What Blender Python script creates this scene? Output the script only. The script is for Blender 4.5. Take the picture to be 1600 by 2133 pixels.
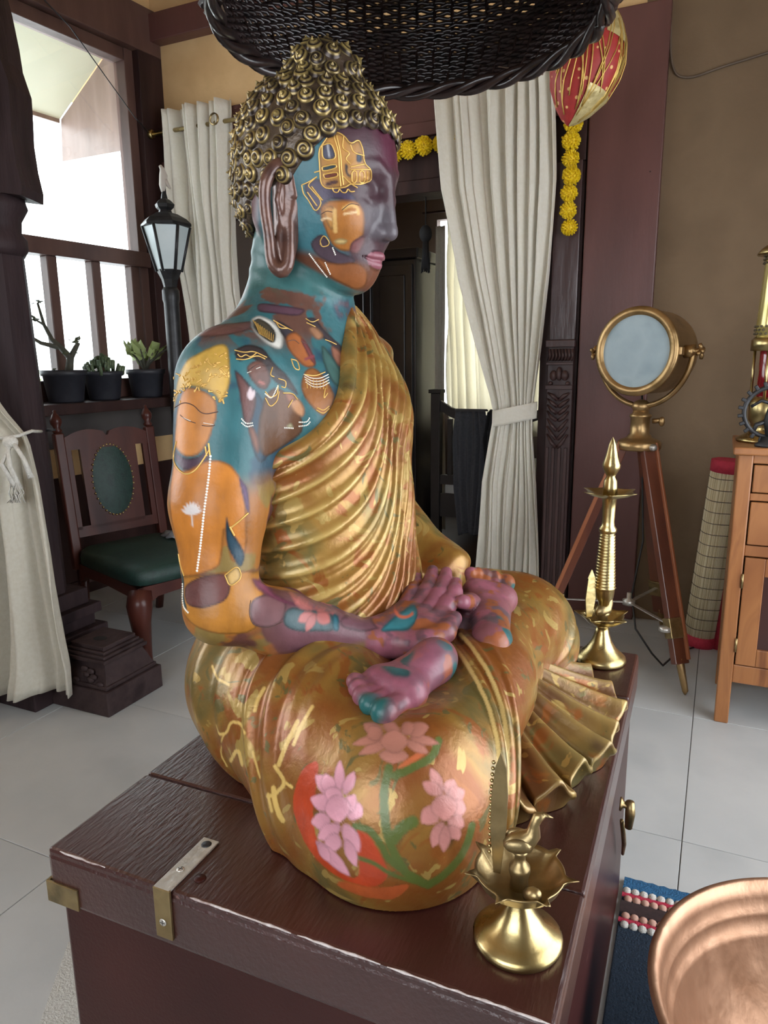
import bpy, bmesh, math, random
import numpy as np
from mathutils import Vector, Matrix
random.seed(7); RNG = np.random.default_rng(7)
for o in list(bpy.data.objects): bpy.data.objects.remove(o)
S = bpy.context.scene; COL = S.collection
# ---------------------------------------------------------------- camera
FPX, PITCH, ROLL, EYE = 1500., math.atan(321 / 1500.), math.radians(.6), 1.55
cd = bpy.data.cameras.new('camera'); cam = bpy.data.objects.new('camera', cd); COL.objects.link(cam)
cd.sensor_fit = 'HORIZONTAL'; cd.sensor_width = 36; cd.lens = 36 * FPX / 1600; cd.clip_start = .05; cd.clip_end = 200
_fw = Vector((0, math.cos(PITCH), -math.sin(PITCH))); _rt = Vector((1, 0, 0)); _dn = Vector((0, -math.sin(PITCH), -math.cos(PITCH)))
_R = _rt * math.cos(ROLL) + _dn * math.sin(ROLL); _D = -_rt * math.sin(ROLL) + _dn * math.cos(ROLL)
m3 = Matrix((_R, -_D, -_fw)).transposed()
cam.matrix_world = Matrix.Translation((0, 0, EYE)) @ m3.to_4x4()
S.camera = cam
# ---------------------------------------------------------------- overcast daylight
W = bpy.data.worlds.new('overcast_sky'); S.world = W; W.use_nodes = True
nt = W.node_tree; bg = nt.nodes['Background']
bg.inputs['Color'].default_value = (.90, .95, 1.0, 1); bg.inputs['Strength'].default_value = 6.0
def area_light(name, loc, target, sx, sy, power, col=(1, 1, 1)):
    d = bpy.data.lights.new(name, 'AREA'); d.shape = 'RECTANGLE'; d.size = sx; d.size_y = sy; d.energy = power; d.color = col
    o = bpy.data.objects.new(name, d); COL.objects.link(o); o.location = loc
    o.rotation_euler = (Vector(target) - Vector(loc)).to_track_quat('-Z', 'Y').to_euler(); return o
vs = S.view_settings
vs.view_transform = 'Standard'; vs.look = 'None'; vs.exposure = 0.25; vs.gamma = 1.0; vs.use_curve_mapping = False
# ---------------------------------------------------------------- helpers
def mk_mesh(name, verts, faces):
    me = bpy.data.meshes.new(name); me.from_pydata([tuple(map(float, v)) for v in verts], [], [tuple(map(int, f)) for f in faces]); me.update(); return me
def mk_mesh_np(name, v, q):
    me = bpy.data.meshes.new(name); n = len(q); k = q.shape[1]
    me.vertices.add(len(v)); me.vertices.foreach_set('co', np.ascontiguousarray(v, dtype=np.float32).ravel())
    me.loops.add(n * k); me.loops.foreach_set('vertex_index', np.ascontiguousarray(q, dtype=np.int32).ravel())
    me.polygons.add(n); me.polygons.foreach_set('loop_start', np.arange(0, n * k, k, dtype=np.int32))
    me.update(calc_edges=True); return me
def smooth(me, on=True):
    me.polygons.foreach_set('use_smooth', [on] * len(me.polygons)); me.update()
def ob(name, me, mat=None, parent=None, smooth_=False):
    o = bpy.data.objects.new(name, me); COL.objects.link(o)
    if mat is not None and me is not None and not me.materials: me.materials.append(mat)
    if smooth_: smooth(me)
    if parent is not None: o.parent = parent
    return o
def tag(o, label=None, cat=None, group=None, kind=None):
    if label: o['label'] = label
    if cat: o['category'] = cat
    if group: o['group'] = group
    if kind: o['kind'] = kind
    return o
def thing(name, label, cat, loc=(0, 0, 0), rz=0., group=None):
    o = bpy.data.objects.new(name, None); COL.objects.link(o); o.empty_display_size = .05
    o.location = loc; o.rotation_euler = (0, 0, rz); return tag(o, label, cat, group)
def struct(o): o['kind'] = 'structure'; return o
class MB:
    """collects shapes for one mesh"""
    def __init__(s): s.v = []; s.f = []; s.sm = []
    def add(s, v, f, sm=False):
        b = len(s.v); s.v += [tuple(map(float, p)) for p in v]; s.f += [tuple(i + b for i in q) for q in f]; s.sm += [sm] * len(f); return s
    def box(s, lo, hi, M=None, bev=0):
        x0, y0, z0 = lo; x1, y1, z1 = hi
        if bev:
            bm = bmesh.new(); bmesh.ops.create_cube(bm, size=1)
            for v in bm.verts: v.co = Vector((x0 if v.co.x < 0 else x1, y0 if v.co.y < 0 else y1, z0 if v.co.z < 0 else z1))
            bmesh.ops.bevel(bm, geom=bm.edges[:], offset=bev, segments=2, affect='EDGES', profile=.5)
            bm.verts.index_update(); v = [q.co.copy() for q in bm.verts]; f = [tuple(w.index for w in q.verts) for q in bm.faces]; bm.free()
        else:
            v = [Vector(p) for p in ((x0, y0, z0), (x1, y0, z0), (x1, y1, z0), (x0, y1, z0), (x0, y0, z1), (x1, y0, z1), (x1, y1, z1), (x0, y1, z1))]
            f = [(0, 3, 2, 1), (4, 5, 6, 7), (0, 1, 5, 4), (1, 2, 6, 5), (2, 3, 7, 6), (3, 0, 4, 7)]
        if M is not None: v = [M @ q for q in v]
        return s.add(v, f)
    def prism(s, poly, z0, z1, M=None):
        n = len(poly); v = [Vector((p[0], p[1], z0)) for p in poly] + [Vector((p[0], p[1], z1)) for p in poly]
        f = [tuple(range(n))[::-1], tuple(range(n, 2 * n))] + [(i, (i + 1) % n, n + (i + 1) % n, n + i) for i in range(n)]
        if M is not None: v = [M @ q for q in v]
        return s.add(v, f)
    def lathe(s, prof, seg=32, M=None, sm=True, rmod=None, caps=True):
        """prof: (r, z) pairs from bottom to top"""
        v = []; f = []
        for j, (r, z) in enumerate(prof):
            for i in range(seg):
                a = 2 * math.pi * i / seg; rr, zz = (r, z) if rmod is None else rmod(r, z, a, j)
                v.append(Vector((rr * math.cos(a), rr * math.sin(a), zz)))
        for j in range(len(prof) - 1):
            for i in range(seg):
                k = (i + 1) % seg; f.append((j * seg + i, j * seg + k, (j + 1) * seg + k, (j + 1) * seg + i))
        if caps:
            if prof[0][0] > 1e-4: f.append(tuple(range(seg))[::-1])
            if prof[-1][0] > 1e-4: f.append(tuple(range((len(prof) - 1) * seg, len(prof) * seg)))
        if M is not None: v = [M @ q for q in v]
        return s.add(v, f, sm)
    def tube(s, pts, rad, seg=8, M=None, closed=False, sm=True):
        pts = [Vector(p) for p in pts]; n = len(pts); v = []; f = []
        if not hasattr(rad, '__len__'): rad = [rad] * n
        up = None
        for i in range(n):
            if closed: t = (pts[(i + 1) % n] - pts[i - 1])
            else: t = pts[min(i + 1, n - 1)] - pts[max(i - 1, 0)]
            t = t.normalized() if t.length > 1e-9 else Vector((0, 0, 1))
            if up is None: up = Vector((0, 0, 1)) if abs(t.z) < .9 else Vector((1, 0, 0))
            a = t.cross(up); a = a.normalized() if a.length > 1e-6 else t.orthogonal().normalized(); b = a.cross(t).normalized(); up = b
            for k in range(seg):
                w = 2 * math.pi * k / seg; v.append(pts[i] + (a * math.cos(w) + b * math.sin(w)) * rad[i])
        for i in range(n if closed else n - 1):
            j = (i + 1) % n
            for k in range(seg): f.append((i * seg + k, i * seg + (k + 1) % seg, j * seg + (k + 1) % seg, j * seg + k))
        if not closed: f += [tuple(range(seg))[::-1], tuple(range((n - 1) * seg, n * seg))]
        if M is not None: v = [M @ q for q in v]
        return s.add(v, f, sm)
    def ball(s, c, r, seg=12, rings=8, M=None):
        r = (r, r, r) if not hasattr(r, '__len__') else r; c = Vector(c); v = [c + Vector((0, 0, -r[2]))]; f = []
        for j in range(1, rings):
            a = -math.pi / 2 + math.pi * j / rings
            for i in range(seg):
                b = 2 * math.pi * i / seg; v.append(c + Vector((r[0] * math.cos(a) * math.cos(b), r[1] * math.cos(a) * math.sin(b), r[2] * math.sin(a))))
        v.append(c + Vector((0, 0, r[2]))); L = len(v) - 1
        for i in range(seg):
            k = (i + 1) % seg; f.append((0, 1 + k, 1 + i)); f.append((L, L - seg + i, L - seg + k))
            for j in range(rings - 2): f.append((1 + j * seg + i, 1 + j * seg + k, 1 + (j + 1) * seg + k, 1 + (j + 1) * seg + i))
        if M is not None: v = [M @ q for q in v]
        return s.add(v, f, True)
    def grid(s, P, closed_u=False, sm=True, M=None):
        """P[i][j] array of points"""
        n = len(P); m = len(P[0]); v = [Vector(p) for r in P for p in r]; f = []
        for i in range(n if closed_u else n - 1):
            k = (i + 1) % n
            for j in range(m - 1): f.append((i * m + j, k * m + j, k * m + j + 1, i * m + j + 1))
        if M is not None: v = [M @ q for q in v]
        return s.add(v, f, sm)
    def mesh(s, name):
        me = mk_mesh(name, s.v, s.f); me.polygons.foreach_set('use_smooth', s.sm); me.update(); return me
    def build(s, name, mat, parent=None): return ob(name, s.mesh(name), mat, parent)
def solid(o, th, off=-1):
    m = o.modifiers.new('thickness', 'SOLIDIFY'); m.thickness = th; m.offset = off; return o
# ---- materials
MATS = {}
def _ramp(nt, fac, stops):
    r = nt.nodes.new('ShaderNodeValToRGB'); nt.links.new(fac, r.inputs[0]); e = r.color_ramp.elements
    while len(e) < len(stops): e.new(.5)
    for k, (p, c) in enumerate(stops): e[k].position = p; e[k].color = (*c[:3], 1)
    return r.outputs[0]
def mat(name, cols, rough=.5, metal=0., scale=5., stretch=(1, 1, 1), detail=5., bump=0., bscale=None, bstretch=None, coat=0., distort=0., spec=None, tex='noise', coords='Object', rough_var=0., trans=0., sheen=0., alpha=None, coat_rough=.1):
    """principled material whose colour wanders through cols by procedural noise"""
    if name in MATS: return MATS[name]
    m = bpy.data.materials.new(name); m.use_nodes = True; nt = m.node_tree; b = nt.nodes['Principled BSDF']
    tc = nt.nodes.new('ShaderNodeTexCoord'); mp = nt.nodes.new('ShaderNodeMapping'); mp.inputs['Scale'].default_value = stretch
    nt.links.new(tc.outputs[coords], mp.inputs[0])
    if tex == 'wave':
        n = nt.nodes.new('ShaderNodeTexWave'); n.inputs['Scale'].default_value = scale; n.inputs['Distortion'].default_value = distort; n.inputs['Detail'].default_value = detail; fac = n.outputs['Fac']
    else:
        n = nt.nodes.new('ShaderNodeTexNoise'); n.inputs['Scale'].default_value = scale; n.inputs['Detail'].default_value = detail; n.inputs['Distortion'].default_value = distort; fac = n.outputs['Fac']
    nt.links.new(mp.outputs[0], n.inputs['Vector'])
    k = len(cols); st = [(.30 + .4 * i / max(k - 1, 1), c) for i, c in enumerate(cols)]
    nt.links.new(_ramp(nt, fac, st), b.inputs['Base Color'])
    b.inputs['Roughness'].default_value = rough; b.inputs['Metallic'].default_value = metal
    if coat: b.inputs['Coat Weight'].default_value = coat; b.inputs['Coat Roughness'].default_value = coat_rough
    if spec is not None: b.inputs['Specular IOR Level'].default_value = spec
    if trans: b.inputs['Transmission Weight'].default_value = trans
    if sheen: b.inputs['Sheen Weight'].default_value = sheen
    if rough_var:
        mr = nt.nodes.new('ShaderNodeMapRange'); mr.inputs['To Min'].default_value = rough - rough_var; mr.inputs['To Max'].default_value = rough + rough_var
        nt.links.new(fac, mr.inputs['Value']); nt.links.new(mr.outputs[0], b.inputs['Roughness'])
    if bump:
        n2 = nt.nodes.new('ShaderNodeTexNoise'); n2.inputs['Scale'].default_value = bscale or scale * 4; n2.inputs['Detail'].default_value = 6
        mp2 = nt.nodes.new('ShaderNodeMapping'); mp2.inputs['Scale'].default_value = bstretch or stretch
        nt.links.new(tc.outputs[coords], mp2.inputs[0]); nt.links.new(mp2.outputs[0], n2.inputs['Vector'])
        bp = nt.nodes.new('ShaderNodeBump'); bp.inputs['Strength'].default_value = bump; bp.inputs['Distance'].default_value = .01
        nt.links.new(n2.outputs['Fac'], bp.inputs['Height']); nt.links.new(bp.outputs[0], b.inputs['Normal'])
    MATS[name] = m; return m
# ---------------------------------------------------------------- the room
W0 = Vector((1.540, 4.105, 0)); CORN = Vector((-1.573, 5.556, 0))
def frame(o, deg): return Matrix.Translation(o) @ Matrix.Rotation(math.radians(deg), 4, 'Z')
MD = frame(W0, -25)        # doorway wall: x along it to the right, y behind it, z up
MWN = frame(CORN, 60)      # window wall: x along it away from the camera, y outdoors, z up
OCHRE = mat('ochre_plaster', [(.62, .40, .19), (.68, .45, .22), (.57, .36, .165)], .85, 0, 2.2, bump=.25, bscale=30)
TAN = mat('tan_plaster', [(.130, .083, .045), (.16, .104, .058), (.115, .073, .039)], .85, 0, 1.6, bump=.25, bscale=26)  # tan paint, darkened further for the weaker light on the right wall
MAROON = mat('maroon_paint', [(.092, .036, .032), (.118, .047, .041), (.08, .031, .027)], .42, 0, 3, (1, 1, .25), bump=.12, bscale=40)
DARKWOOD = mat('dark_wood', [(.028, .014, .014), (.045, .022, .020), (.02, .010, .010)], .5, 0, 6, (1, 1, .15), bump=.3, bscale=30, spec=.25)
WINWOOD = mat('window_wood', [(.085, .042, .036), (.12, .062, .05), (.07, .034, .03)], .45, 0, 5, (1, 1, .2), bump=.15)
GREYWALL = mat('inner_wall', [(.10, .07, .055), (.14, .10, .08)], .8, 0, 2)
TILE = mat('grey_stone_tile', [(.395, .41, .415), (.455, .465, .465), (.355, .37, .375)], .42, 0, 1.6, detail=8, bump=.05, bscale=60, coords='Object', rough_var=.06)
GROUT = mat('grout', [(.10, .10, .095), (.14, .14, .13)], .9)
CEIL = mat('ceiling_ochre', [(.40, .24, .10), (.46, .29, .13)], .85, 0, 2)
# floor: a bed of grout carrying the stone tiles
fl = MB().box((-5.6, -6.0, -.10), (3.2, 3.4, -.004)).build('floor', GROUT); fl.matrix_world = MD; struct(fl)
TS, TN = .8775, .905; tiles = []
tm = MB().box((.0015, .0015, -.03), (TS - .0015, TN - .0015, 0), bev=.0012).mesh('tile')
for i in range(-6, 3):
    for j in range(-4, 3):
        t = ob('tile', tm, TILE, fl); t.location = (.335 + i * TS, -2.09 + j * TN, random.uniform(-.0004, .0004)); tiles.append(t)
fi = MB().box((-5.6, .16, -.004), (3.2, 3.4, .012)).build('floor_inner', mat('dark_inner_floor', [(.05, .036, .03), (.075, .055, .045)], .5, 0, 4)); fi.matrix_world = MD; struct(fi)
# doorway wall
m = MB(); m.box((-3.62, 0, 0), (-3.42, .16, 3.2)); m.box((-3.62, 0, 3.19), (-.17, .16, 3.98)); wb = m.build('wall_back', OCHRE); wb.matrix_world = MD; struct(wb)
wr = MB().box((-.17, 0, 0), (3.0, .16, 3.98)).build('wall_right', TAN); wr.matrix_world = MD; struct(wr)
d1 = bpy.data.objects.new('door_1', None); COL.objects.link(d1); d1.matrix_world = MD; struct(d1)
def dpart(name, lo, hi, mt, bev=.004): return MB().box(lo, hi, bev=bev).build(name, mt, d1)
dpart('lintel_board', (-3.42, -.035, 2.915), (-.44, .16, 3.2), MAROON); dpart('lintel_board', (-3.42, -.060, 2.835), (-.44, .16, 2.912), MAROON)
dpart('lintel_board', (-3.42, -.040, 2.60), (-.44, .16, 2.832), DARKWOOD); dpart('lintel_lip', (-3.05, -.055, 2.52), (-.62, .16, 2.597), DARKWOOD)
dpart('jamb', (-3.42, -.03, 0), (-3.04, .16, 2.60), MAROON)
dpart('side_board', (-.43, -.050, 0), (-.045, .02, 3.31), MAROON, .006)
for zz in (.75, 1.6, 2.5): MB().ball((-.10, -.052, zz), (.004, .004, .004), 8, 5).build('nail', DARKWOOD, d1)
dpart('jamb', (-.66, -.02, 0), (-.44, .16, 2.60), DARKWOOD)
# carved pilaster of the doorway
pz = MB(); pz.box((-.60, -.075, 0), (-.452, -.02, 1.62), bev=.004)
for k in range(4): pz.box((-.592 + k * .036, -.092, .02), (-.574 + k * .036, -.07, 1.02), bev=.003)
PILW = mat('pilaster_wood', [(.052, .026, .026), (.075, .038, .036), (.04, .02, .02)], .4, 0, 6, (1, 1, .15), bump=.2); pz.build('pilaster_shaft', PILW, d1)
ca = MB(); ca.box((-.605, -.10, 1.36), (-.448, -.06, 1.385), bev=.003); ca.box((-.61, -.105, 1.60), (-.443, -.06, 1.64), bev=.004); ca.box((-.605, -.10, 1.50), (-.448, -.06, 1.515), bev=.003)
for k in range(8):
    x = -.592 + k * .0185; ca.tube([(x, -.095, 1.525), (x + .012, -.104, 1.55), (x + .004, -.10, 1.59)], .0075, 6)
for sx in (-1, 1):
    for k in range(4): ca.tube([(-.526 + sx * .006, -.098, 1.18 + k * .04), (-.526 + sx * .035, -.108, 1.20 + k * .042), (-.526 + sx * .062, -.094, 1.235 + k * .035)], [.011, .012, .005], 6)
    ca.ball((-.526 + sx * .033, -.10, 1.44), (.022, .02, .030), 10, 7); ca.ball((-.526 + sx * .05, -.095, 1.395), (.014, .014, .012), 8, 6)
    for k in range(3): ca.tube([(-.526 + sx * .004, -.098, 1.02 + k * .05), (-.526 + sx * .03, -.106, 1.05 + k * .05), (-.526 + sx * .06, -.095, 1.10 + k * .045)], [.010, .011, .005], 6)
ca.ball((-.526, -.10, 1.45), (.018, .02, .04), 10, 7)
ca.build('carved_capital', PILW, d1)
MB().box((-.60, -.06, 1.64), (-.452, -.02, 2.6), bev=.004).build('pilaster_panel', mat('glossy_dark_wood', [(.05, .03, .03), (.085, .05, .05)], .22, 0, 5, (1, 1, .2), bump=.25, bscale=14), d1)
# beams and ceiling
tr = MB().box((-3.62, -.10, 3.66), (1.2, 0, 3.83), bev=.006).build('trim_1', MAROON); tr.matrix_world = MD; struct(tr)
ce = MB().box((-5.6, -6.0, 4.0), (3.2, 3.4, 4.08)).build('ceiling', CEIL); ce.matrix_world = MD; struct(ce)
# window wall
m = MB(); m.box((-7.6, 0, 0), (.0, .22, 1.30)); m.box((-7.6, 0, 3.72), (.0, .22, 4.0)); m.box((-.10, 0, 1.3), (.0, .22, 3.72)); m.box((-3.3, 0, 1.3), (-2.62, .22, 3.72)); m.box((-7.6, 0, 1.3), (-5.0, .22, 3.72))
wl = m.build('wall_left', OCHRE); wl.matrix_world = MWN; struct(wl)
sl = MB().box((-2.62, -.34, 1.235), (-.02, .05, 1.30), bev=.006).build('trim_2', DARKWOOD); sl.matrix_world = MWN; struct(sl)
sk = MB().box((-4.0, -.03, 1.0), (-.0, 0, 1.235), bev=.004).build('trim_3', mat('grey_ledge', [(.07, .06, .058), (.10, .085, .08)], .6), None); sk.matrix_world = MWN; struct(sk)
dd = MB().box((-7.0, -.025, .10), (-.0, 0, .81), bev=.004).build('trim_4', DARKWOOD); dd.matrix_world = MWN; struct(dd)
bb = MB().box((-7.0, -.035, 0), (-.0, 0, .10), bev=.004).build('baseboard_left', DARKWOOD); bb.matrix_world = MWN; struct(bb)
w1 = bpy.data.objects.new('window_1', None); COL.objects.link(w1); w1.matrix_world = MWN; struct(w1)
def wp(name, lo, hi, mt=WINWOOD, bev=.005): return MB().box(lo, hi, bev=bev).build(name, mt, w1)
wp('top_beam', (-2.7, -.08, 3.58), (-.0, .10, 3.86)); wp('corner_post', (-.20, -.07, 1.30), (.06, .10, 3.86), DARKWOOD); wp('casing', (-.275, -.02, 1.30), (-.202, .09, 3.58)); wp('casing', (-2.7, -.02, 3.50), (-.28, .09, 3.578)); wp('sash_rail', (-2.7, -.02, 1.302), (-.28, .09, 1.43))
wp('middle_rail', (-2.7, -.05, 2.19), (-.20, .07, 2.29))
for t in (-2.29, -1.96, -1.63, -1.305, -.977, -.648, -.321): wp('baluster', (t - .035, -.02, 1.43), (t + .035, .05, 2.19))
GLASS = bpy.data.materials.new('window_glass'); GLASS.use_nodes = True; nt = GLASS.node_tree; nt.nodes.remove(nt.nodes['Principled BSDF'])
a = nt.nodes.new('ShaderNodeBsdfTransparent'); a.inputs[0].default_value = (.95, .97, .96, 1); b = nt.nodes.new('ShaderNodeBsdfGlossy'); b.inputs['Roughness'].default_value = .02; x = nt.nodes.new('ShaderNodeMixShader'); lw = nt.nodes.new('ShaderNodeFresnel'); lw.inputs[0].default_value = 1.35
nt.links.new(lw.outputs[0], x.inputs[0]); nt.links.new(a.outputs[0], x.inputs[1]); nt.links.new(b.outputs[0], x.inputs[2]); nt.links.new(x.outputs[0], nt.nodes['Material Output'].inputs[0])
wp('pane', (-2.7, .058, 2.285), (-.27, .064, 3.505), GLASS, 0)
wp('pane', (-2.7, .055, 1.42), (-.27, .061, 2.195), GLASS, 0)
# the porch beyond the window: sloping soffit and brown end board
SOF = mat('pale_green_soffit', [(.62, .66, .54), (.68, .71, .60)], .6, 0, 3); BRN = mat('weathered_board', [(.23, .165, .145), (.30, .22, .20), (.20, .14, .125)], .35, 0, 4, (1, 1, .3), bump=.2)
pr = thing('porch_roof', 'sloping pale green porch soffit with a brown end board outside the window', 'roof'); pr.matrix_world = MWN
m = MB(); m.add([(-3.4, .24, 3.93), (.05, .24, 3.93), (.05, 1.10, 3.40), (-3.4, 1.10, 3.40), (-3.4, .24, 4.01), (.05, .24, 4.01), (.05, 1.14, 3.46), (-3.4, 1.14, 3.46)], [(3, 2, 1, 0), (4, 5, 6, 7), (0, 1, 5, 4), (1, 2, 6, 5), (2, 3, 7, 6), (3, 0, 4, 7)]); m.build('soffit', SOF, pr)
m = MB(); m.prism([(.24, 3.08), (1.13, 3.10), (1.10, 3.40), (.40, 3.83), (.24, 3.83)], 0, .03, Matrix(((0, 0, 1, .06), (1, 0, 0, 0), (0, 1, 0, 0), (0, 0, 0, 1)))); m.build('end_board', BRN, pr)
MB().box((-3.4, 1.10, 3.37), (.05, 1.15, 3.42), bev=.004).build('gutter', BRN, pr)
# shrubs far outside
LEAFP = mat('pale_leaf', [(.20, .28, .12), (.30, .36, .18)], .7, 0, 30)
def leafcard(mb, c, d, s, w=.45):
    d = Vector(d).normalized(); a = d.orthogonal().normalized(); a = Matrix.Rotation(random.uniform(0, 6.28), 3, d) @ a; c = Vector(c); n_ = d.cross(a)
    mb.add([c, c + d * s * .4 + a * s * w * .5 + n_ * s * .06, c + d * s, c + d * s * .4 - a * s * w * .5 + n_ * s * .06, c + d * s * .5 - n_ * s * .04], [(0, 1, 4), (1, 2, 4), (2, 3, 4), (3, 0, 4)])
for k, (x, y, z, r) in enumerate(((-2.9, 5.5, .9, .8), (-.9, 6.2, 1.2, .8), (1.1, 6.0, 1.0, .8), (3.2, 7.0, 1.1, .8))):
    t = thing('garden_tree', ['pale leafy tree top outside behind the leftmost plant pot', 'pale leafy tree top outside behind the middle plant pot', 'pale leafy tree top outside behind the rightmost plant pot', 'pale leafy tree top furthest right beyond the window'][k], 'tree', group='trees beyond the window'); t.matrix_world = MWN @ Matrix.Translation((x, y, 0))
    mb = MB()
    for _ in range(700):
        d = Vector((random.gauss(0, 1), random.gauss(0, 1), random.gauss(0, 1))).normalized(); p = d * r * random.uniform(.55, 1) * random.uniform(.8, 1.1); leafcard(mb, p + Vector((0, 0, z - .4)), d + Vector((0, 0, .3)), .13)
    mb.build('foliage', LEAFP, t)['kind'] = 'stuff'
    tk = MB().tube([(0, 0, -3), (.05, 0, -1), (0, .05, z - .2)], [.09, .07, .03], 8).build('trunk', DARKWOOD, t)
# ---- inner room seen through the doorway
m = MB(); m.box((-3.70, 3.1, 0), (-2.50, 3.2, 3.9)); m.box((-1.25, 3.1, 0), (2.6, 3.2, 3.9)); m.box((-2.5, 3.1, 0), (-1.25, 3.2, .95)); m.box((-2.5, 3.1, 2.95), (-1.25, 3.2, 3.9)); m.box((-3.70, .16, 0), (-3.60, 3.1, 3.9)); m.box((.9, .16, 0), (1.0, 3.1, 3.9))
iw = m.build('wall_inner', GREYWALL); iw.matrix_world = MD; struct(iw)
# rest of the main room shell: unseen right-hand and rear walls, openings shaped for the light let in
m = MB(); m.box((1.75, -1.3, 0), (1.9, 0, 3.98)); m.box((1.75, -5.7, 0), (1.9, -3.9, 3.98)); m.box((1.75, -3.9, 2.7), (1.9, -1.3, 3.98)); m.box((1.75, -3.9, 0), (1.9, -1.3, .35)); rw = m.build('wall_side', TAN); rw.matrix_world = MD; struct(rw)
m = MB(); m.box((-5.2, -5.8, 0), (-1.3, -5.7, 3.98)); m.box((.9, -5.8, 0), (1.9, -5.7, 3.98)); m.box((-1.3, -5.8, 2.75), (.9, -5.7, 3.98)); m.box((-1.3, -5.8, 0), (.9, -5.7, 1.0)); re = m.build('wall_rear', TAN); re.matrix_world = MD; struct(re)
# ---------------------------------------------------------------- statue: signed distance modelling
# statue coordinates: f = facing direction, l = statue's own left, z = up from the chest lid
V3 = lambda *a: np.array(a, dtype=np.float32)
def ln(v): return np.sqrt(v[..., 0] * v[..., 0] + v[..., 1] * v[..., 1] + v[..., 2] * v[..., 2])
def rc(p, a, b, ra, rb):                       # tapered capsule
    a = V3(*a); b = V3(*b); ab = b - a; L = float(ab @ ab)
    t = np.clip(((p - a) @ ab) / L, 0, 1)
    return ln(p - a - t[:, None] * ab) - (ra + t * (rb - ra))
def el(p, c, r, tilt=None):                    # ellipsoid, tilt = rotation matrix rows as axes
    q = p - V3(*c)
    if tilt is not None: q = q @ np.asarray(tilt, dtype=np.float32).T
    r = V3(*r); k0 = ln(q / r); k1 = ln(q / (r * r)) + 1e-9
    return k0 * (k0 - 1) / k1
def sm(a, b, k):
    h = np.clip(.5 + .5 * (b - a) / k, 0, 1)
    return b + (a - b) * h - k * h * (1 - h)
def sx(a, b, k): return -sm(-a, -b, k)         # smooth intersection
def chain(p, pts, rad, k=0):
    d = None
    for i in range(len(pts) - 1):
        e = rc(p, pts[i], pts[i + 1], rad[i], rad[i + 1])
        d = e if d is None else (sm(d, e, k) if k else np.minimum(d, e))
    return d
def sstep(x, a, b):
    t = np.clip((x - a) / (b - a), 0, 1); return t * t * (3 - 2 * t)
HT = math.radians(12.)
HC = V3(-.203, 0, 1.135)
HX = V3(math.cos(HT), 0, -math.sin(HT)); HZ = V3(math.sin(HT), 0, math.cos(HT))
def to_head(p):
    q = p - HC
    return np.stack([q @ HX, q[:, 1], q @ HZ], 1)
def from_head(q):
    q = np.asarray(q, dtype=np.float32)
    return HC + q[..., :1] * HX + q[..., 1:2] * V3(0, 1, 0) + q[..., 2:3] * HZ
def sdf_skull(q):
    d = el(q, (-.020, 0, .055), (.150, .143, .146))
    d = sm(d, el(q, (.018, 0, .03), (.128, .138, .142)), .05)
    return d
def sdf_head(p):
    q = to_head(p); s = q.copy(); s[:, 1] = np.abs(s[:, 1])
    d = sdf_skull(q)
    d = sm(d, el(q, (.042, 0, -.055), (.110, .112, .130)), .05)          # face
    d = sm(d, rc(s, (-.03, .085, -.07), (.085, .03, -.138), .045, .038), .05)   # jaw
    d = sm(d, el(q, (.112, 0, -.150), (.032, .036, .028)), .035)        # chin
    d = sm(d, el(s, (.085, .062, -.05), (.05, .045, .05)), .04)          # cheeks
    # eye sockets, lids, brow
    d = -sm(-d, el(s, (.157, .052, .012), (.028, .032, .018)), .022)
    d = sm(d, el(s, (.113, .054, .006), (.030, .040, .022)), .010)
    br = chain(s, [(.152, .012, .040), (.142, .045, .054), (.114, .086, .044), (.092, .108, .022)], [.004, .004, .004, .002])
    d = sm(d, br, .012)
    lid = chain(s, [(.139, .024, -.006), (.142, .050, -.012), (.120, .086, -.004)], [.004, .005, .003])
    d = sm(d, lid, .006)
    # nose
    ns = rc(q, (.142, 0, .045), (.166, 0, -.050), .011, .017)
    ns = sm(ns, el(q, (.168, 0, -.060), (.018, .017, .014)), .01)
    ns = sm(ns, el(s, (.153, .020, -.063), (.016, .012, .012)), .010)
    d = sm(d, ns, .016)
    # mouth
    d = sm(d, el(q, (.118, 0, -.112), (.034, .048, .034)), .03)
    up = chain(s, [(.160, 0, -.103), (.152, .022, -.105), (.134, .044, -.108)], [.0075, .0075, .004])
    lo = chain(s, [(.156, 0, -.121), (.149, .018, -.121), (.134, .038, -.112)], [.0095, .0085, .004])
    d = sm(d, np.minimum(up, lo), .004)
    cr = chain(s, [(.166, 0, -.1125), (.158, .022, -.1135), (.138, .046, -.1105)], [.0028, .0026, .002])
    d = -sm(-d, cr, .003)
    return d
def neck(p):
    d = rc(p, (-.262, 0, .84), (-.245, 0, 1.02), .100, .098)
    for z, w in ((.955, .0025), (.99, .0025)):
        d = d - w * np.exp(-((p[:, 2] - z + .35 * (p[:, 0] + .25)) / .010) ** 2)
    return d
def sdf_trunk(p):
    s = p.copy(); s[:, 1] = np.abs(s[:, 1])
    d = el(p, (-.235, 0, .64), (.160, .255, .27))
    d = sm(d, el(p, (-.20, 0, .40), (.165, .225, .28)), .10)
    d = sm(d, el(p, (-.21, 0, .18), (.22, .27, .20)), .10)
    d = sm(d, rc(s, (-.275, .0, .895), (-.262, .215, .775), .080, .092), .08)
    d = sm(d, el(s, (-.165, .11, .68), (.08, .11, .09)), .07)          # breast
    return d
SHO = (-.258, -.255, .760); ELB = (-.238, -.350, .365); WRI = (-.030, -.185, .272)
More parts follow.
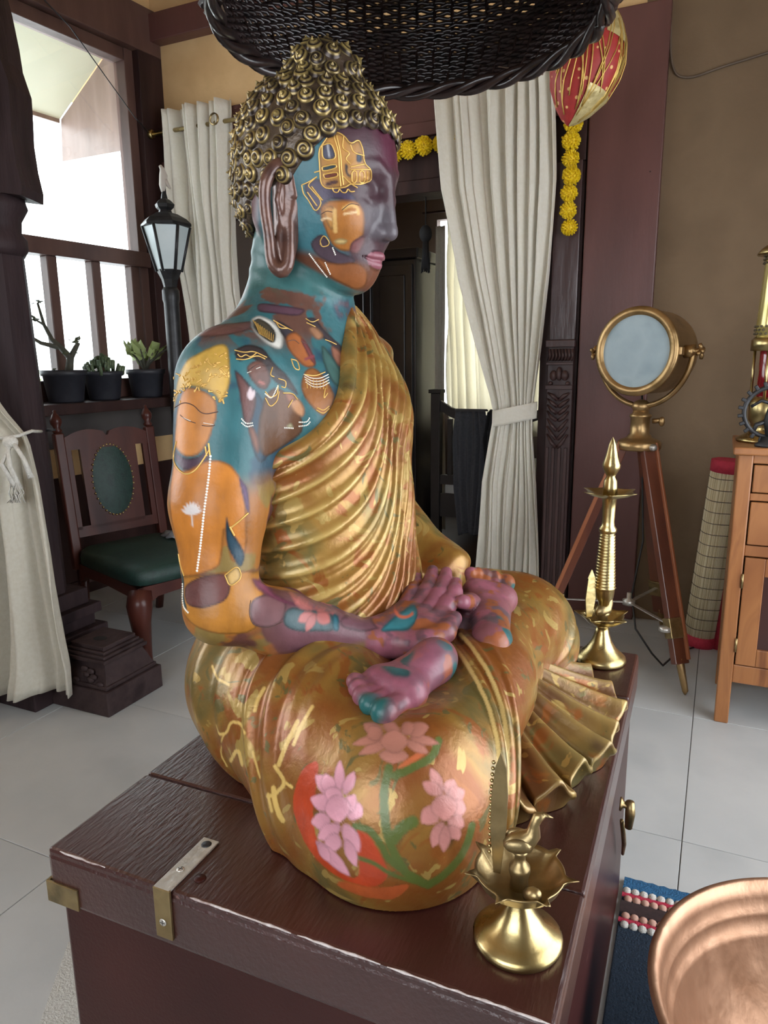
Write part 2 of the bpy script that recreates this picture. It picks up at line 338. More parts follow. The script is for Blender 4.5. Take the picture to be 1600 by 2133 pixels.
def sdf_arm(p):
    d = rc(p, SHO, (-.252, -.318, .55), .100, .083)
    d = sm(d, rc(p, (-.252, -.318, .55), ELB, .083, .062), .03)
    d = sm(d, rc(p, ELB, (-.16, -.285, .325), .060, .056), .03)
    d = sm(d, rc(p, (-.16, -.285, .325), WRI, .058, .036), .03)
    return d
def sdf_larm(p):
    d = rc(p, (-.265, .285, .775), (-.25, .36, .38), .103, .075)
    d = sm(d, rc(p, (-.25, .36, .38), (.0, .20, .27), .072, .036), .03)
    return d
# right hand lies palm up over the left hand, fingers pointing to the statue's left
RH = dict(palm=[((-.018, -.165, .275), (.025, -.085, .285), .036, .034), ((.0, -.175, .265), (.062, -.115, .275), .032, .032)],
    fing=[[(.010, -.075, .300), (.004, -.020, .318), (-.008, .030, .322), (-.020, .065, .330)],
          [(.034, -.075, .300), (.034, -.010, .322), (.022, .050, .328), (.010, .092, .338)],
          [(.058, -.085, .298), (.062, -.015, .320), (.054, .048, .328), (.043, .090, .338)],
          [(.080, -.100, .290), (.090, -.040, .312), (.088, .010, .322), (.080, .048, .330)]],
    rad=[.020, .0185, .0165, .013],
    thumb=[(.04, -.160, .268), (.085, -.165, .275), (.115, -.125, .288), (.118, -.080, .300)])
LHf = [[(.06, .02, .262), (.055, -.06, .252), (.050, -.125, .248), (.046, -.165, .240)],
       [(.088, .02, .262), (.088, -.07, .250), (.085, -.140, .246), (.082, -.185, .236)],
       [(.115, .02, .260), (.118, -.07, .250), (.118, -.145, .244), (.116, -.190, .234)],
       [(.138, .02, .258), (.146, -.06, .250), (.150, -.125, .244), (.150, -.165, .236)]]
def sdf_hands(p):
    d = None
    for a, b, ra, rb in RH['palm']:
        e = rc(p, a, b, ra, rb); d = e if d is None else sm(d, e, .03)
    d = sm(d, rc(p, (.015, -.09, .285), (.078, -.11, .284), .028, .026), .03)
    fs = None
    for k, fg in enumerate(RH['fing']):
        e = chain(p, fg, RH['rad'], .008)
        fs = e if fs is None else np.minimum(fs, e)
    d = sm(d, fs, .012)
    d = sm(d, chain(p, RH['thumb'], [.030, .024, .019, .015], .01), .016)
    g = rc(p, (.02, .13, .25), (.10, .05, .25), .045, .042)
    g = sm(g, rc(p, (.0, .20, .27), (.05, .10, .255), .036, .042), .03)
    for fg in LHf: g = sm(g, chain(p, fg, [.020, .018, .017, .014], .008), .004)
    g = sm(g, chain(p, [(.10, .09, .275), (.118, .03, .295), (.118, -.030, .318)], [.026, .020, .015], .01), .012)
    return np.minimum(d, g)
def foot(p, heel, toe, up, w=1., side=1):
    """sole-up foot: heel, ball of the toes and the direction the sole faces"""
    heel = V3(*heel); toe = V3(*toe); x = toe - heel; L = float(np.sqrt(x @ x)); x = x / L
    up = V3(*up); up = up - x * float(up @ x); up /= np.sqrt(up @ up); y = np.cross(up, x) * side
    q = p - heel; q = np.stack([q @ x, q @ y, q @ up], 1)
    d = el(q, (.022, 0, -.014), (.040, .031 * w, .036))
    d = sm(d, rc(q, (.03, .004, -.02), (L * .7, .016, -.022), .029 * w, .030 * w), .03)
    d = sm(d, rc(q, (.05, -.008, -.014), (L * .72, -.026, -.012), .024 * w, .028 * w), .03)
    d = sm(d, rc(q, (L * .74, -.036, -.006), (L * .74, .032, -.016), .028, .024), .025)
    ts = [(-.044, .020, .058, .024), (-.014, .0155, .058, .0), (.010, .0145, .050, .0), (.030, .0135, .040, .0), (.047, .0125, .028, .0)]
    for yy, r, ex, _ in ts:
        e = rc(q, (L * .80, yy * .92, -.010), (L * .80 + ex, yy, -.004), r * .85, r)
        e = sm(e, el(q, (L * .80 + ex, yy, -.001), (r * 1.12, r * 1.02, r * 1.05)), .006)
        d = sm(d, e, .006)
    return d
NF = ((.137, -.200, .288), (.078, -.390, .272))      # left foot lies on the right (near) thigh
FF = ((.205, -.090, .262), (.112, .195, .312))       # right foot lies on the left (far) thigh
def sdf_feet(p):
    a = foot(p, NF[0], NF[1], (.10, -.10, .98), 1.15, -1)
    b = foot(p, FF[0], FF[1], (.50, -.20, .82), 1.1, 1)
    return a, b
def part_of(m, fn, p, far):                     # evaluate a shape only where it can matter
    d = far.copy(); i = np.nonzero(m)[0]
    if len(i): d[i] = fn(p[i])
    return d
def sdf_body(p):
    z = p[:, 2]; f = p[:, 0]
    far = np.full(len(p), .25, np.float32)
    t = part_of(z < 1.06, sdf_trunk, p, far)
    nk = part_of((z > .70) & (z < 1.2), neck, p, far)
    d = sm(t, nk, .07)
    hd = part_of(z > .80, sdf_head, p, far)
    d = sm(d, sm(hd, nk, .022), .012)
    d = sm(d, part_of((p[:, 1] < -.02) & (z < .98), sdf_arm, p, far), .035)
    low = (z < .50) & (f > -.16)
    d = sm(d, part_of(low, sdf_hands, p, far), .012)
    d = np.minimum(d, part_of(low, lambda q: np.minimum(*sdf_feet(q)), p, far))
    return d
# ---- lower robe
HIP = (-.255, -.165, .130); KNE = (.120, -.375, .112)
HIP2 = (-.255, .135, .145); KNE2 = (.130, .345, .120)
def sdf_legs(p):
    d = rc(p, HIP, KNE, .178, .162)
    d = sm(d, rc(p, HIP2, KNE2, .178, .152), .06)
    d = sm(d, el(p, (-.24, 0, .15), (.205, .26, .20)), .08)
    d = sm(d, rc(p, (.10, .30, .055), (.135, .345, .055), .16, .148), .05)
    d = sm(d, rc(p, (.02, -.34, .06), (.115, -.375, .06), .165, .165), .05)
    d = sm(d, rc(p, (.165, -.33, .13), (.175, -.06, .17), .118, .105), .05)     # shins
    d = sm(d, rc(p, (.165, .33, .12), (.150, .06, .16), .115, .10), .05)
    d = sm(d, el(p, (.03, 0, .10), (.22, .30, .12)), .06)
    d = -sm(-d, el(p, (.11, -.28, .325), (.10, .19, .075)), .06)
    return d
def surfnet(sdf, lo, hi, h, lip=1.25, chunk=400000):
    lo = np.array(lo, dtype=np.float32); hi = np.array(hi, dtype=np.float32)
    B = 6; nb = np.ceil((hi - lo) / (h * B)).astype(int); n = nb * B
    g = [lo[i] + h * (np.arange(nb[i]) * B + (B - 1) / 2) for i in range(3)]
    P = np.stack(np.meshgrid(*g, indexing='ij'), -1).reshape(-1, 3).astype(np.float32)
    dc = np.concatenate([sdf(P[i:i + chunk]) for i in range(0, len(P), chunk)])
    act = np.abs(dc) < B * h * .87 * lip
    val = dc.reshape(nb).astype(np.float32).repeat(B, 0).repeat(B, 1).repeat(B, 2)
    off = np.stack(np.meshgrid(*[np.arange(B)] * 3, indexing='ij'), -1).reshape(-1, 3)
    bi = np.stack(np.unravel_index(np.nonzero(act)[0], nb), 1) * B
    for i in range(0, len(bi), chunk // 216):
        ix = (bi[i:i + chunk // 216, None, :] + off[None]).reshape(-1, 3)
        val[ix[:, 0], ix[:, 1], ix[:, 2]] = sdf((lo + ix * h).astype(np.float32))
    ins = val < 0
    cnt = np.zeros(n - 1, np.int8); C = []
    for a in (0, 1):
        for b in (0, 1):
            for c in (0, 1):
                C.append((a, b, c)); cnt += ins[a:n[0] - 1 + a, b:n[1] - 1 + b, c:n[2] - 1 + c]
    cell = np.stack(np.nonzero((cnt > 0) & (cnt < 8)), 1); del cnt
    cid = np.full(n - 1, -1, np.int32); cid[cell[:, 0], cell[:, 1], cell[:, 2]] = np.arange(len(cell))
    cv = [val[cell[:, 0] + a, cell[:, 1] + b, cell[:, 2] + c] for a, b, c in C]
    acc = np.zeros((len(cell), 3), np.float32); w = np.zeros(len(cell), np.float32)
    for i in range(8):
        for j in range(i + 1, 8):
            if sum(abs(C[i][k] - C[j][k]) for k in range(3)) != 1: continue
            m = (cv[i] < 0) != (cv[j] < 0); t = cv[i] / np.where(m, cv[i] - cv[j], 1)
            pt = np.array(C[i]) + t[:, None] * (np.array(C[j]) - np.array(C[i]))
            acc += np.where(m[:, None], pt, 0); w += m
    vert = (lo + h * (cell + acc / w[:, None])).astype(np.float32)
    quads = []
    for ax in range(3):
        u, v = (ax + 1) % 3, (ax + 2) % 3
        sl0 = [slice(1, n[k] - 1) for k in range(3)]; sl1 = list(sl0)
        sl0[ax] = slice(0, n[ax] - 1); sl1[ax] = slice(1, n[ax])
        A = ins[tuple(sl0)]; Bn = ins[tuple(sl1)]
        for flag in (0, 1):
            e = np.stack(np.nonzero(A & ~Bn if flag == 0 else ~A & Bn), 1)
            if not len(e): continue
            o = np.ones(3, int); o[ax] = 0; e = e + o
            def cc(du, dv):
                q = e.copy(); q[:, u] += du; q[:, v] += dv; return cid[q[:, 0], q[:, 1], q[:, 2]]
            qd = np.stack([cc(-1, -1), cc(0, -1), cc(0, 0), cc(-1, 0)], 1)
            quads.append(qd if flag == 0 else qd[:, ::-1])
    quads = np.concatenate(quads); quads = quads[(quads >= 0).all(1)]
    d0 = sdf(vert); e = h * .4                # pull vertices onto the surface
    gr = np.stack([sdf(vert + V3(*(e * (np.arange(3) == k)))) - d0 for k in range(3)], 1) / e
    g2 = np.maximum((gr * gr).sum(1), .25)
    vert = vert - (np.clip(d0 / g2, -h, h))[:, None] * gr * .9
    nrm = gr / np.maximum(ln(gr), 1e-6)[:, None]
    return vert.astype(np.float32), quads, nrm
# fold field of the robe: contour k of this polynomial is the k-th pleat sweeping from the left shoulder
FOLD = [3.0849, -5.4235, -0.6379, 0.7876, 2.2631, 3.396, 0.9926, -1.9987, -3.8558, 1.601, -2.2578, -0.8009, 1.6323, -0.2347, 0.6982]
def fold_k(p):
    ph = np.arctan2(p[:, 0] + .22, -p[:, 1]); over = np.clip(ph - 1.58, 0, 3); under = np.clip(-.15 - ph, 0, 3)
    c = np.clip(ph, -.15, 1.58) - 1; z = (np.clip(p[:, 2], .3, .87) - .6) * 3
    k = 0; n = 0
    for i in range(5):
        for j in range(5 - i):
            k = k + FOLD[n] * c ** i * z ** j; n += 1
    return k + over * 4.2 + under * 2
def ridge(k, w=.30):                 # rounded cord with a sharper lower side on every whole number
    u = k - np.floor(k + .5)
    return np.exp(-(u / np.where(u > 0, w * .45, w * .85)) ** 2)
def neckcut(p): return (p[:, 2] - (.893 + 1.02 * p[:, 1])) * .70
def sdf_robe(p):
    t = sdf_trunk(p) - .008
    k = fold_k(p)
    am = sstep(p[:, 2], .26, .36)
    t = t - (.010 * ridge(k) + .004 * ridge(k * 2 + .4, .4) * sstep(k, 4, 6)) * am
    sl = rc(p, (-.262, .235, .775), (-.235, .335, .40), .105, .088)
    sl = sm(sl, rc(p, (-.235, .335, .40), (-.01, .235, .30), .085, .058), .05)
    sl = sm(sl, el(p, (-.12, .30, .25), (.12, .09, .12)), .05)
    w = p[:, 2] * 60 + 30 * p[:, 0]
    sl = sl - .007 * np.sin(w) * np.sin(40 * p[:, 1] + 3) - .006 * np.sin(p[:, 2] * 44 - 20 * p[:, 0])
    d = sm(t, sl, .035)
    c = neckcut(p)
    d = sx(d, c, .006)
    lip = np.sqrt((np.maximum(sdf_trunk(p) - .012, c * 0 - 9) ** 2) + (c + .006) ** 2) - .0095   # rolled edge of the cloth
    d = sm(d, np.where(p[:, 1] > -.30, lip, 1), .008)
    return d
HEM = [[(.127, -.066, .263), (.169, -.125, .264), (.214, -.186, .253), (.245, -.224, .229), (.267, -.257, .2), (.285, -.3, .165), (.296, -.34, .129), (.298, -.362, .07), (.285, -.36, .01)],
       [(.105, -.076, .25), (.16, -.157, .256), (.21, -.23, .249), (.244, -.276, .227), (.271, -.322, .199), (.288, -.362, .166), (.294, -.387, .124), (.288, -.40, .06), (.272, -.40, .01)],
       [(.150, -.055, .262), (.195, -.105, .258), (.236, -.155, .24), (.262, -.195, .212), (.281, -.235, .175), (.292, -.27, .135), (.298, -.30, .07), (.288, -.30, .01)]]
def crom(P, R, k=5):                           # smooth a control polyline and its radii
    P = np.array(P, float); Q = np.concatenate([[2 * P[0] - P[1]], P, [2 * P[-1] - P[-2]]]); o = []; r = []
    for i in range(len(P) - 1):
        a, b, c, d = Q[i:i + 4]
        for t in np.arange(k) / k: o.append(.5 * (2 * b + (c - a) * t + (2 * a - 5 * b + 4 * c - d) * t * t + (3 * b - a - 3 * c + d) * t ** 3)); r.append(R[i] + (R[i + 1] - R[i]) * t)
    return [tuple(x) for x in o] + [tuple(P[-1])], r + [R[-1]]
HEMS = [crom(h, [r] * len(h), 3) for h, r in zip(HEM, (.012, .011, .008))]
def sdf_skirt(p):
    d = sdf_legs(p)
    # creases radiating from the lap across the near thigh
    a = np.arctan2(p[:, 0] - .02, -(p[:, 1] + .10)); r = np.sqrt((p[:, 0] - .02) ** 2 + (p[:, 1] + .10) ** 2)
    wob = a + .35 * np.sin(2.2 * a + 6 * p[:, 2]) + .6 * (p[:, 2] - .15)
    m = sstep(r, .10, .22) * sstep(-a, -.15, .5) * (1 - sstep(p[:, 1], -.06, .05))
    d = d - .0075 * m * ridge(wob * 2.6 + .3, .42) - .003 * m * np.sin(wob * 23)
    m2 = sstep(p[:, 1], .04, .16) * sstep(p[:, 0], -.1, .1)
    d = d - .005 * m2 * ridge(p[:, 2] * 13 + 1.1 * np.sin(p[:, 1] * 9) + 2.5 * p[:, 0], .4)
    for h, r in HEMS: d = sm(d, part_of((p[:, 0] > .05) & (p[:, 1] < .02), lambda q: chain(q, h, r), p, np.full(len(p), .25, np.float32)), .009)
    return np.maximum(d, -p[:, 2] + .0005)
def hairline(x): return np.interp(x, [-.22, -.13, -.075, -.045, -.03, .02, .045, .075, .10, .14, .20], [-.135, -.125, -.07, -.045, -.030, -.012, .030, .075, .100, .118, .122]).astype(np.float32)
def sdf_hair(p):
    q = to_head(p)
    d = sdf_skull(q) - .007
    # hairline: curve on the side of the skull from forehead over the temple to the nape
    ay = np.abs(q[:, 1])
    line = hairline(q[:, 0])
    d = sm(d, el(q, (-.075, 0, -.03), (.090, .112, .095)), .03)
    d = sx(d, (line - q[:, 2]) * .75, .010)
    u = el(q, (-.022, 0, .180), (.072, .070, .092))
    u = sx(u, q[:, 2] - .258, .03)
    return sm(d, u, .02)

HELIX = [(-.182, -.132, 1.100), (-.186, -.142, 1.143), (-.204, -.155, 1.148), (-.220, -.168, 1.118), (-.226, -.165, 1.078), (-.226, -.155, 1.03), (-.224, -.150, .984), (-.208, -.148, .967), (-.194, -.143, .980), (-.192, -.138, 1.021), (-.194, -.133, 1.06), (-.188, -.128, 1.085)]
EARC = crom(HELIX, [.009, .0105, .0115, .0115, .0105, .0105, .012, .014, .0115, .0095, .0095, .010], 4)
def sdf_ear(p):
    d = chain(p, *EARC)
    d = sm(d, chain(p, [(-.200, -.145, 1.128), (-.206, -.150, 1.09), (-.206, -.140, 1.05)], [.006, .007, .006]), .010)   # antihelix
    pl = chain(p, [(-.203, -.117, 1.115), (-.206, -.114, 1.06), (-.209, -.124, .995)], [.030, .027, .017])
    pl = sm(pl, sm(el(p, (-.206, -.124, 1.095), (.028, .016, .058)), el(p, (-.209, -.132, 1.010), (.021, .011, .055)), .02), .01)
    return sm(d, pl, .006)
_TAB = np.random.default_rng(5).random(1 << 18).astype(np.float32)
def vnoise(p, s, seed=0):
    """value noise, numpy"""
    q = (p * s + (37.3 + seed * 11.7)).astype(np.float32); i = np.floor(q).astype(np.int32); f = q - i; f = f * f * (3 - 2 * f); r = 0; M = (1 << 18) - 1
    X = [i[:, 0] * 7919, (i[:, 0] + 1) * 7919]; Y = [i[:, 1] * 104729, (i[:, 1] + 1) * 104729]; Z = [i[:, 2] * 15485 + seed * 977, (i[:, 2] + 1) * 15485 + seed * 977]
    fx, fy, fz = f[:, 0], f[:, 1], f[:, 2]
    for a in (0, 1):
        for b in (0, 1):
            h0 = _TAB[(X[a] + Y[b] + Z[0]) & M]; h1 = _TAB[(X[a] + Y[b] + Z[1]) & M]
            r = r + (fx if a else 1 - fx) * (fy if b else 1 - fy) * (h0 + (h1 - h0) * fz)
    return r
def fbm(p, s, o=4, seed=0):
    r = 0; a = .5; t = 0
    for k in range(o): r = r + a * vnoise(p, s * 2 ** k, seed + k); t += a; a *= .55
    return r / t
def inpoly(a, b, poly):
    m = np.zeros(len(a), bool); n = len(poly)
    for i in range(n):
        x0, y0 = poly[i]; x1, y1 = poly[i - 1]
        c = (y0 > b) != (y1 > b)
        m ^= c & (a < (x1 - x0) * (b - y0) / ((y1 - y0) or 1e-9) + x0)
    return m
def dist_line(a, b, L):
    d = np.full(len(a), 9.)
    for (x0, y0), (x1, y1) in zip(L[:-1], L[1:]):
        ux, uy = x1 - x0, y1 - y0; t = np.clip(((a - x0) * ux + (b - y0) * uy) / max(ux * ux + uy * uy, 1e-9), 0, 1)
        d = np.minimum(d, np.hypot(a - x0 - t * ux, b - y0 - t * uy))
    return d
# paint traced from image pixels, ray-cast onto the statue, stored in charts (metres)
PAINT = [
('body','poly',(0.055,0.04,0.075),[(-0.1997,1.1134),(-0.1732,1.1259),(-0.1142,1.102),(-0.0997,1.0867),(-0.0905,1.062),(-0.1011,1.0422),(-0.1243,1.0894),(-0.152,1.0889),(-0.168,1.0753),(-0.1742,1.0594),(-0.1933,1.0928)],0),
('body','poly',(0.36,0.14,0.035),[(-0.1679,1.0777),(-0.1521,1.0878),(-0.1244,1.087),(-0.1009,1.0889),(-0.0891,1.0669),(-0.092,1.0302),(-0.1081,1.01),(-0.1214,1.0022),(-0.1392,1.004),(-0.1538,1.0153),(-0.1647,1.0429),(-0.1711,1.0662)],0),
('body','poly',(0.16,0.06,0.06),[(-0.1177,1.0184),(-0.0917,1.0347),(-0.0899,1.0213),(-0.1035,0.9983),(-0.1215,0.9999)],0),
('body','poly',(0.07,0.045,0.06),[(-0.1962,1.0189),(-0.168,1.0339),(-0.154,1.013),(-0.1344,0.9994),(-0.1064,0.9909),(-0.1203,0.9734),(-0.1514,0.9802),(-0.1822,0.9949)],0),
('body','poly',(0.24,0.085,0.03),[(-0.1928,0.9976),(-0.1514,0.9802),(-0.1066,0.986),(-0.0864,0.9728),(-0.0911,0.9439),(-0.1129,0.9353),(-0.1383,0.9465),(-0.1614,0.9587)],0),
('body','poly',(0.5,0.24,0.07),[(-0.1654,1.0752),(-0.1473,1.0783),(-0.1439,1.0678),(-0.1466,1.0402),(-0.1521,1.0357),(-0.1613,1.0543)],0),
('body','stroke',(0.62,0.38,0.14),[(-0.1438,1.0701),(-0.1438,1.0539),(-0.1444,1.0357)],0.0072),
('body','poly',(0.62,0.45,0.2),[(-0.1495,1.0198),(-0.1349,1.0249),(-0.1212,1.0216),(-0.1281,1.0138),(-0.1435,1.0144)],0),
('body','stroke',(0.6,0.36,0.12),[(-0.1273,1.0727),(-0.1146,1.0804),(-0.1024,1.0768),(-0.1014,1.0663)],0.0056),
('body','stroke',(0.7,0.5,0.28),[(-0.1679,1.0545),(-0.1585,1.0576),(-0.1509,1.0551)],0.0033),
('body','stroke',(0.7,0.5,0.28),[(-0.1264,1.0634),(-0.115,1.0663),(-0.105,1.0683)],0.0033),
('body','poly',(0.4,0.2,0.06),[(-0.1448,1.2019),(-0.1242,1.1963),(-0.1123,1.181),(-0.0977,1.1925),(-0.0906,1.1771),(-0.0885,1.1515),(-0.0765,1.1449),(-0.0774,1.129),(-0.0941,1.1155),(-0.1139,1.1161),(-0.124,1.1085),(-0.1565,1.1053),(-0.1675,1.1146),(-0.1676,1.1371),(-0.1688,1.1687),(-0.1585,1.1825)],0),
('body','poly',(0.07,0.07,0.1),[(-0.1624,1.1767),(-0.1451,1.1818),(-0.1361,1.1548),(-0.162,1.1517)],0),
('body','stroke',(0.4,0.4,0.42),[(-0.1525,1.1781),(-0.1494,1.1588)],0.0028),
('body','poly',(0.03,0.07,0.09),[(-0.1637,1.1412),(-0.1388,1.1472),(-0.1373,1.14),(-0.1628,1.1337)],0),
('body','poly',(0.2,0.05,0.03),[(-0.1618,1.1293),(-0.1367,1.1344),(-0.1353,1.1265),(-0.1596,1.1214)],0),
('body','poly',(0.05,0.06,0.09),[(-0.1029,1.1682),(-0.0931,1.1685),(-0.0921,1.1533),(-0.1032,1.1518)],0),
('body','poly',(0.05,0.03,0.03),[(-0.1228,1.15),(-0.1168,1.1459),(-0.1196,1.1343),(-0.1112,1.1281),(-0.1162,1.1254),(-0.1233,1.1341)],0),
('body','poly',(0.12,0.05,0.05),[(-0.1586,1.1168),(-0.136,1.1219),(-0.1349,1.115),(-0.1576,1.1099)],0),
('body','poly',(0.12,0.055,0.05),[(-0.3962,0.8483),(-0.3632,0.8646),(-0.3262,0.8676),(-0.2917,0.8744),(-0.2889,0.8555),(-0.3164,0.8465),(-0.3581,0.8414)],0),
('body','poly',(0.1,0.05,0.07),[(-0.2969,0.9104),(-0.247,0.9036),(-0.2035,0.8983),(-0.2163,0.8822),(-0.2556,0.8874),(-0.2906,0.8903)],0),
('body','poly',(0.02,0.05,0.08),[(-0.3069,0.7945),(-0.2891,0.7727),(-0.2564,0.7328),(-0.2565,0.635),(-0.2733,0.6227),(-0.2899,0.7185)],0),
('body','poly',(0.55,0.34,0.08),[(-0.4174,0.7518),(-0.4117,0.773),(-0.3934,0.8033),(-0.3679,0.8167),(-0.3294,0.8326),(-0.3146,0.8242),(-0.3094,0.7731),(-0.3175,0.7464),(-0.3283,0.7304),(-0.3364,0.7466),(-0.3592,0.7574),(-0.3915,0.7625),(-0.4159,0.7397),(-0.4231,0.713),(-0.4284,0.7187)],0),
('body','poly',(0.5,0.2,0.055),[(-0.3951,0.7597),(-0.3592,0.7561),(-0.3337,0.7386),(-0.3325,0.7144),(-0.345,0.6743),(-0.3622,0.6474),(-0.3905,0.6407),(-0.4191,0.6565),(-0.4186,0.6815),(-0.4112,0.7255)],0),
('body','poly',(0.06,0.03,0.05),[(-0.4155,0.6663),(-0.419,0.651),(-0.3904,0.638),(-0.3622,0.6447),(-0.3479,0.6663),(-0.3424,0.6448),(-0.3591,0.6261),(-0.3894,0.6169),(-0.418,0.633)],0),
('body','poly',(0.46,0.17,0.035),[(-0.4221,0.6348),(-0.4175,0.624),(-0.3894,0.6169),(-0.3508,0.6395),(-0.3187,0.636),(-0.2962,0.6101),(-0.2865,0.571),(-0.2918,0.4726),(-0.306,0.4594),(-0.318,0.4673),(-0.3214,0.5369),(-0.3309,0.4631),(-0.3419,0.4525),(-0.3807,0.4394),(-0.4145,0.4288),(-0.4209,0.499),(-0.4267,0.5734)],0),
('body','poly',(0.02,0.05,0.075),[(-0.3182,0.5507),(-0.3146,0.5247),(-0.3042,0.4996),(-0.294,0.4706),(-0.3018,0.4468),(-0.3152,0.4755),(-0.3225,0.5023)],0),
('body','poly',(0.11,0.05,0.12),[(-0.3011,0.6133),(-0.2843,0.5868),(-0.283,0.5364),(-0.2911,0.5637)],0),
('body','leaf',(0.66,0.6,0.58),[(-0.376,0.5487),(-0.3965,0.5551),(-0.3756,0.5495),(-0.3788,0.5523),(-0.3834,0.5547),(-0.3888,0.5557),(-0.3933,0.5556),(-0.3965,0.5551),(-0.3946,0.5532),(-0.3914,0.551),(-0.3865,0.5488),(-0.3811,0.5479),(-0.3764,0.548)],0),
('body','leaf',(0.66,0.6,0.58),[(-0.376,0.5487),(-0.3921,0.5626),(-0.3754,0.5493),(-0.3772,0.5533),(-0.3805,0.5574),(-0.385,0.5604),(-0.389,0.562),(-0.3921,0.5626),(-0.3911,0.5601),(-0.3892,0.5567),(-0.3856,0.5528),(-0.381,0.5499),(-0.3767,0.5482)],0),
('body','leaf',(0.66,0.6,0.58),[(-0.376,0.5487),(-0.3859,0.5683),(-0.3753,0.5491),(-0.3756,0.5538),(-0.3772,0.5591),(-0.3803,0.5637),(-0.3834,0.5666),(-0.3859,0.5683),(-0.3859,0.5654),(-0.3853,0.5613),(-0.3835,0.5561),(-0.3802,0.5516),(-0.3768,0.5484)],0),
('body','leaf',(0.66,0.6,0.58),[(-0.376,0.5487),(-0.3789,0.5715),(-0.3752,0.5489),(-0.374,0.5538),(-0.3738,0.5597),(-0.3752,0.5653),(-0.3771,0.569),(-0.3789,0.5715),(-0.3798,0.5686),(-0.3805,0.5643),(-0.3805,0.5585),(-0.379,0.5529),(-0.3769,0.5486)],0),
('body','leaf',(0.66,0.6,0.58),[(-0.376,0.5487),(-0.3716,0.5718),(-0.3752,0.5487),(-0.3726,0.5532),(-0.3706,0.559),(-0.3701,0.5648),(-0.3707,0.569),(-0.3716,0.5718),(-0.3733,0.5692),(-0.3753,0.5653),(-0.3771,0.5595),(-0.3775,0.5536),(-0.3768,0.5488)],0),
('body','leaf',(0.66,0.6,0.58),[(-0.376,0.5487),(-0.3649,0.5694),(-0.3753,0.5484),(-0.3715,0.5521),(-0.3679,0.557),(-0.3658,0.5623),(-0.365,0.5665),(-0.3649,0.5694),(-0.3673,0.5674),(-0.3703,0.5643),(-0.3737,0.5593),(-0.3759,0.5538),(-0.3768,0.549)],0),
('body','leaf',(0.66,0.6,0.58),[(-0.376,0.5487),(-0.3597,0.5643),(-0.3755,0.5482),(-0.371,0.5504),(-0.3663,0.5539),(-0.3627,0.5581),(-0.3607,0.5617),(-0.3597,0.5643),(-0.3624,0.5634),(-0.3661,0.5614),(-0.3707,0.5579),(-0.3743,0.5535),(-0.3766,0.5492)],0),
('body','leaf',(0.66,0.6,0.58),[(-0.376,0.5487),(-0.3565,0.5574),(-0.3757,0.5481),(-0.3711,0.5485),(-0.3659,0.55),(-0.3613,0.5527),(-0.3583,0.5553),(-0.3565,0.5574),(-0.3592,0.5575),(-0.3631,0.5571),(-0.3682,0.5555),(-0.3729,0.5526),(-0.3763,0.5494)],0),
('body','stroke',(0.6,0.52,0.48),[(-0.376,0.5487),(-0.377,0.5289)],0.0028),
('body','poly',(0.4,0.17,0.035),[(-0.4296,0.4336),(-0.2882,0.4534),(-0.2648,0.3893),(-0.2785,0.3282),(-0.369,0.3437),(-0.4195,0.3737)],0),
('body','poly',(0.12,0.045,0.04),[(-0.4019,0.4202),(-0.365,0.4424),(-0.3213,0.4451),(-0.3169,0.4245),(-0.3219,0.398),(-0.3658,0.3844),(-0.3957,0.3862),(-0.4042,0.4)],0),
('body','poly',(0.02,0.06,0.07),[(-0.4119,0.4422),(-0.4035,0.4283),(-0.4066,0.399),(-0.3941,0.3754),(-0.4103,0.3829),(-0.4152,0.4157)],0),
('body','poly',(0.5,0.32,0.12),[(-0.3265,0.4414),(-0.3061,0.4566),(-0.3,0.4317),(-0.3194,0.4194)],0),
('body','poly',(0.16,0.08,0.085),[(-0.2881,0.3897),(-0.2703,0.3927),(-0.2414,0.3868),(-0.2278,0.3731),(-0.2337,0.3478),(-0.2556,0.339),(-0.2829,0.3444),(-0.2899,0.3664)],0),
('body','poly',(0.24,0.07,0.12),[(-0.2912,0.431),(-0.2682,0.398),(-0.2179,0.3708),(-0.1859,0.3557),(-0.2248,0.3704),(-0.2796,0.3962)],0),
('body','poly',(0.06,0.1,0.11),[(-0.2274,0.371),(-0.1822,0.3507),(-0.1519,0.3391),(-0.1409,0.311),(-0.2071,0.3226),(-0.2363,0.3428)],0),
('body','leaf',(0.42,0.14,0.13),[(-0.1926,0.3546),(-0.2292,0.3846),(-0.1912,0.3552),(-0.1955,0.3628),(-0.2038,0.3696),(-0.2148,0.3754),(-0.2232,0.3809),(-0.2292,0.3846),(-0.2258,0.3822),(-0.2212,0.3762),(-0.2135,0.3675),(-0.2037,0.3596),(-0.1941,0.3538)],0.35),
('body','leaf',(0.42,0.14,0.13),[(-0.1874,0.3527),(-0.2179,0.3708),(-0.186,0.353),(-0.1885,0.3585),(-0.1954,0.3615),(-0.2053,0.3633),(-0.2127,0.3673),(-0.2179,0.3708),(-0.2127,0.3758),(-0.2095,0.3719),(-0.2041,0.3649),(-0.1966,0.3577),(-0.1889,0.3523)],0.35),
('body','leaf',(0.42,0.14,0.13),[(-0.1824,0.3517),(-0.201,0.361),(-0.1807,0.3516),(-0.1807,0.354),(-0.185,0.3526),(-0.1908,0.3556),(-0.1964,0.3587),(-0.201,0.361),(-0.1994,0.3645),(-0.1977,0.3652),(-0.1951,0.361),(-0.1901,0.3559),(-0.1841,0.3517)],0.35),
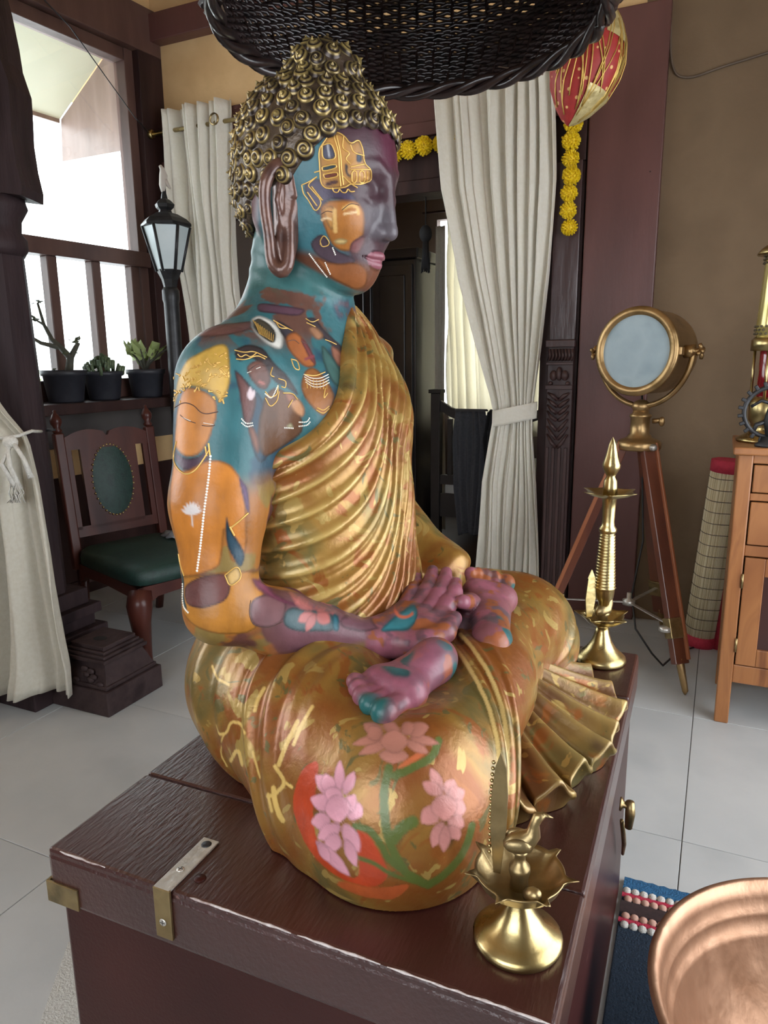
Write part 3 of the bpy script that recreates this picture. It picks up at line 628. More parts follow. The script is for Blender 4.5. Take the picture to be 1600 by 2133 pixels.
('body','leaf',(0.42,0.14,0.13),[(-0.1771,0.3497),(-0.1713,0.348),(-0.1753,0.3484),(-0.17,0.3469),(-0.1662,0.3464),(-0.1668,0.3451),(-0.1693,0.3452),(-0.1713,0.348),(-0.1755,0.3491),(-0.1802,0.35),(-0.1825,0.3529),(-0.1812,0.3542),(-0.1789,0.3511)],0.35),
('body','leaf',(0.42,0.14,0.13),[(-0.1794,0.3488),(-0.1439,0.333),(-0.1788,0.3473),(-0.1701,0.3428),(-0.1601,0.3399),(-0.1513,0.3387),(-0.1466,0.3353),(-0.1439,0.333),(-0.1497,0.3363),(-0.1578,0.3401),(-0.1676,0.3444),(-0.1744,0.3504),(-0.18,0.3503)],0.35),
('body','leaf',(0.42,0.14,0.13),[(-0.1842,0.3475),(-0.2097,0.3431),(-0.1855,0.3496),(-0.1929,0.3533),(-0.2003,0.3548),(-0.2056,0.3521),(-0.2084,0.3475),(-0.2097,0.3431),(-0.2049,0.3401),(-0.1984,0.3374),(-0.1911,0.3369),(-0.1857,0.3405),(-0.183,0.3455)],0.35),
('body','leaf',(0.42,0.14,0.13),[(-0.1816,0.3467),(-0.1964,0.3213),(-0.1834,0.348),(-0.1897,0.3466),(-0.195,0.3421),(-0.1973,0.3346),(-0.1973,0.3272),(-0.1964,0.3213),(-0.1916,0.3225),(-0.1859,0.3254),(-0.1805,0.331),(-0.1787,0.3385),(-0.1797,0.3454)],0.35),
('body','leaf',(0.42,0.14,0.13),[(-0.1789,0.3458),(-0.1555,0.3268),(-0.1804,0.3444),(-0.1792,0.3373),(-0.1752,0.3304),(-0.1681,0.3268),(-0.1611,0.3262),(-0.1555,0.3268),(-0.1555,0.3317),(-0.1572,0.3372),(-0.162,0.3424),(-0.1696,0.3456),(-0.1773,0.3471)],0.35),
('body','poly',(0.03,0.13,0.17),[(-0.1526,0.3398),(-0.1397,0.3311),(-0.138,0.3104),(-0.1508,0.313)],0),
('body','poly',(0.17,0.08,0.1),[(-0.1397,0.3311),(-0.0929,0.3218),(-0.0678,0.3024),(-0.0644,0.3026),(-0.0944,0.2977),(-0.1353,0.315)],0),
('body','poly',(0.04,0.17,0.2),[(-0.0646,0.3017),(-0.0357,0.3138),(-0.0022,0.3243),(0.0101,0.3174),(-0.003,0.2967),(-0.0581,0.2954)],0),
('body','stroke',(0.55,0.13,0.07),[(-0.0377,0.3173),(-0.0279,0.3115),(-0.0121,0.3104),(-0.0026,0.3153)],0.0032),
('body','poly',(0.035,0.025,0.025),[(-0.3075,0.8201),(-0.2876,0.831),(-0.2629,0.8241),(-0.2443,0.7961),(-0.2253,0.7758),(-0.2045,0.735),(-0.2252,0.7532),(-0.2461,0.7656),(-0.258,0.7964),(-0.2801,0.8076),(-0.2994,0.7998)],0),
('body','poly',(0.13,0.055,0.04),[(-0.2879,0.7915),(-0.2703,0.8048),(-0.2581,0.7978),(-0.2471,0.7713),(-0.2558,0.7522),(-0.2675,0.7556),(-0.2792,0.7724)],0),
('body','poly',(0.11,0.05,0.025),[(-0.2559,0.7495),(-0.2394,0.7569),(-0.2204,0.7358),(-0.1938,0.6768),(-0.2375,0.6489),(-0.2644,0.632),(-0.2721,0.6647),(-0.2674,0.7115)],0),
('body','poly',(0.12,0.055,0.05),[(-0.3042,0.7891),(-0.2891,0.7727),(-0.2747,0.7505),(-0.2704,0.7338),(-0.2807,0.6906),(-0.2903,0.6967),(-0.2946,0.735)],0),
('body','poly',(0.2,0.08,0.05),[(-0.2855,0.6937),(-0.2761,0.6901),(-0.2676,0.664),(-0.2706,0.6391),(-0.279,0.6628)],0),
('body','poly',(0.42,0.22,0.12),[(-0.2256,0.7332),(-0.2099,0.7381),(-0.196,0.7176),(-0.2004,0.6976),(-0.2182,0.7098)],0),
('body','poly',(0.24,0.1,0.06),[(-0.2325,0.7479),(-0.2152,0.7441),(-0.2099,0.7324),(-0.2258,0.7246)],0),
('body','leaf',(0.62,0.5,0.52),[(-0.2798,0.737),(-0.2794,0.7588),(-0.2789,0.737),(-0.277,0.7413),(-0.276,0.7467),(-0.2766,0.7522),(-0.278,0.7562),(-0.2794,0.7588),(-0.2809,0.7563),(-0.2825,0.7524),(-0.2833,0.747),(-0.2825,0.7415),(-0.2807,0.7371)],0),
('body','leaf',(0.62,0.5,0.52),[(-0.2786,0.737),(-0.2735,0.7531),(-0.278,0.7367),(-0.2757,0.7394),(-0.2738,0.7432),(-0.273,0.7474),(-0.2731,0.7508),(-0.2735,0.7531),(-0.2751,0.7516),(-0.277,0.7491),(-0.2788,0.7453),(-0.2795,0.741),(-0.2792,0.7373)],0),
('body','leaf',(0.62,0.5,0.52),[(-0.2806,0.7371),(-0.2832,0.7508),(-0.2799,0.7372),(-0.2791,0.7403),(-0.2791,0.7438),(-0.2803,0.7472),(-0.2819,0.7494),(-0.2832,0.7508),(-0.284,0.7489),(-0.2845,0.7462),(-0.2844,0.7427),(-0.283,0.7394),(-0.2812,0.7369)],0),
('body','poly',(0.45,0.4,0.25),[(-0.2325,0.6844),(-0.2215,0.6925),(-0.2164,0.6806)],0),
('body','stroke',(0.35,0.12,0.1),[(-0.266,0.7665),(-0.2602,0.7635)],0.004),
('body','poly',(0.7,0.68,0.62),[(-0.2986,0.8744),(-0.2888,0.8839),(-0.268,0.8793),(-0.2463,0.8628),(-0.2373,0.842),(-0.2371,0.8229),(-0.2445,0.8214),(-0.262,0.8326),(-0.2832,0.8526)],0),
('body','poly',(0.06,0.05,0.035),[(-0.2944,0.8728),(-0.2848,0.8792),(-0.2662,0.8701),(-0.2515,0.8537),(-0.248,0.8344),(-0.2529,0.8314),(-0.2688,0.8426),(-0.2849,0.8572)],0),
('body','poly',(0.045,0.04,0.05),[(-0.2594,0.8779),(-0.2334,0.8661),(-0.2215,0.8543),(-0.1835,0.8037),(-0.1822,0.786),(-0.2105,0.8098),(-0.2389,0.8449)],0),
('body','poly',(0.3,0.1,0.035),[(-0.2363,0.845),(-0.2217,0.8558),(-0.2047,0.8425),(-0.1879,0.8096),(-0.1813,0.7918),(-0.1984,0.7864),(-0.2179,0.807),(-0.2303,0.8244)],0),
('body','poly',(0.17,0.05,0.05),[(-0.2128,0.8454),(-0.2003,0.8365),(-0.1835,0.8037),(-0.1813,0.7918),(-0.1942,0.8038)],0),
('body','poly',(0.26,0.1,0.03),[(-0.2063,0.7579),(-0.1984,0.7864),(-0.1825,0.7889),(-0.156,0.7589),(-0.1439,0.7293),(-0.1628,0.6986),(-0.1794,0.7111),(-0.1962,0.7319)],0),
('body','stroke',(0.2,0.05,0.06),[(-0.1996,0.8039),(-0.1878,0.8082)],0.005),
('body','poly',(0.04,0.03,0.035),[(-0.2064,0.8794),(-0.1885,0.8831),(-0.1703,0.8556),(-0.1354,0.8249),(-0.1316,0.8061),(-0.1638,0.834),(-0.187,0.8582)],0),
('body','poly',(0.3,0.15,0.085),[(-0.2023,0.8624),(-0.1876,0.8675),(-0.1699,0.8463),(-0.183,0.8368)],0),
('body','poly',(0.28,0.12,0.08),[(-0.1608,0.8309),(-0.1437,0.8217),(-0.13,0.803),(-0.1385,0.7848),(-0.1533,0.8002)],0),
('body','poly',(0.05,0.11,0.1),[(-0.1774,0.8338),(-0.1599,0.8155),(-0.1383,0.7818),(-0.127,0.7783),(-0.1278,0.7427),(-0.1504,0.7558),(-0.1691,0.7916)],0),
('skirt','poly',(0.42,0.055,0.02),[(-0.1755,-0.0428),(-0.1476,-0.0303),(-0.1513,-0.0726),(-0.1564,-0.1128),(-0.1471,-0.152),(-0.098,-0.1974),(-0.0808,-0.1866),(-0.0884,-0.1182),(-0.0692,-0.1272),(-0.0531,-0.1523),(-0.0374,-0.184),(-0.0566,-0.2076),(-0.1126,-0.1999),(-0.1643,-0.1675),(-0.1898,-0.1182),(-0.192,-0.0852)],0),
('skirt','poly',(0.4,0.09,0.03),[(-0.1126,-0.1999),(-0.0566,-0.2076),(-0.0027,-0.1952),(-0.0298,-0.2246),(-0.0709,-0.2243),(-0.1224,-0.2115)],0),
('skirt','poly',(0.45,0.12,0.05),[(-0.0319,-0.0383),(0.0092,-0.0129),(0.0175,-0.0181),(-0.0156,-0.0382)],0),
('skirt','stroke',(0.085,0.11,0.025),[(-0.0884,-0.1182),(-0.0665,-0.122),(-0.0504,-0.1418),(-0.0399,-0.1651),(0.0054,-0.1926)],0.01),
('skirt','stroke',(0.085,0.11,0.025),[(-0.0401,-0.0384),(-0.0479,-0.0786),(-0.0424,-0.1313),(-0.0187,-0.181),(0.0108,-0.1987)],0.0134),
('skirt','stroke',(0.085,0.11,0.025),[(0.0348,-0.0003),(0.0257,-0.0233),(-0.0048,-0.0382),(-0.0319,-0.0483)],0.0116),
('skirt','stroke',(0.085,0.11,0.025),[(-0.0886,-0.1614),(-0.0667,-0.1663),(-0.0374,-0.184),(0.0,-0.1967)],0.006),
('skirt','stroke',(0.085,0.11,0.025),[(0.083,-0.1212),(0.0714,-0.1573),(0.0436,-0.1872),(0.0163,-0.2019)],0.0122),
('skirt','stroke',(0.085,0.11,0.025),[(-0.0051,-0.1107),(-0.0211,-0.1183),(-0.0344,-0.1362)],0.0174),
('skirt','leaf',(0.62,0.3,0.36),[(-0.1146,-0.0768),(-0.1138,-0.0295),(-0.1124,-0.0768),(-0.1078,-0.0672),(-0.1053,-0.0554),(-0.1068,-0.0437),(-0.1103,-0.0352),(-0.1138,-0.0295),(-0.1174,-0.0352),(-0.121,-0.0439),(-0.1229,-0.0558),(-0.1209,-0.0676),(-0.1168,-0.0769)],0.4),
('skirt','leaf',(0.62,0.3,0.36),[(-0.1059,-0.0762),(-0.0904,-0.0436),(-0.1038,-0.0769),(-0.0963,-0.0719),(-0.0903,-0.0645),(-0.0882,-0.0558),(-0.0888,-0.0488),(-0.0904,-0.0436),(-0.0957,-0.0463),(-0.102,-0.0509),(-0.1076,-0.0585),(-0.1093,-0.0674),(-0.1081,-0.0755)],0.4),
('skirt','leaf',(0.62,0.3,0.36),[(-0.1175,-0.0771),(-0.154,-0.0532),(-0.1151,-0.0745),(-0.1173,-0.0646),(-0.1237,-0.056),(-0.1347,-0.0521),(-0.1454,-0.0519),(-0.154,-0.0532),(-0.1534,-0.0603),(-0.1507,-0.0689),(-0.1434,-0.0769),(-0.1318,-0.0801),(-0.1199,-0.0796)],0.4),
('skirt','leaf',(0.62,0.3,0.36),[(-0.1264,-0.0779),(-0.1369,-0.0492),(-0.1231,-0.0768),(-0.1187,-0.0691),(-0.1181,-0.061),(-0.1232,-0.0546),(-0.1303,-0.051),(-0.1369,-0.0492),(-0.1409,-0.0542),(-0.1443,-0.0611),(-0.1442,-0.0692),(-0.1382,-0.0753),(-0.1296,-0.0789)],0.4),
('skirt','leaf',(0.62,0.3,0.36),[(-0.1199,-0.0952),(-0.1618,-0.0869),(-0.1187,-0.0921),(-0.1244,-0.084),(-0.1334,-0.0787),(-0.1449,-0.0791),(-0.1546,-0.0827),(-0.1618,-0.0869),(-0.1587,-0.0931),(-0.1529,-0.0997),(-0.1433,-0.1042),(-0.1317,-0.1029),(-0.1211,-0.0983)],0.4),
('skirt','leaf',(0.62,0.3,0.36),[(-0.0998,-0.0936),(-0.0775,-0.1048),(-0.1019,-0.0967),(-0.1013,-0.1051),(-0.0977,-0.111),(-0.0905,-0.1113),(-0.0833,-0.1083),(-0.0775,-0.1048),(-0.077,-0.0985),(-0.0778,-0.0916),(-0.0818,-0.0863),(-0.0893,-0.0865),(-0.0978,-0.0905)],0.4),
('skirt','leaf',(0.62,0.3,0.36),[(-0.1082,-0.1044),(-0.089,-0.0751),(-0.1055,-0.1057),(-0.0962,-0.1025),(-0.0887,-0.0965),(-0.0861,-0.0882),(-0.087,-0.0808),(-0.089,-0.0751),(-0.0956,-0.0764),(-0.1034,-0.0795),(-0.1104,-0.0858),(-0.1125,-0.0945),(-0.1109,-0.1031)],0.4),
('skirt','leaf',(0.62,0.3,0.36),[(-0.1255,-0.1139),(-0.1596,-0.1214),(-0.1259,-0.1107),(-0.1332,-0.1056),(-0.1421,-0.1041),(-0.1503,-0.1085),(-0.1559,-0.1151),(-0.1596,-0.1214),(-0.1547,-0.1256),(-0.1479,-0.1294),(-0.139,-0.13),(-0.131,-0.1249),(-0.1252,-0.1171)],0.4),
('skirt','leaf',(0.62,0.3,0.36),[(-0.1109,-0.1201),(-0.1485,-0.1439),(-0.1127,-0.1175),(-0.1235,-0.1166),(-0.1347,-0.1197),(-0.1427,-0.1278),(-0.1468,-0.1366),(-0.1485,-0.1439),(-0.1408,-0.1451),(-0.1309,-0.1448),(-0.1202,-0.1409),(-0.1128,-0.1325),(-0.1092,-0.1228)],0.4),
('skirt','leaf',(0.62,0.3,0.36),[(-0.1178,-0.0669),(-0.126,-0.0907),(-0.1217,-0.0661),(-0.1313,-0.0693),(-0.1373,-0.0746),(-0.1362,-0.0811),(-0.1313,-0.0866),(-0.126,-0.0907),(-0.1188,-0.089),(-0.1112,-0.086),(-0.1062,-0.0808),(-0.108,-0.0741),(-0.114,-0.0677)],0.4),
('skirt','leaf',(0.62,0.3,0.36),[(-0.1175,-0.0771),(-0.1124,-0.1177),(-0.123,-0.078),(-0.1329,-0.0881),(-0.1372,-0.0994),(-0.1313,-0.1087),(-0.1216,-0.1144),(-0.1124,-0.1177),(-0.1044,-0.1113),(-0.0968,-0.1026),(-0.0938,-0.0919),(-0.1003,-0.0826),(-0.1121,-0.0762)],0.4),
('skirt','leaf',(0.62,0.3,0.36),[(-0.1052,-0.117),(-0.0816,-0.1554),(-0.108,-0.1186),(-0.1088,-0.1296),(-0.1056,-0.1409),(-0.0974,-0.1491),(-0.0888,-0.1534),(-0.0816,-0.1554),(-0.08,-0.1481),(-0.0799,-0.1385),(-0.0835,-0.1277),(-0.0921,-0.1197),(-0.1024,-0.1154)],0.4),
('skirt','leaf',(0.62,0.3,0.36),[(-0.1167,-0.1312),(-0.1289,-0.1625),(-0.1201,-0.1305),(-0.1294,-0.1352),(-0.1361,-0.1425),(-0.1364,-0.1509),(-0.133,-0.1577),(-0.1289,-0.1625),(-0.1218,-0.1596),(-0.1141,-0.155),(-0.1084,-0.1478),(-0.1089,-0.1395),(-0.1133,-0.1319)],0.4),
('skirt','leaf',(0.62,0.3,0.36),[(-0.1024,-0.1375),(-0.0867,-0.1775),(-0.1047,-0.1385),(-0.1062,-0.1485),(-0.1045,-0.1596),(-0.0987,-0.1687),(-0.0922,-0.1743),(-0.0867,-0.1775),(-0.0849,-0.1709),(-0.084,-0.1619),(-0.086,-0.1511),(-0.0923,-0.1423),(-0.1001,-0.1365)],0.4),
('skirt','leaf',(0.62,0.3,0.36),[(-0.1502,-0.147),(-0.0964,-0.1928),(-0.1523,-0.1492),(-0.1449,-0.162),(-0.133,-0.1751),(-0.118,-0.1849),(-0.1056,-0.1902),(-0.0964,-0.1928),(-0.0995,-0.1838),(-0.1058,-0.1721),(-0.1174,-0.159),(-0.1328,-0.1497),(-0.1481,-0.145)],0.4),
('skirt','leaf',(0.62,0.3,0.36),[(-0.147,-0.1492),(-0.1264,-0.1762),(-0.1491,-0.1507),(-0.1489,-0.1592),(-0.1457,-0.1674),(-0.1388,-0.1729),(-0.1319,-0.1753),(-0.1264,-0.1762),(-0.1256,-0.1705),(-0.1261,-0.1632),(-0.1297,-0.1553),(-0.1368,-0.1501),(-0.145,-0.1477)],0.4),
('skirt','leaf',(0.4,0.17,0.13),[(-0.0379,-0.0002),(-0.0865,-0.0213),(-0.0389,0.0017),(-0.0506,0.0014),(-0.0638,-0.0019),(-0.0751,-0.0088),(-0.0823,-0.0157),(-0.0865,-0.0213),(-0.079,-0.0218),(-0.0686,-0.0209),(-0.0557,-0.0172),(-0.0447,-0.0101),(-0.037,-0.0022)],0.4),
('skirt','leaf',(0.4,0.17,0.13),[(-0.0465,0.0048),(-0.0974,-0.0073),(-0.047,0.0066),(-0.0581,0.0077),(-0.0714,0.0065),(-0.0837,0.0021),(-0.0921,-0.0029),(-0.0974,-0.0073),(-0.0903,-0.0085),(-0.0802,-0.0091),(-0.0671,-0.0075),(-0.055,-0.0028),(-0.046,0.003)],0.4),
('skirt','leaf',(0.4,0.17,0.13),[(-0.0494,0.0073),(-0.0821,0.0226),(-0.0481,0.0096),(-0.052,0.0173),(-0.0589,0.0234),(-0.0682,0.0254),(-0.0761,0.0245),(-0.0821,0.0226),(-0.0799,0.017),(-0.0759,0.0105),(-0.0688,0.0049),(-0.0595,0.0035),(-0.0506,0.0051)],0.4),
('skirt','leaf',(0.4,0.17,0.13),[(-0.0156,-0.0001),(0.0202,-0.0187),(-0.0168,-0.0019),(-0.0118,-0.0093),(-0.0039,-0.0157),(0.0059,-0.0189),(0.0141,-0.0193),(0.0202,-0.0187),(0.0178,-0.0135),(0.0132,-0.0071),(0.0051,-0.001),(-0.0051,0.0018),(-0.0145,0.0018)],0.4),
('skirt','leaf',(0.4,0.17,0.13),[(-0.0101,0.0051),(0.0361,-0.005),(-0.0105,0.0033),(-0.0022,-0.0021),(0.0088,-0.0064),(0.0206,-0.0075),(0.0297,-0.0065),(0.0361,-0.005),(0.0313,-0.0009),(0.0237,0.0038),(0.0126,0.0077),(0.0005,0.0085),(-0.0096,0.0069)],0.4),
('skirt','leaf',(0.4,0.17,0.13),[(-0.0129,0.0103),(0.0213,0.0195),(-0.012,0.0075),(-0.0035,0.0037),(0.0057,0.0032),(0.0136,0.0077),(0.0184,0.0138),(0.0213,0.0195),(0.0158,0.0229),(0.0083,0.0258),(-0.001,0.0257),(-0.0087,0.0205),(-0.0137,0.0131)],0.4),
('skirt','leaf',(0.4,0.17,0.13),[(-0.0547,-0.0005),(-0.0701,0.0201),(-0.0521,0.0011),(-0.0498,0.0083),(-0.0509,0.0151),(-0.0569,0.019),(-0.064,0.0202),(-0.0701,0.0201),(-0.0725,0.015),(-0.0738,0.0087),(-0.0721,0.0023),(-0.0656,-0.0012),(-0.0574,-0.0021)],0.4),
('skirt','leaf',(0.4,0.17,0.13),[(-0.0213,0.0102),(-0.0014,0.0234),(-0.0196,0.0081),(-0.0125,0.0065),(-0.0059,0.0077),(-0.0023,0.0126),(-0.0013,0.0184),(-0.0014,0.0234),(-0.0065,0.0252),(-0.0128,0.0262),(-0.0191,0.0246),(-0.0224,0.0191),(-0.0229,0.0123)],0.4),
('skirt','leaf',(0.4,0.17,0.13),[(-0.041,0.01),(-0.033,0.0258),(-0.0375,0.0085),(-0.0289,0.0085),(-0.0233,0.0108),(-0.0241,0.016),(-0.0282,0.0213),(-0.033,0.0258),(-0.0397,0.0264),(-0.0469,0.0261),(-0.0518,0.0234),(-0.0501,0.0178),(-0.0445,0.0116)],0.4),
('skirt','leaf',(0.4,0.17,0.13),[(-0.0322,-0.0104),(-0.0333,-0.0333),(-0.0381,-0.0102),(-0.0501,-0.0144),(-0.0562,-0.0199),(-0.0517,-0.0258),(-0.0425,-0.0302),(-0.0333,-0.0333),(-0.0239,-0.0309),(-0.0144,-0.0273),(-0.0094,-0.0218),(-0.0149,-0.0158),(-0.0263,-0.0107)],0.4),
('skirt','leaf',(0.4,0.17,0.13),[(-0.0321,-0.0181),(-0.0327,0.0166),(-0.0266,-0.018),(-0.0156,-0.0111),(-0.0101,-0.0024),(-0.0145,0.0062),(-0.0236,0.0125),(-0.0327,0.0166),(-0.0416,0.0123),(-0.0505,0.0059),(-0.0547,-0.0029),(-0.0488,-0.0114),(-0.0376,-0.0181)],0.4),
('skirt','leaf',(0.46,0.2,0.18),[(0.0384,-0.0742),(0.0212,-0.0372),(0.0405,-0.0734),(0.0413,-0.0644),(0.0391,-0.0543),(0.0331,-0.0457),(0.0266,-0.0403),(0.0212,-0.0372),(0.02,-0.0429),(0.0197,-0.0508),(0.0224,-0.0607),(0.0287,-0.0691),(0.0363,-0.0749)],0.4),
('skirt','leaf',(0.46,0.2,0.18),[(0.0439,-0.0744),(0.057,-0.0547),(0.0463,-0.0757),(0.0537,-0.0746),(0.0594,-0.071),(0.0608,-0.065),(0.0593,-0.0593),(0.057,-0.0547),(0.0516,-0.0549),(0.0453,-0.0563),(0.0402,-0.0602),(0.0393,-0.0665),(0.0415,-0.0731)],0.4),
('skirt','leaf',(0.46,0.2,0.18),[(0.0384,-0.0742),(0.0087,-0.0571),(0.0399,-0.0721),(0.0367,-0.0643),(0.0307,-0.0579),(0.0221,-0.0553),(0.0145,-0.0557),(0.0087,-0.0571),(0.01,-0.0625),(0.0131,-0.0689),(0.0193,-0.0749),(0.0282,-0.077),(0.037,-0.0763)],0.4),
('skirt','leaf',(0.46,0.2,0.18),[(0.0466,-0.0796),(0.0722,-0.0708),(0.048,-0.0825),(0.0557,-0.0867),(0.0635,-0.0876),(0.0688,-0.0831),(0.0713,-0.0767),(0.0722,-0.0708),(0.0669,-0.0671),(0.0601,-0.0639),(0.0526,-0.0637),(0.0476,-0.0689),(0.0452,-0.0766)],0.4),
('skirt','leaf',(0.46,0.2,0.18),[(0.0492,-0.0924),(0.0745,-0.0967),(0.0487,-0.0958),(0.0527,-0.1036),(0.0585,-0.1081),(0.0652,-0.1065),(0.0706,-0.1018),(0.0745,-0.0967),(0.0722,-0.0906),(0.0684,-0.0842),(0.0624,-0.0804),(0.0556,-0.0829),(0.0496,-0.0889)],0.4),
('skirt','leaf',(0.46,0.2,0.18),[(0.0327,-0.0916),(0.0069,-0.1135),(0.0301,-0.089),(0.0198,-0.0881),(0.0109,-0.091),(0.0065,-0.0986),(0.0059,-0.1067),(0.0069,-0.1135),(0.014,-0.1149),(0.0226,-0.1152),(0.0311,-0.1118),(0.0351,-0.1038),(0.0352,-0.0942)],0.4),
('skirt','leaf',(0.46,0.2,0.18),[(0.0462,-0.11),(0.0713,-0.1198),(0.045,-0.113),(0.0478,-0.1208),(0.0529,-0.1262),(0.06,-0.1263),(0.0664,-0.1234),(0.0713,-0.1198),(0.0701,-0.1138),(0.0674,-0.1073),(0.062,-0.1024),(0.0545,-0.103),(0.0473,-0.1071)],0.4),
('skirt','leaf',(0.46,0.2,0.18),[(0.0488,-0.1179),(0.0627,-0.14),(0.0465,-0.1191),(0.0445,-0.1258),(0.0456,-0.1325),(0.0509,-0.137),(0.0572,-0.1391),(0.0627,-0.14),(0.0649,-0.1354),(0.0662,-0.1295),(0.0646,-0.123),(0.0587,-0.1187),(0.0512,-0.1167)],0.4),
('skirt','leaf',(0.46,0.2,0.18),[(0.0384,-0.0742),(0.0434,-0.1124),(0.0333,-0.0746),(0.0241,-0.0831),(0.0203,-0.093),(0.0256,-0.1021),(0.0346,-0.1083),(0.0434,-0.1124),(0.051,-0.1073),(0.0584,-0.0999),(0.0613,-0.09),(0.0549,-0.0807),(0.0435,-0.0738)],0.4),
('skirt','leaf',(0.46,0.2,0.18),[(0.0379,-0.1121),(0.0228,-0.1474),(0.0354,-0.111),(0.0273,-0.1159),(0.021,-0.1236),(0.0193,-0.1333),(0.0206,-0.1414),(0.0228,-0.1474),(0.0286,-0.1449),(0.0354,-0.1402),(0.0412,-0.1323),(0.0425,-0.1223),(0.0404,-0.1132)],0.4),
('skirt','leaf',(0.46,0.2,0.18),[(0.0433,-0.1175),(0.0391,-0.1551),(0.0409,-0.1172),(0.0353,-0.1238),(0.0319,-0.1327),(0.0327,-0.1424),(0.0358,-0.1498),(0.0391,-0.1551),(0.0434,-0.1512),(0.048,-0.145),(0.051,-0.1359),(0.0496,-0.1261),(0.0457,-0.1179)],0.4),
('skirt','stroke',(0.62,0.42,0.14),[(-0.3701,0.0104),(-0.3618,-0.0057),(-0.34,-0.0012),(-0.3316,0.0186),(-0.3108,0.0176),(-0.295,0.0016)],0.0057),
('skirt','stroke',(0.62,0.42,0.14),[(-0.2277,-0.0472),(-0.2045,-0.07),(-0.2254,-0.0894),(-0.2392,-0.0936)],0.0071),
('skirt','stroke',(0.62,0.42,0.14),[(-0.2291,-0.0813),(-0.225,-0.1035),(-0.2181,-0.1199),(-0.2113,-0.1277)],0.0097),
('skirt','stroke',(0.62,0.42,0.14),[(-0.2393,-0.0907),(-0.2319,-0.1158)],0.0059),
('skirt','stroke',(0.62,0.42,0.14),[(-0.2045,-0.07),(-0.1941,-0.0745)],0.0051),
('skirt','stroke',(0.62,0.42,0.14),[(-0.2772,-0.0284),(-0.2686,-0.0519),(-0.2596,-0.0688)],0.0041),
('skirt','stroke',(0.62,0.42,0.14),[(-0.3448,-0.0014),(-0.3699,-0.0382),(-0.3575,-0.066)],0.0038),
('skirt','stroke',(0.62,0.42,0.14),[(-0.1921,0.023),(-0.2087,-0.0118),(-0.2203,-0.0436)],0.0083),
('skirt','stroke',(0.62,0.42,0.14),[(-0.2661,0.077),(-0.2774,0.0547),(-0.2792,0.039)],0.0075),
('skirt','stroke',(0.62,0.42,0.14),[(-0.3909,0.1199),(-0.3784,0.0985),(-0.3425,0.084)],0.0052),
('skirt','stroke',(0.62,0.42,0.14),[(-0.3351,-0.0506),(-0.3137,-0.0254),(-0.3062,-0.0537)],0.0078),
('skirt','stroke',(0.62,0.42,0.14),[(-0.168,0.0466),(-0.1846,0.0175),(-0.1952,-0.0111)],0.0063),
('skirt','stroke',(0.6,0.43,0.17),[(0.0914,0.1836),(0.1091,0.1536),(0.129,0.1121),(0.1438,0.0704),(0.151,0.0271),(0.152,-0.0248),(0.1442,-0.0714)],0.0078),
('skirt','stroke',(0.6,0.43,0.17),[(0.0679,0.1717),(0.0893,0.1348),(0.1084,0.0903),(0.1236,0.0467),(0.1316,-0.0012),(0.1317,-0.0499),(0.1277,-0.0843)],0.0075),
]
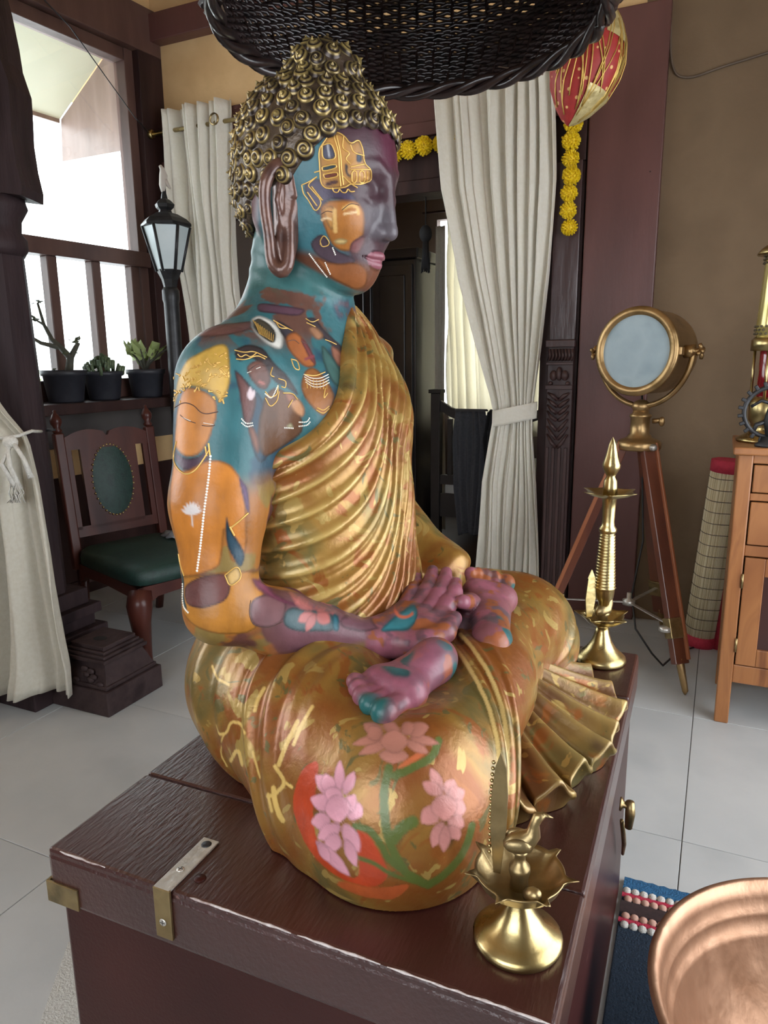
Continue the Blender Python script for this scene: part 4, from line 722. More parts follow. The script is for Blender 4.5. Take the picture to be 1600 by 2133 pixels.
RELIEF = [
('gold',[(-0.1448,1.2019),(-0.1242,1.1963),(-0.1123,1.181),(-0.0977,1.1925),(-0.0906,1.1771),(-0.0885,1.1515),(-0.0765,1.1449),(-0.0774,1.129),(-0.0941,1.1155),(-0.1139,1.1161),(-0.124,1.1085),(-0.1565,1.1053),(-0.1675,1.1146),(-0.1676,1.1371),(-0.1688,1.1687),(-0.1585,1.1825),(-0.1448,1.2019)],1.3),
('gold',[(-0.1624,1.1767),(-0.1451,1.1818),(-0.1361,1.1548),(-0.162,1.1517),(-0.1624,1.1767)],1.3),
('gold',[(-0.1637,1.1412),(-0.1388,1.1472),(-0.1373,1.14),(-0.1628,1.1337),(-0.1637,1.1412)],1.3),
('gold',[(-0.1618,1.1293),(-0.1367,1.1344),(-0.1353,1.1265),(-0.1596,1.1214),(-0.1618,1.1293)],1.3),
('gold',[(-0.1364,1.1952),(-0.1297,1.1655),(-0.1292,1.1382),(-0.1263,1.113)],1.3),
('gold',[(-0.1436,1.1995),(-0.1332,1.1698),(-0.133,1.1357),(-0.1313,1.1104)],1.3),
('gold',[(-0.1243,1.1939),(-0.127,1.1726),(-0.1126,1.167),(-0.1226,1.1569),(-0.113,1.1485)],1.3),
('gold',[(-0.1123,1.181),(-0.1077,1.1676),(-0.0883,1.1658)],1.3),
('gold',[(-0.111,1.1351),(-0.1113,1.1186),(-0.1039,1.1179),(-0.1024,1.136),(-0.1072,1.1389),(-0.111,1.1351)],1.3),
('gold',[(-0.0975,1.1367),(-0.0977,1.1185),(-0.0892,1.1202),(-0.089,1.1382),(-0.0937,1.1406),(-0.0975,1.1367)],1.3),
('gold',[(-0.1132,1.1439),(-0.0885,1.1515)],1.3),
('gold',[(-0.1133,1.1394),(-0.079,1.1444)],1.3),
('gold',[(-0.084,1.1414),(-0.0844,1.123)],1.3),
('gold',[(-0.1283,1.1292),(-0.1139,1.1161),(-0.1016,1.1099)],1.3),
('gold',[(-0.2023,1.1136),(-0.2007,1.1),(-0.191,1.0881),(-0.179,1.0666),(-0.165,1.0845),(-0.1846,1.106),(-0.1919,1.113),(-0.1732,1.1259)],1.3),
('gold',[(-0.1927,1.1018),(-0.1757,1.078)],1.3),
('gold',[(-0.1843,1.1105),(-0.1649,1.0869)],1.3),
('gold',[(-0.1464,1.1077),(-0.1441,1.1007),(-0.1366,1.0996),(-0.1339,1.1068),(-0.1291,1.0999),(-0.1217,1.1003),(-0.119,1.1076),(-0.1142,1.102),(-0.1067,1.1037)],1.3),
('gold',[(-0.1732,1.1259),(-0.189,1.1174),(-0.2023,1.1136)],1.3),
('gold',[(-0.1779,1.1327),(-0.1677,1.1349)],1.3),
('dark',[(-0.1686,1.0638),(-0.1579,1.0692),(-0.1477,1.0667)],0.7),
('dark',[(-0.1299,1.0703),(-0.1146,1.0828),(-0.0998,1.0807)],0.7),
('gold',[(-0.1725,1.0134),(-0.1745,1.0203),(-0.1657,1.0303),(-0.1562,1.0176),(-0.1594,1.0119),(-0.1701,1.0098),(-0.1749,1.0157)],1.1),
('pearl',[(-0.1968,0.9989),(-0.1836,0.9807),(-0.1657,0.9577)],1.6),
('pearl',[(-0.1677,0.9832),(-0.1595,0.9634)],1.6),
('pearl',[(-0.1513,1.008),(-0.1464,0.9945)],1.6),
('dark',[(-0.4211,0.7226),(-0.3948,0.7339),(-0.3745,0.7291),(-0.3622,0.7171),(-0.3505,0.7145),(-0.3311,0.7184)],0.9),
('dark',[(-0.4042,0.7116),(-0.391,0.7042),(-0.3713,0.6995)],0.8),
('pearl',[(-0.3983,0.7079),(-0.3809,0.7027)],0.8),
('pearl',[(-0.3563,0.6998),(-0.3394,0.6971)],0.8),
('dark',[(-0.3592,0.6957),(-0.3478,0.6944),(-0.3367,0.6957)],0.8),
('gold',[(-0.4132,0.6661),(-0.4247,0.6333),(-0.4038,0.6181),(-0.3874,0.6131),(-0.3706,0.6206),(-0.3564,0.6394),(-0.3465,0.6555)],1.8),
('gold',[(-0.5042,0.6365),(-0.5045,0.6096)],1.8),
('gold',[(-0.3479,0.6663),(-0.3452,0.6448)],1.8),
('gold',[(-0.3535,0.6609),(-0.3508,0.6448)],1.8),
('gold',[(-0.4162,0.4697),(-0.4132,0.4521),(-0.403,0.4344)],1.8),
('gold',[(-0.3122,0.5244),(-0.2994,0.5341),(-0.2859,0.5458)],1.8),
('gold',[(-0.3145,0.5262),(-0.3084,0.5092)],1.8),
('pearl',[(-0.3446,0.6448),(-0.3471,0.6078),(-0.3504,0.5765),(-0.3577,0.5325),(-0.3655,0.4919),(-0.3746,0.4459)],2.4),
('pearl',[(-0.4094,0.4171),(-0.4092,0.381),(-0.3923,0.3731)],2.0),
('crown',[(-0.3918,0.7787),(-0.3937,0.7776),(-0.3899,0.7839)],1.5),
('crown',[(-0.4216,0.75),(-0.4242,0.753),(-0.4154,0.7503)],1.5),
('crown',[(-0.3274,0.7849),(-0.3259,0.7886),(-0.3258,0.7805)],1.5),
('crown',[(-0.359,0.7602),(-0.357,0.7649),(-0.3557,0.7592)],1.5),
('crown',[(-0.3246,0.7852),(-0.3223,0.7811),(-0.3221,0.7802)],1.5),
('crown',[(-0.3729,0.7546),(-0.3736,0.7499),(-0.3678,0.7594)],1.5),
('crown',[(-0.3152,0.7885),(-0.3139,0.7906),(-0.3151,0.7899)],1.5),
('crown',[(-0.3781,0.7749),(-0.377,0.7706),(-0.3755,0.7698)],1.5),
('crown',[(-0.3258,0.7366),(-0.324,0.7402),(-0.3217,0.7311)],1.5),
('crown',[(-0.3209,0.7761),(-0.3186,0.7792),(-0.3171,0.7752)],1.5),
('crown',[(-0.3261,0.7367),(-0.3305,0.7336),(-0.3271,0.7409)],1.5),
('crown',[(-0.3847,0.7575),(-0.3798,0.7625),(-0.383,0.7629)],1.5),
('crown',[(-0.3393,0.7986),(-0.3348,0.7934),(-0.339,0.7928)],1.5),
('crown',[(-0.4219,0.7466),(-0.4222,0.7417),(-0.4124,0.7487)],1.5),
('crown',[(-0.3658,0.7811),(-0.364,0.78),(-0.365,0.7796)],1.5),
('crown',[(-0.3175,0.7819),(-0.3183,0.7796),(-0.3206,0.7843)],1.5),
('crown',[(-0.314,0.7805),(-0.3135,0.7858),(-0.315,0.7796)],1.5),
('crown',[(-0.4272,0.771),(-0.4257,0.7759),(-0.4251,0.7714)],1.5),
('crown',[(-0.3431,0.7966),(-0.3407,0.7941),(-0.3495,0.8019)],1.5),
('crown',[(-0.3522,0.7998),(-0.3539,0.8018),(-0.3538,0.7987)],1.5),
('crown',[(-0.3542,0.7608),(-0.3564,0.7638),(-0.3503,0.7639)],1.5),
('crown',[(-0.3277,0.7885),(-0.3239,0.792),(-0.3296,0.7867)],1.5),
('crown',[(-0.3227,0.7872),(-0.3258,0.7913),(-0.3225,0.7909)],1.5),
('crown',[(-0.3305,0.751),(-0.3339,0.7534),(-0.3268,0.7493)],1.5),
('crown',[(-0.3306,0.7972),(-0.3348,0.7995),(-0.3272,0.7999)],1.5),
('crown',[(-0.3788,0.7908),(-0.3799,0.7918),(-0.373,0.7949)],1.5),
('crown',[(-0.4243,0.7394),(-0.4204,0.7339),(-0.4256,0.7339)],1.5),
('crown',[(-0.3197,0.8086),(-0.3168,0.805),(-0.3178,0.8084)],1.5),
('crown',[(-0.3528,0.8029),(-0.3496,0.8077),(-0.3475,0.8005)],1.5),
('crown',[(-0.3194,0.7454),(-0.3152,0.7445),(-0.3251,0.7426)],1.5),
('crown',[(-0.3445,0.7805),(-0.3455,0.7758),(-0.3431,0.7824)],1.5),
('crown',[(-0.3639,0.7564),(-0.3657,0.7596),(-0.3635,0.7526)],1.5),
('crown',[(-0.4004,0.755),(-0.394,0.7518),(-0.3951,0.761)],1.5),
('crown',[(-0.388,0.7803),(-0.3891,0.7806),(-0.3838,0.7863)],1.5),
('crown',[(-0.3146,0.7492),(-0.319,0.7493),(-0.3167,0.7515)],1.5),
('crown',[(-0.378,0.7691),(-0.3769,0.7706),(-0.3825,0.7711)],1.5),
('crown',[(-0.4077,0.7774),(-0.4041,0.7788),(-0.4167,0.7812)],1.5),
('crown',[(-0.3755,0.7731),(-0.3719,0.7744),(-0.3712,0.7717)],1.5),
('crown',[(-0.3692,0.795),(-0.3692,0.7928),(-0.3702,0.7927)],1.5),
('crown',[(-0.3577,0.7646),(-0.3628,0.7654),(-0.3586,0.7601)],1.5),
('crown',[(-0.318,0.7944),(-0.3137,0.7912),(-0.3208,0.7948)],1.5),
('crown',[(-0.4074,0.7526),(-0.4046,0.7485),(-0.402,0.7508)],1.5),
('crown',[(-0.3375,0.7768),(-0.3419,0.7759),(-0.3436,0.781)],1.5),
('crown',[(-0.3245,0.8127),(-0.3294,0.8091),(-0.3287,0.8087)],1.5),
('crown',[(-0.3165,0.7751),(-0.3133,0.7801),(-0.3134,0.775)],1.5),
('crown',[(-0.3361,0.742),(-0.341,0.744),(-0.3354,0.7382)],1.5),
('crown',[(-0.3902,0.7719),(-0.3867,0.7731),(-0.3923,0.7731)],1.5),
('crown',[(-0.3783,0.7907),(-0.3839,0.7907),(-0.3716,0.7917)],1.5),
('crown',[(-0.3377,0.8146),(-0.3353,0.8118),(-0.3355,0.8144)],1.5),
('crown',[(-0.3632,0.7695),(-0.3584,0.7733),(-0.3687,0.7665)],1.5),
('crown',[(-0.3198,0.781),(-0.3204,0.7786),(-0.3235,0.7838)],1.5),
('crown',[(-0.3969,0.7747),(-0.3997,0.7776),(-0.3937,0.7693)],1.5),
('crown',[(-0.3845,0.7635),(-0.3856,0.7596),(-0.3833,0.7663)],1.5),
('crown',[(-0.3639,0.794),(-0.3681,0.7955),(-0.3662,0.7907)],1.5),
('crown',[(-0.4041,0.7357),(-0.4044,0.7346),(-0.4046,0.7317)],1.5),
('crown',[(-0.3289,0.7773),(-0.3291,0.775),(-0.3246,0.7785)],1.5),
('crown',[(-0.3921,0.7622),(-0.3896,0.7573),(-0.3867,0.7654)],1.5),
('crown',[(-0.3984,0.7633),(-0.393,0.7591),(-0.4025,0.7588)],1.5),
('crown',[(-0.4122,0.7504),(-0.4165,0.7518),(-0.4105,0.7484)],1.5),
('crown',[(-0.3684,0.7843),(-0.3721,0.7834),(-0.3623,0.7856)],1.5),
('crown',[(-0.3871,0.7672),(-0.3925,0.763),(-0.381,0.7721)],1.5),
('crown',[(-0.3176,0.7944),(-0.3146,0.7916),(-0.3199,0.7923)],1.5),
('crown',[(-0.3455,0.7541),(-0.3482,0.7514),(-0.3398,0.7521)],1.5),
('crown',[(-0.3625,0.7968),(-0.3597,0.7949),(-0.3618,0.8006)],1.5),
('crown',[(-0.3463,0.7706),(-0.35,0.7664),(-0.3443,0.775)],1.5),
('crown',[(-0.32,0.8163),(-0.3215,0.8139),(-0.3188,0.8156)],1.5),
('crown',[(-0.3461,0.7868),(-0.3483,0.7903),(-0.3516,0.7843)],1.5),
('crown',[(-0.3354,0.7787),(-0.3328,0.7802),(-0.3383,0.7801)],1.5),
('crown',[(-0.3342,0.7964),(-0.3361,0.7975),(-0.3336,0.7932)],1.5),
('gold',[(-0.3265,0.4414),(-0.3061,0.4566),(-0.3,0.4317),(-0.3194,0.4194),(-0.3265,0.4414)],1.2),
('dark',[(-0.2881,0.3897),(-0.2899,0.3664),(-0.2829,0.3444),(-0.2556,0.339),(-0.2337,0.3478)],0.6),
('gold',[(-0.3062,0.8201),(-0.2906,0.8159),(-0.2763,0.8185),(-0.2564,0.8074)],1.1),
('gold',[(-0.3023,0.8052),(-0.2872,0.8036),(-0.2708,0.8116),(-0.2585,0.8047)],1.1),
('gold',[(-0.3004,0.8132),(-0.2949,0.8078),(-0.2879,0.8131),(-0.2801,0.8076),(-0.2712,0.8158)],1.1),
('gold',[(-0.2474,0.7906),(-0.2506,0.7769),(-0.2448,0.7739)],1.1),
('gold',[(-0.2582,0.7496),(-0.2516,0.738),(-0.241,0.7428),(-0.2393,0.7597)],1.1),
('gold',[(-0.2585,0.7385),(-0.2522,0.7212),(-0.2414,0.7315),(-0.2384,0.7483)],1.1),
('gold',[(-0.2391,0.7709),(-0.2275,0.7661),(-0.2288,0.7534),(-0.2347,0.7566)],1.1),
('gold',[(-0.2326,0.7451),(-0.2178,0.7442),(-0.2099,0.7324)],1.1),
('gold',[(-0.2259,0.7189),(-0.2179,0.7328)],1.1),
('pearl',[(-0.2938,0.7051),(-0.2879,0.6966),(-0.2782,0.6972)],1.5),
('pearl',[(-0.2939,0.6983),(-0.2867,0.691),(-0.2772,0.693)],1.5),
('pearl',[(-0.2075,0.692),(-0.1935,0.6915),(-0.1891,0.7)],1.5),
('pearl',[(-0.2077,0.6847),(-0.1936,0.6856),(-0.1878,0.6927)],1.5),
('pearl',[(-0.2583,0.7455),(-0.2494,0.735),(-0.2393,0.7597)],1.5),
('pearl',[(-0.2326,0.683),(-0.2164,0.6812)],1.5),
('dark',[(-0.2816,0.786),(-0.2698,0.7966),(-0.2602,0.7937)],0.7),
('pearl',[(-0.2707,0.7885),(-0.2648,0.7911)],0.7),
('pearl',[(-0.284,0.782),(-0.2779,0.7846)],0.7),
('gold',[(-0.2931,0.8744),(-0.282,0.8619),(-0.2738,0.8484)],0.8),
('gold',[(-0.2882,0.8713),(-0.2785,0.8596),(-0.2713,0.847)],0.8),
('gold',[(-0.2834,0.8682),(-0.275,0.8572),(-0.2688,0.8456)],0.8),
('gold',[(-0.2789,0.8652),(-0.2717,0.8549),(-0.2664,0.8442)],0.8),
('gold',[(-0.2745,0.8622),(-0.2684,0.8525),(-0.264,0.8428)],0.8),
('gold',[(-0.2701,0.8592),(-0.2652,0.8502),(-0.2617,0.8414)],0.8),
('gold',[(-0.2659,0.8563),(-0.262,0.8479),(-0.2593,0.8399)],0.8),
('gold',[(-0.2618,0.8534),(-0.259,0.8456),(-0.257,0.8385)],0.8),
('gold',[(-0.2577,0.8505),(-0.2559,0.8433),(-0.2547,0.8371)],0.8),
('gold',[(-0.2538,0.8476),(-0.2529,0.841),(-0.2524,0.8357)],0.8),
('pearl',[(-0.2005,0.7763),(-0.188,0.7688),(-0.173,0.7683),(-0.1598,0.7751)],1.1),
('pearl',[(-0.1992,0.7717),(-0.1866,0.7636),(-0.1716,0.7633),(-0.1586,0.7704)],1.1),
('pearl',[(-0.1979,0.7671),(-0.1852,0.7583),(-0.1702,0.7584),(-0.1575,0.7657)],1.1),
('pearl',[(-0.1965,0.7624),(-0.1839,0.7531),(-0.1689,0.7534),(-0.1564,0.761)],1.1),
('gold',[(-0.1961,0.769),(-0.1939,0.7518)],0.8),
('gold',[(-0.1904,0.768),(-0.1885,0.7513)],0.8),
('gold',[(-0.1846,0.7669),(-0.183,0.7508)],0.8),
('gold',[(-0.1788,0.7659),(-0.1775,0.7503)],0.8),
('gold',[(-0.1731,0.7648),(-0.172,0.7498)],0.8),
('gold',[(-0.1673,0.7637),(-0.1665,0.7493)],0.8),
('gold',[(-0.1614,0.7626),(-0.161,0.7487)],0.8),
('gold',[(-0.2589,0.8748),(-0.2412,0.8644),(-0.2243,0.8557)],1.2),
('gold',[(-0.2528,0.8703),(-0.2459,0.8598),(-0.2327,0.8601)],1.2),
('gold',[(-0.2225,0.8042),(-0.2125,0.8011),(-0.2075,0.7837),(-0.2164,0.7868),(-0.2225,0.8042)],1.2),
('gold',[(-0.2005,0.7763),(-0.1814,0.7729),(-0.1655,0.7797)],1.2),
('gold',[(-0.1766,0.7167),(-0.1656,0.7103),(-0.156,0.7185)],1.2),
('gold',[(-0.178,0.7125),(-0.1655,0.7045),(-0.1559,0.7141)],1.2),
('gold',[(-0.1638,0.7506),(-0.1659,0.7306),(-0.1594,0.7417)],1.2),
('dark',[(-0.2303,0.8362),(-0.2202,0.8393),(-0.2119,0.8319)],0.7),
('dark',[(-0.2096,0.8364),(-0.2,0.832)],0.6),
('gold',[(-0.205,0.8794),(-0.1934,0.872),(-0.1826,0.8787)],1.0),
('gold',[(-0.203,0.8717),(-0.1874,0.8644)],1.0),
('gold',[(-0.1696,0.8401),(-0.1611,0.8371),(-0.1497,0.8311)],1.0),
]
# ---------------------------------------------------------------- statue: meshes, paint, relief
CHART = {'body': V3(.37, -.93, 0), 'skirt': V3(.33, -.83, .45)}
def chart(s):
    w = CHART[s] / np.sqrt((CHART[s] ** 2).sum()); e1 = np.cross(V3(0, 0, 1), w); e1 /= np.sqrt((e1 ** 2).sum()); return w, e1, np.cross(w, e1)
def chaikin(P, closed, n=2):
    P = [tuple(p) for p in P]
    for _ in range(n):
        Q = [] if closed else [P[0]]; m = len(P)
        for i in range(m if closed else m - 1):
            a, b = P[i], P[(i + 1) % m]; Q += [(.78 * a[0] + .22 * b[0], .78 * a[1] + .22 * b[1]), (.22 * a[0] + .78 * b[0], .22 * a[1] + .78 * b[1])]
        P = Q if closed else Q + [P[-1]]
    return P
def paint_on(surf, P, N, col):
    """col: (n,4) working colours, alpha 1 where painted"""
    w, e1, e2 = chart(surf); a = P @ e1; b = P @ e2; jit = (fbm(P, 60, 3, 5) - .5) * .0022
    a = a + jit; b = b + (fbm(P, 55, 3, 9) - .5) * .0022; face = N @ w > -.05
    var = fbm(P, 22, 4, 3); strk = fbm(P * V3(1, 1, .22), 90, 3, 14)
    for s, kind, c, pts, par in PAINT:
        if s != surf: continue
        c = np.array(c) * (.80 if surf == 'body' else .85); c = np.clip(c + (c - c.mean()) * .06, .002, 1)
        if kind == 'poly': pts = chaikin(pts, True)
        elif kind == 'leaf': pts = pts[:2] + chaikin(pts[2:], True)
        xs = [q[0] for q in pts]; ys = [q[1] for q in pts]; pad = par if kind == 'stroke' else .004
        idx = np.nonzero(face & (a > min(xs) - pad) & (a < max(xs) + pad) & (b > min(ys) - pad) & (b < max(ys) + pad))[0]
        if not len(idx): continue
        A = a[idx]; B = b[idx]
        if kind == 'stroke':
            sd = par / 2 - dist_line(A, B, chaikin(pts, False)); k = .82 + .36 * var[idx]
        else:
            ring = pts if kind == 'poly' else pts[2:]; ed = dist_line(A, B, list(ring) + [ring[0]]); sd = np.where(inpoly(A, B, ring), ed, -ed)
            if kind == 'poly':
                k = .62 + .76 * var[idx] + .30 * (strk[idx] - .5)
                if surf == 'body': k = k * (.45 + .55 * sstep(ed, .0008, .0052))
            else:
                (x0, y0), (x1, y1) = pts[:2]; L2 = (x1 - x0) ** 2 + (y1 - y0) ** 2; t = np.clip(((A - x0) * (x1 - x0) + (B - y0) * (y1 - y0)) / L2, 0, 1)
                k = (1 - par * .55 + par * t) * (.72 + .28 * sstep(ed, .0006, .0030)) if par else np.ones(len(A))
        al = np.clip(.5 + sd / .0026, 0, 1); g = al > 0; j = idx[g]; al = al[g][:, None]
        col[j, :3] = np.where(col[j, 3:] > 0, col[j, :3], c) * (1 - al) + c * np.asarray(k)[g][:, None] * al; col[j, 3] = np.maximum(col[j, 3], al[:, 0])
    return col
def mixc(col, c, m):
    m = np.clip(m, 0, 1)[:, None]; col[:, :3] = col[:, :3] * (1 - m) + np.array(c) * m
def paint_body(P, N):
    n = len(P); col = np.ones((n, 4)); f, l, z = P[:, 0], P[:, 1], P[:, 2]
    n1 = fbm(P, 9, 4, 1); n2 = fbm(P, 16, 4, 2); n3 = fbm(P, 28, 3, 4)
    col[:, :3] = (.045, .16, .18)
    mixc(col, (.03, .085, .13), sstep(n1, .52, .60)); mixc(col, (.15, .07, .05), sstep(n2, .54, .60) * sstep(z, .80, .86)); mixc(col, (.035, .12, .085), sstep(n3, .52, .6) * sstep(z, .9, 1.0))
    mixc(col, (.16, .075, .085), sstep(n1, .56, .62) * sstep(z, .86, .9))
    # head
    q = to_head(P); hm = sstep(q[:, 2], -.19, -.165) * (q[:, 0] > -.16)
    hm = hm * sstep(q[:, 0], -.06, -.03)
    mixc(col, (.055, .19, .23), hm); mixc(col, (.06, .10, .16), hm * sstep(q[:, 2] + .1 * (n1 - .5), .06, .09))
    fr = sstep(q[:, 0] + .10 * (n1 - .5), .085, .115)
    mixc(col, (.075, .035, .045), hm * fr); mixc(col, (.11, .02, .045), hm * fr * sstep(q[:, 2], .04, .07) * sstep(q[:, 1], -.07, -.02))
    mixc(col, (.12, .10, .115), hm * sstep(q[:, 0], .140, .155) * sstep(-q[:, 2], .0, .03) * sstep(q[:, 2], -.085, -.07))  # grey highlight on the nose, put into the paint
    mixc(col, (.20, .075, .04), hm * sstep(-q[:, 2], .115, .135) * sstep(q[:, 0], .0, .04))
    mixc(col, (.06, .17, .17), sstep(-q[:, 2] - .35 * q[:, 0], .125, .135) * (q[:, 2] > -.2) * sstep(z, .92, .94))
    lip = el(np.stack([q[:, 0], np.abs(q[:, 1]), q[:, 2]], 1), (.158, 0, -.112), (.022, .042, .0165)); mixc(col, (.30, .10, .13), hm * (lip < 0))
    # arm
    arm = sstep(-sdf_arm(P), -.02, -.006) * (l < -.12) * sstep(-z, -.62, -.56)
    mixc(col, (.42, .16, .035), arm); mixc(col, (.30, .20, .06), arm * sstep(n2, .53, .6)); mixc(col, (.14, .055, .045), arm * sstep(n1, .57, .62))
    fore = arm * sstep(f, -.16, -.10); mixc(col, (.20, .09, .11), fore * sstep(z, .27, .29)); mixc(col, (.34, .15, .035), fore * sstep(-z, -.27, -.25))
    # hands and feet
    a, b = sdf_feet(P); hf = np.minimum(np.minimum(a, b), sdf_hands(P)); hm = sstep(-hf, -.012, -.002) * (f > -.045)
    mixc(col, (.29, .105, .125), hm); mixc(col, (.36, .12, .165), hm * sstep(n2, .52, .60)); mixc(col, (.15, .10, .12), hm * sstep(n1, .53, .58) * .9); mixc(col, (.36, .11, .045), hm * sstep(n3, .57, .61)); mixc(col, (.12, .07, .09), hm * sstep(fbm(P, 34, 3, 41), .56, .64) * .7); mixc(col, (.03, .14, .15), hm * sstep(fbm(P, 12, 3, 12), .70, .73))
    toe = V3(.095, -.425, .27); mixc(col, (.02, .13, .13), sstep(-ln(P - toe), -.038, -.024))
    nf = el(P, (.10, -.30, .28), (.055, .10, .08)); mixc(col, (.38, .115, .175), sstep(-nf, -.03, .02) * .7 * (a < .004))
    col[:, :3] = np.clip(col[:, :3] + (col[:, :3] - col[:, :3].mean(1, keepdims=True)) * .02, .002, 1) * .62 * (.55 + .5 * fbm(P * V3(1, 1, .3), 60, 3, 20) + .4 * fbm(P, 14, 3, 21))[:, None]
    return paint_on('body', P, N, col)
def set_paint(me, col):
    at = me.color_attributes.new('Paint', 'FLOAT_COLOR', 'POINT'); at.data.foreach_set('color', np.ascontiguousarray(col, dtype=np.float32).ravel())
def paint_mat():
    m = bpy.data.materials.new('painted_figure'); m.use_nodes = True; nt = m.node_tree; b = nt.nodes['Principled BSDF']
    at = nt.nodes.new('ShaderNodeAttribute'); at.attribute_name = 'Paint'; nt.links.new(at.outputs['Color'], b.inputs['Base Color'])
    b.inputs['Roughness'].default_value = .42; b.inputs['Specular IOR Level'].default_value = .3; b.inputs['Coat Weight'].default_value = .10; b.inputs['Coat Roughness'].default_value = .25
    tc = nt.nodes.new('ShaderNodeTexCoord'); n = nt.nodes.new('ShaderNodeTexNoise'); n.inputs['Scale'].default_value = 90; n.inputs['Detail'].default_value = 5
    nt.links.new(tc.outputs['Object'], n.inputs['Vector']); bp = nt.nodes.new('ShaderNodeBump'); bp.inputs['Strength'].default_value = .25; bp.inputs['Distance'].default_value = .004
    nt.links.new(n.outputs['Fac'], bp.inputs['Height']); nt.links.new(bp.outputs[0], b.inputs['Normal']); return m
def gilt_mat(name, a_=(.30, .165, .036), b_=(.20, .068, .014), c_=(.155, .12, .036), d_=(.06, .03, .014), seed=0.):
    """gold paint worn through to brown and olive, with leaf-shaped blotches"""
    m = bpy.data.materials.new(name); m.use_nodes = True; nt = m.node_tree; b = nt.nodes['Principled BSDF']; N = nt.nodes.new; L = nt.links.new
    tc = N('ShaderNodeTexCoord'); mp = N('ShaderNodeMapping'); mp.inputs['Location'].default_value = (seed, seed * .7, 0); L(tc.outputs['Object'], mp.inputs[0])
    def noise(sc, det, dist):
        n = N('ShaderNodeTexNoise'); n.inputs['Scale'].default_value = sc; n.inputs['Detail'].default_value = det; n.inputs['Distortion'].default_value = dist; L(mp.outputs[0], n.inputs['Vector']); return n.outputs['Fac']
    base = _ramp(nt, noise(4.2, 4, .6), [(.40, b_), (.53, a_), (.62, c_), (.72, a_)])
    def over(prev, col, fac):
        x = N('ShaderNodeMix'); x.data_type = 'RGBA'; L(fac, x.inputs['Factor']); L(prev, x.inputs[6]); x.inputs[7].default_value = (*col, 1); return x.outputs[2]
    def thr(fac, lo, hi):
        r = N('ShaderNodeMapRange'); r.inputs['From Min'].default_value = lo; r.inputs['From Max'].default_value = hi; L(fac, r.inputs['Value']); return r.outputs[0]
    base = over(base, (.23, .075, .014), thr(noise(7, 3, 2.2), .55, .61))
    base = over(base, (.33, .215, .06), thr(noise(8, 2, 3.0), .61, .64))
    base = over(base, d_, thr(noise(7, 5, 1.0), .62, .74))
    base = over(base, (.12, .095, .03), thr(noise(13, 3, 2.0), .62, .66))
    at = N('ShaderNodeAttribute'); at.attribute_name = 'Paint'
    x = N('ShaderNodeMix'); x.data_type = 'RGBA'; L(at.outputs['Alpha'], x.inputs['Factor']); L(base, x.inputs[6]); L(at.outputs['Color'], x.inputs[7]); L(x.outputs[2], b.inputs['Base Color'])
    mm = N('ShaderNodeMath'); mm.operation = 'MULTIPLY_ADD'; L(at.outputs['Alpha'], mm.inputs[0]); mm.inputs[1].default_value = -.25; mm.inputs[2].default_value = .38; L(mm.outputs[0], b.inputs['Metallic'])
    b.inputs['Roughness'].default_value = .36; b.inputs['Coat Weight'].default_value = .12; b.inputs['Coat Roughness'].default_value = .2
    bp = N('ShaderNodeBump'); bp.inputs['Strength'].default_value = .22; bp.inputs['Distance'].default_value = .005; L(noise(70, 5, .3), bp.inputs['Height']); L(bp.outputs[0], b.inputs['Normal'])
    return m
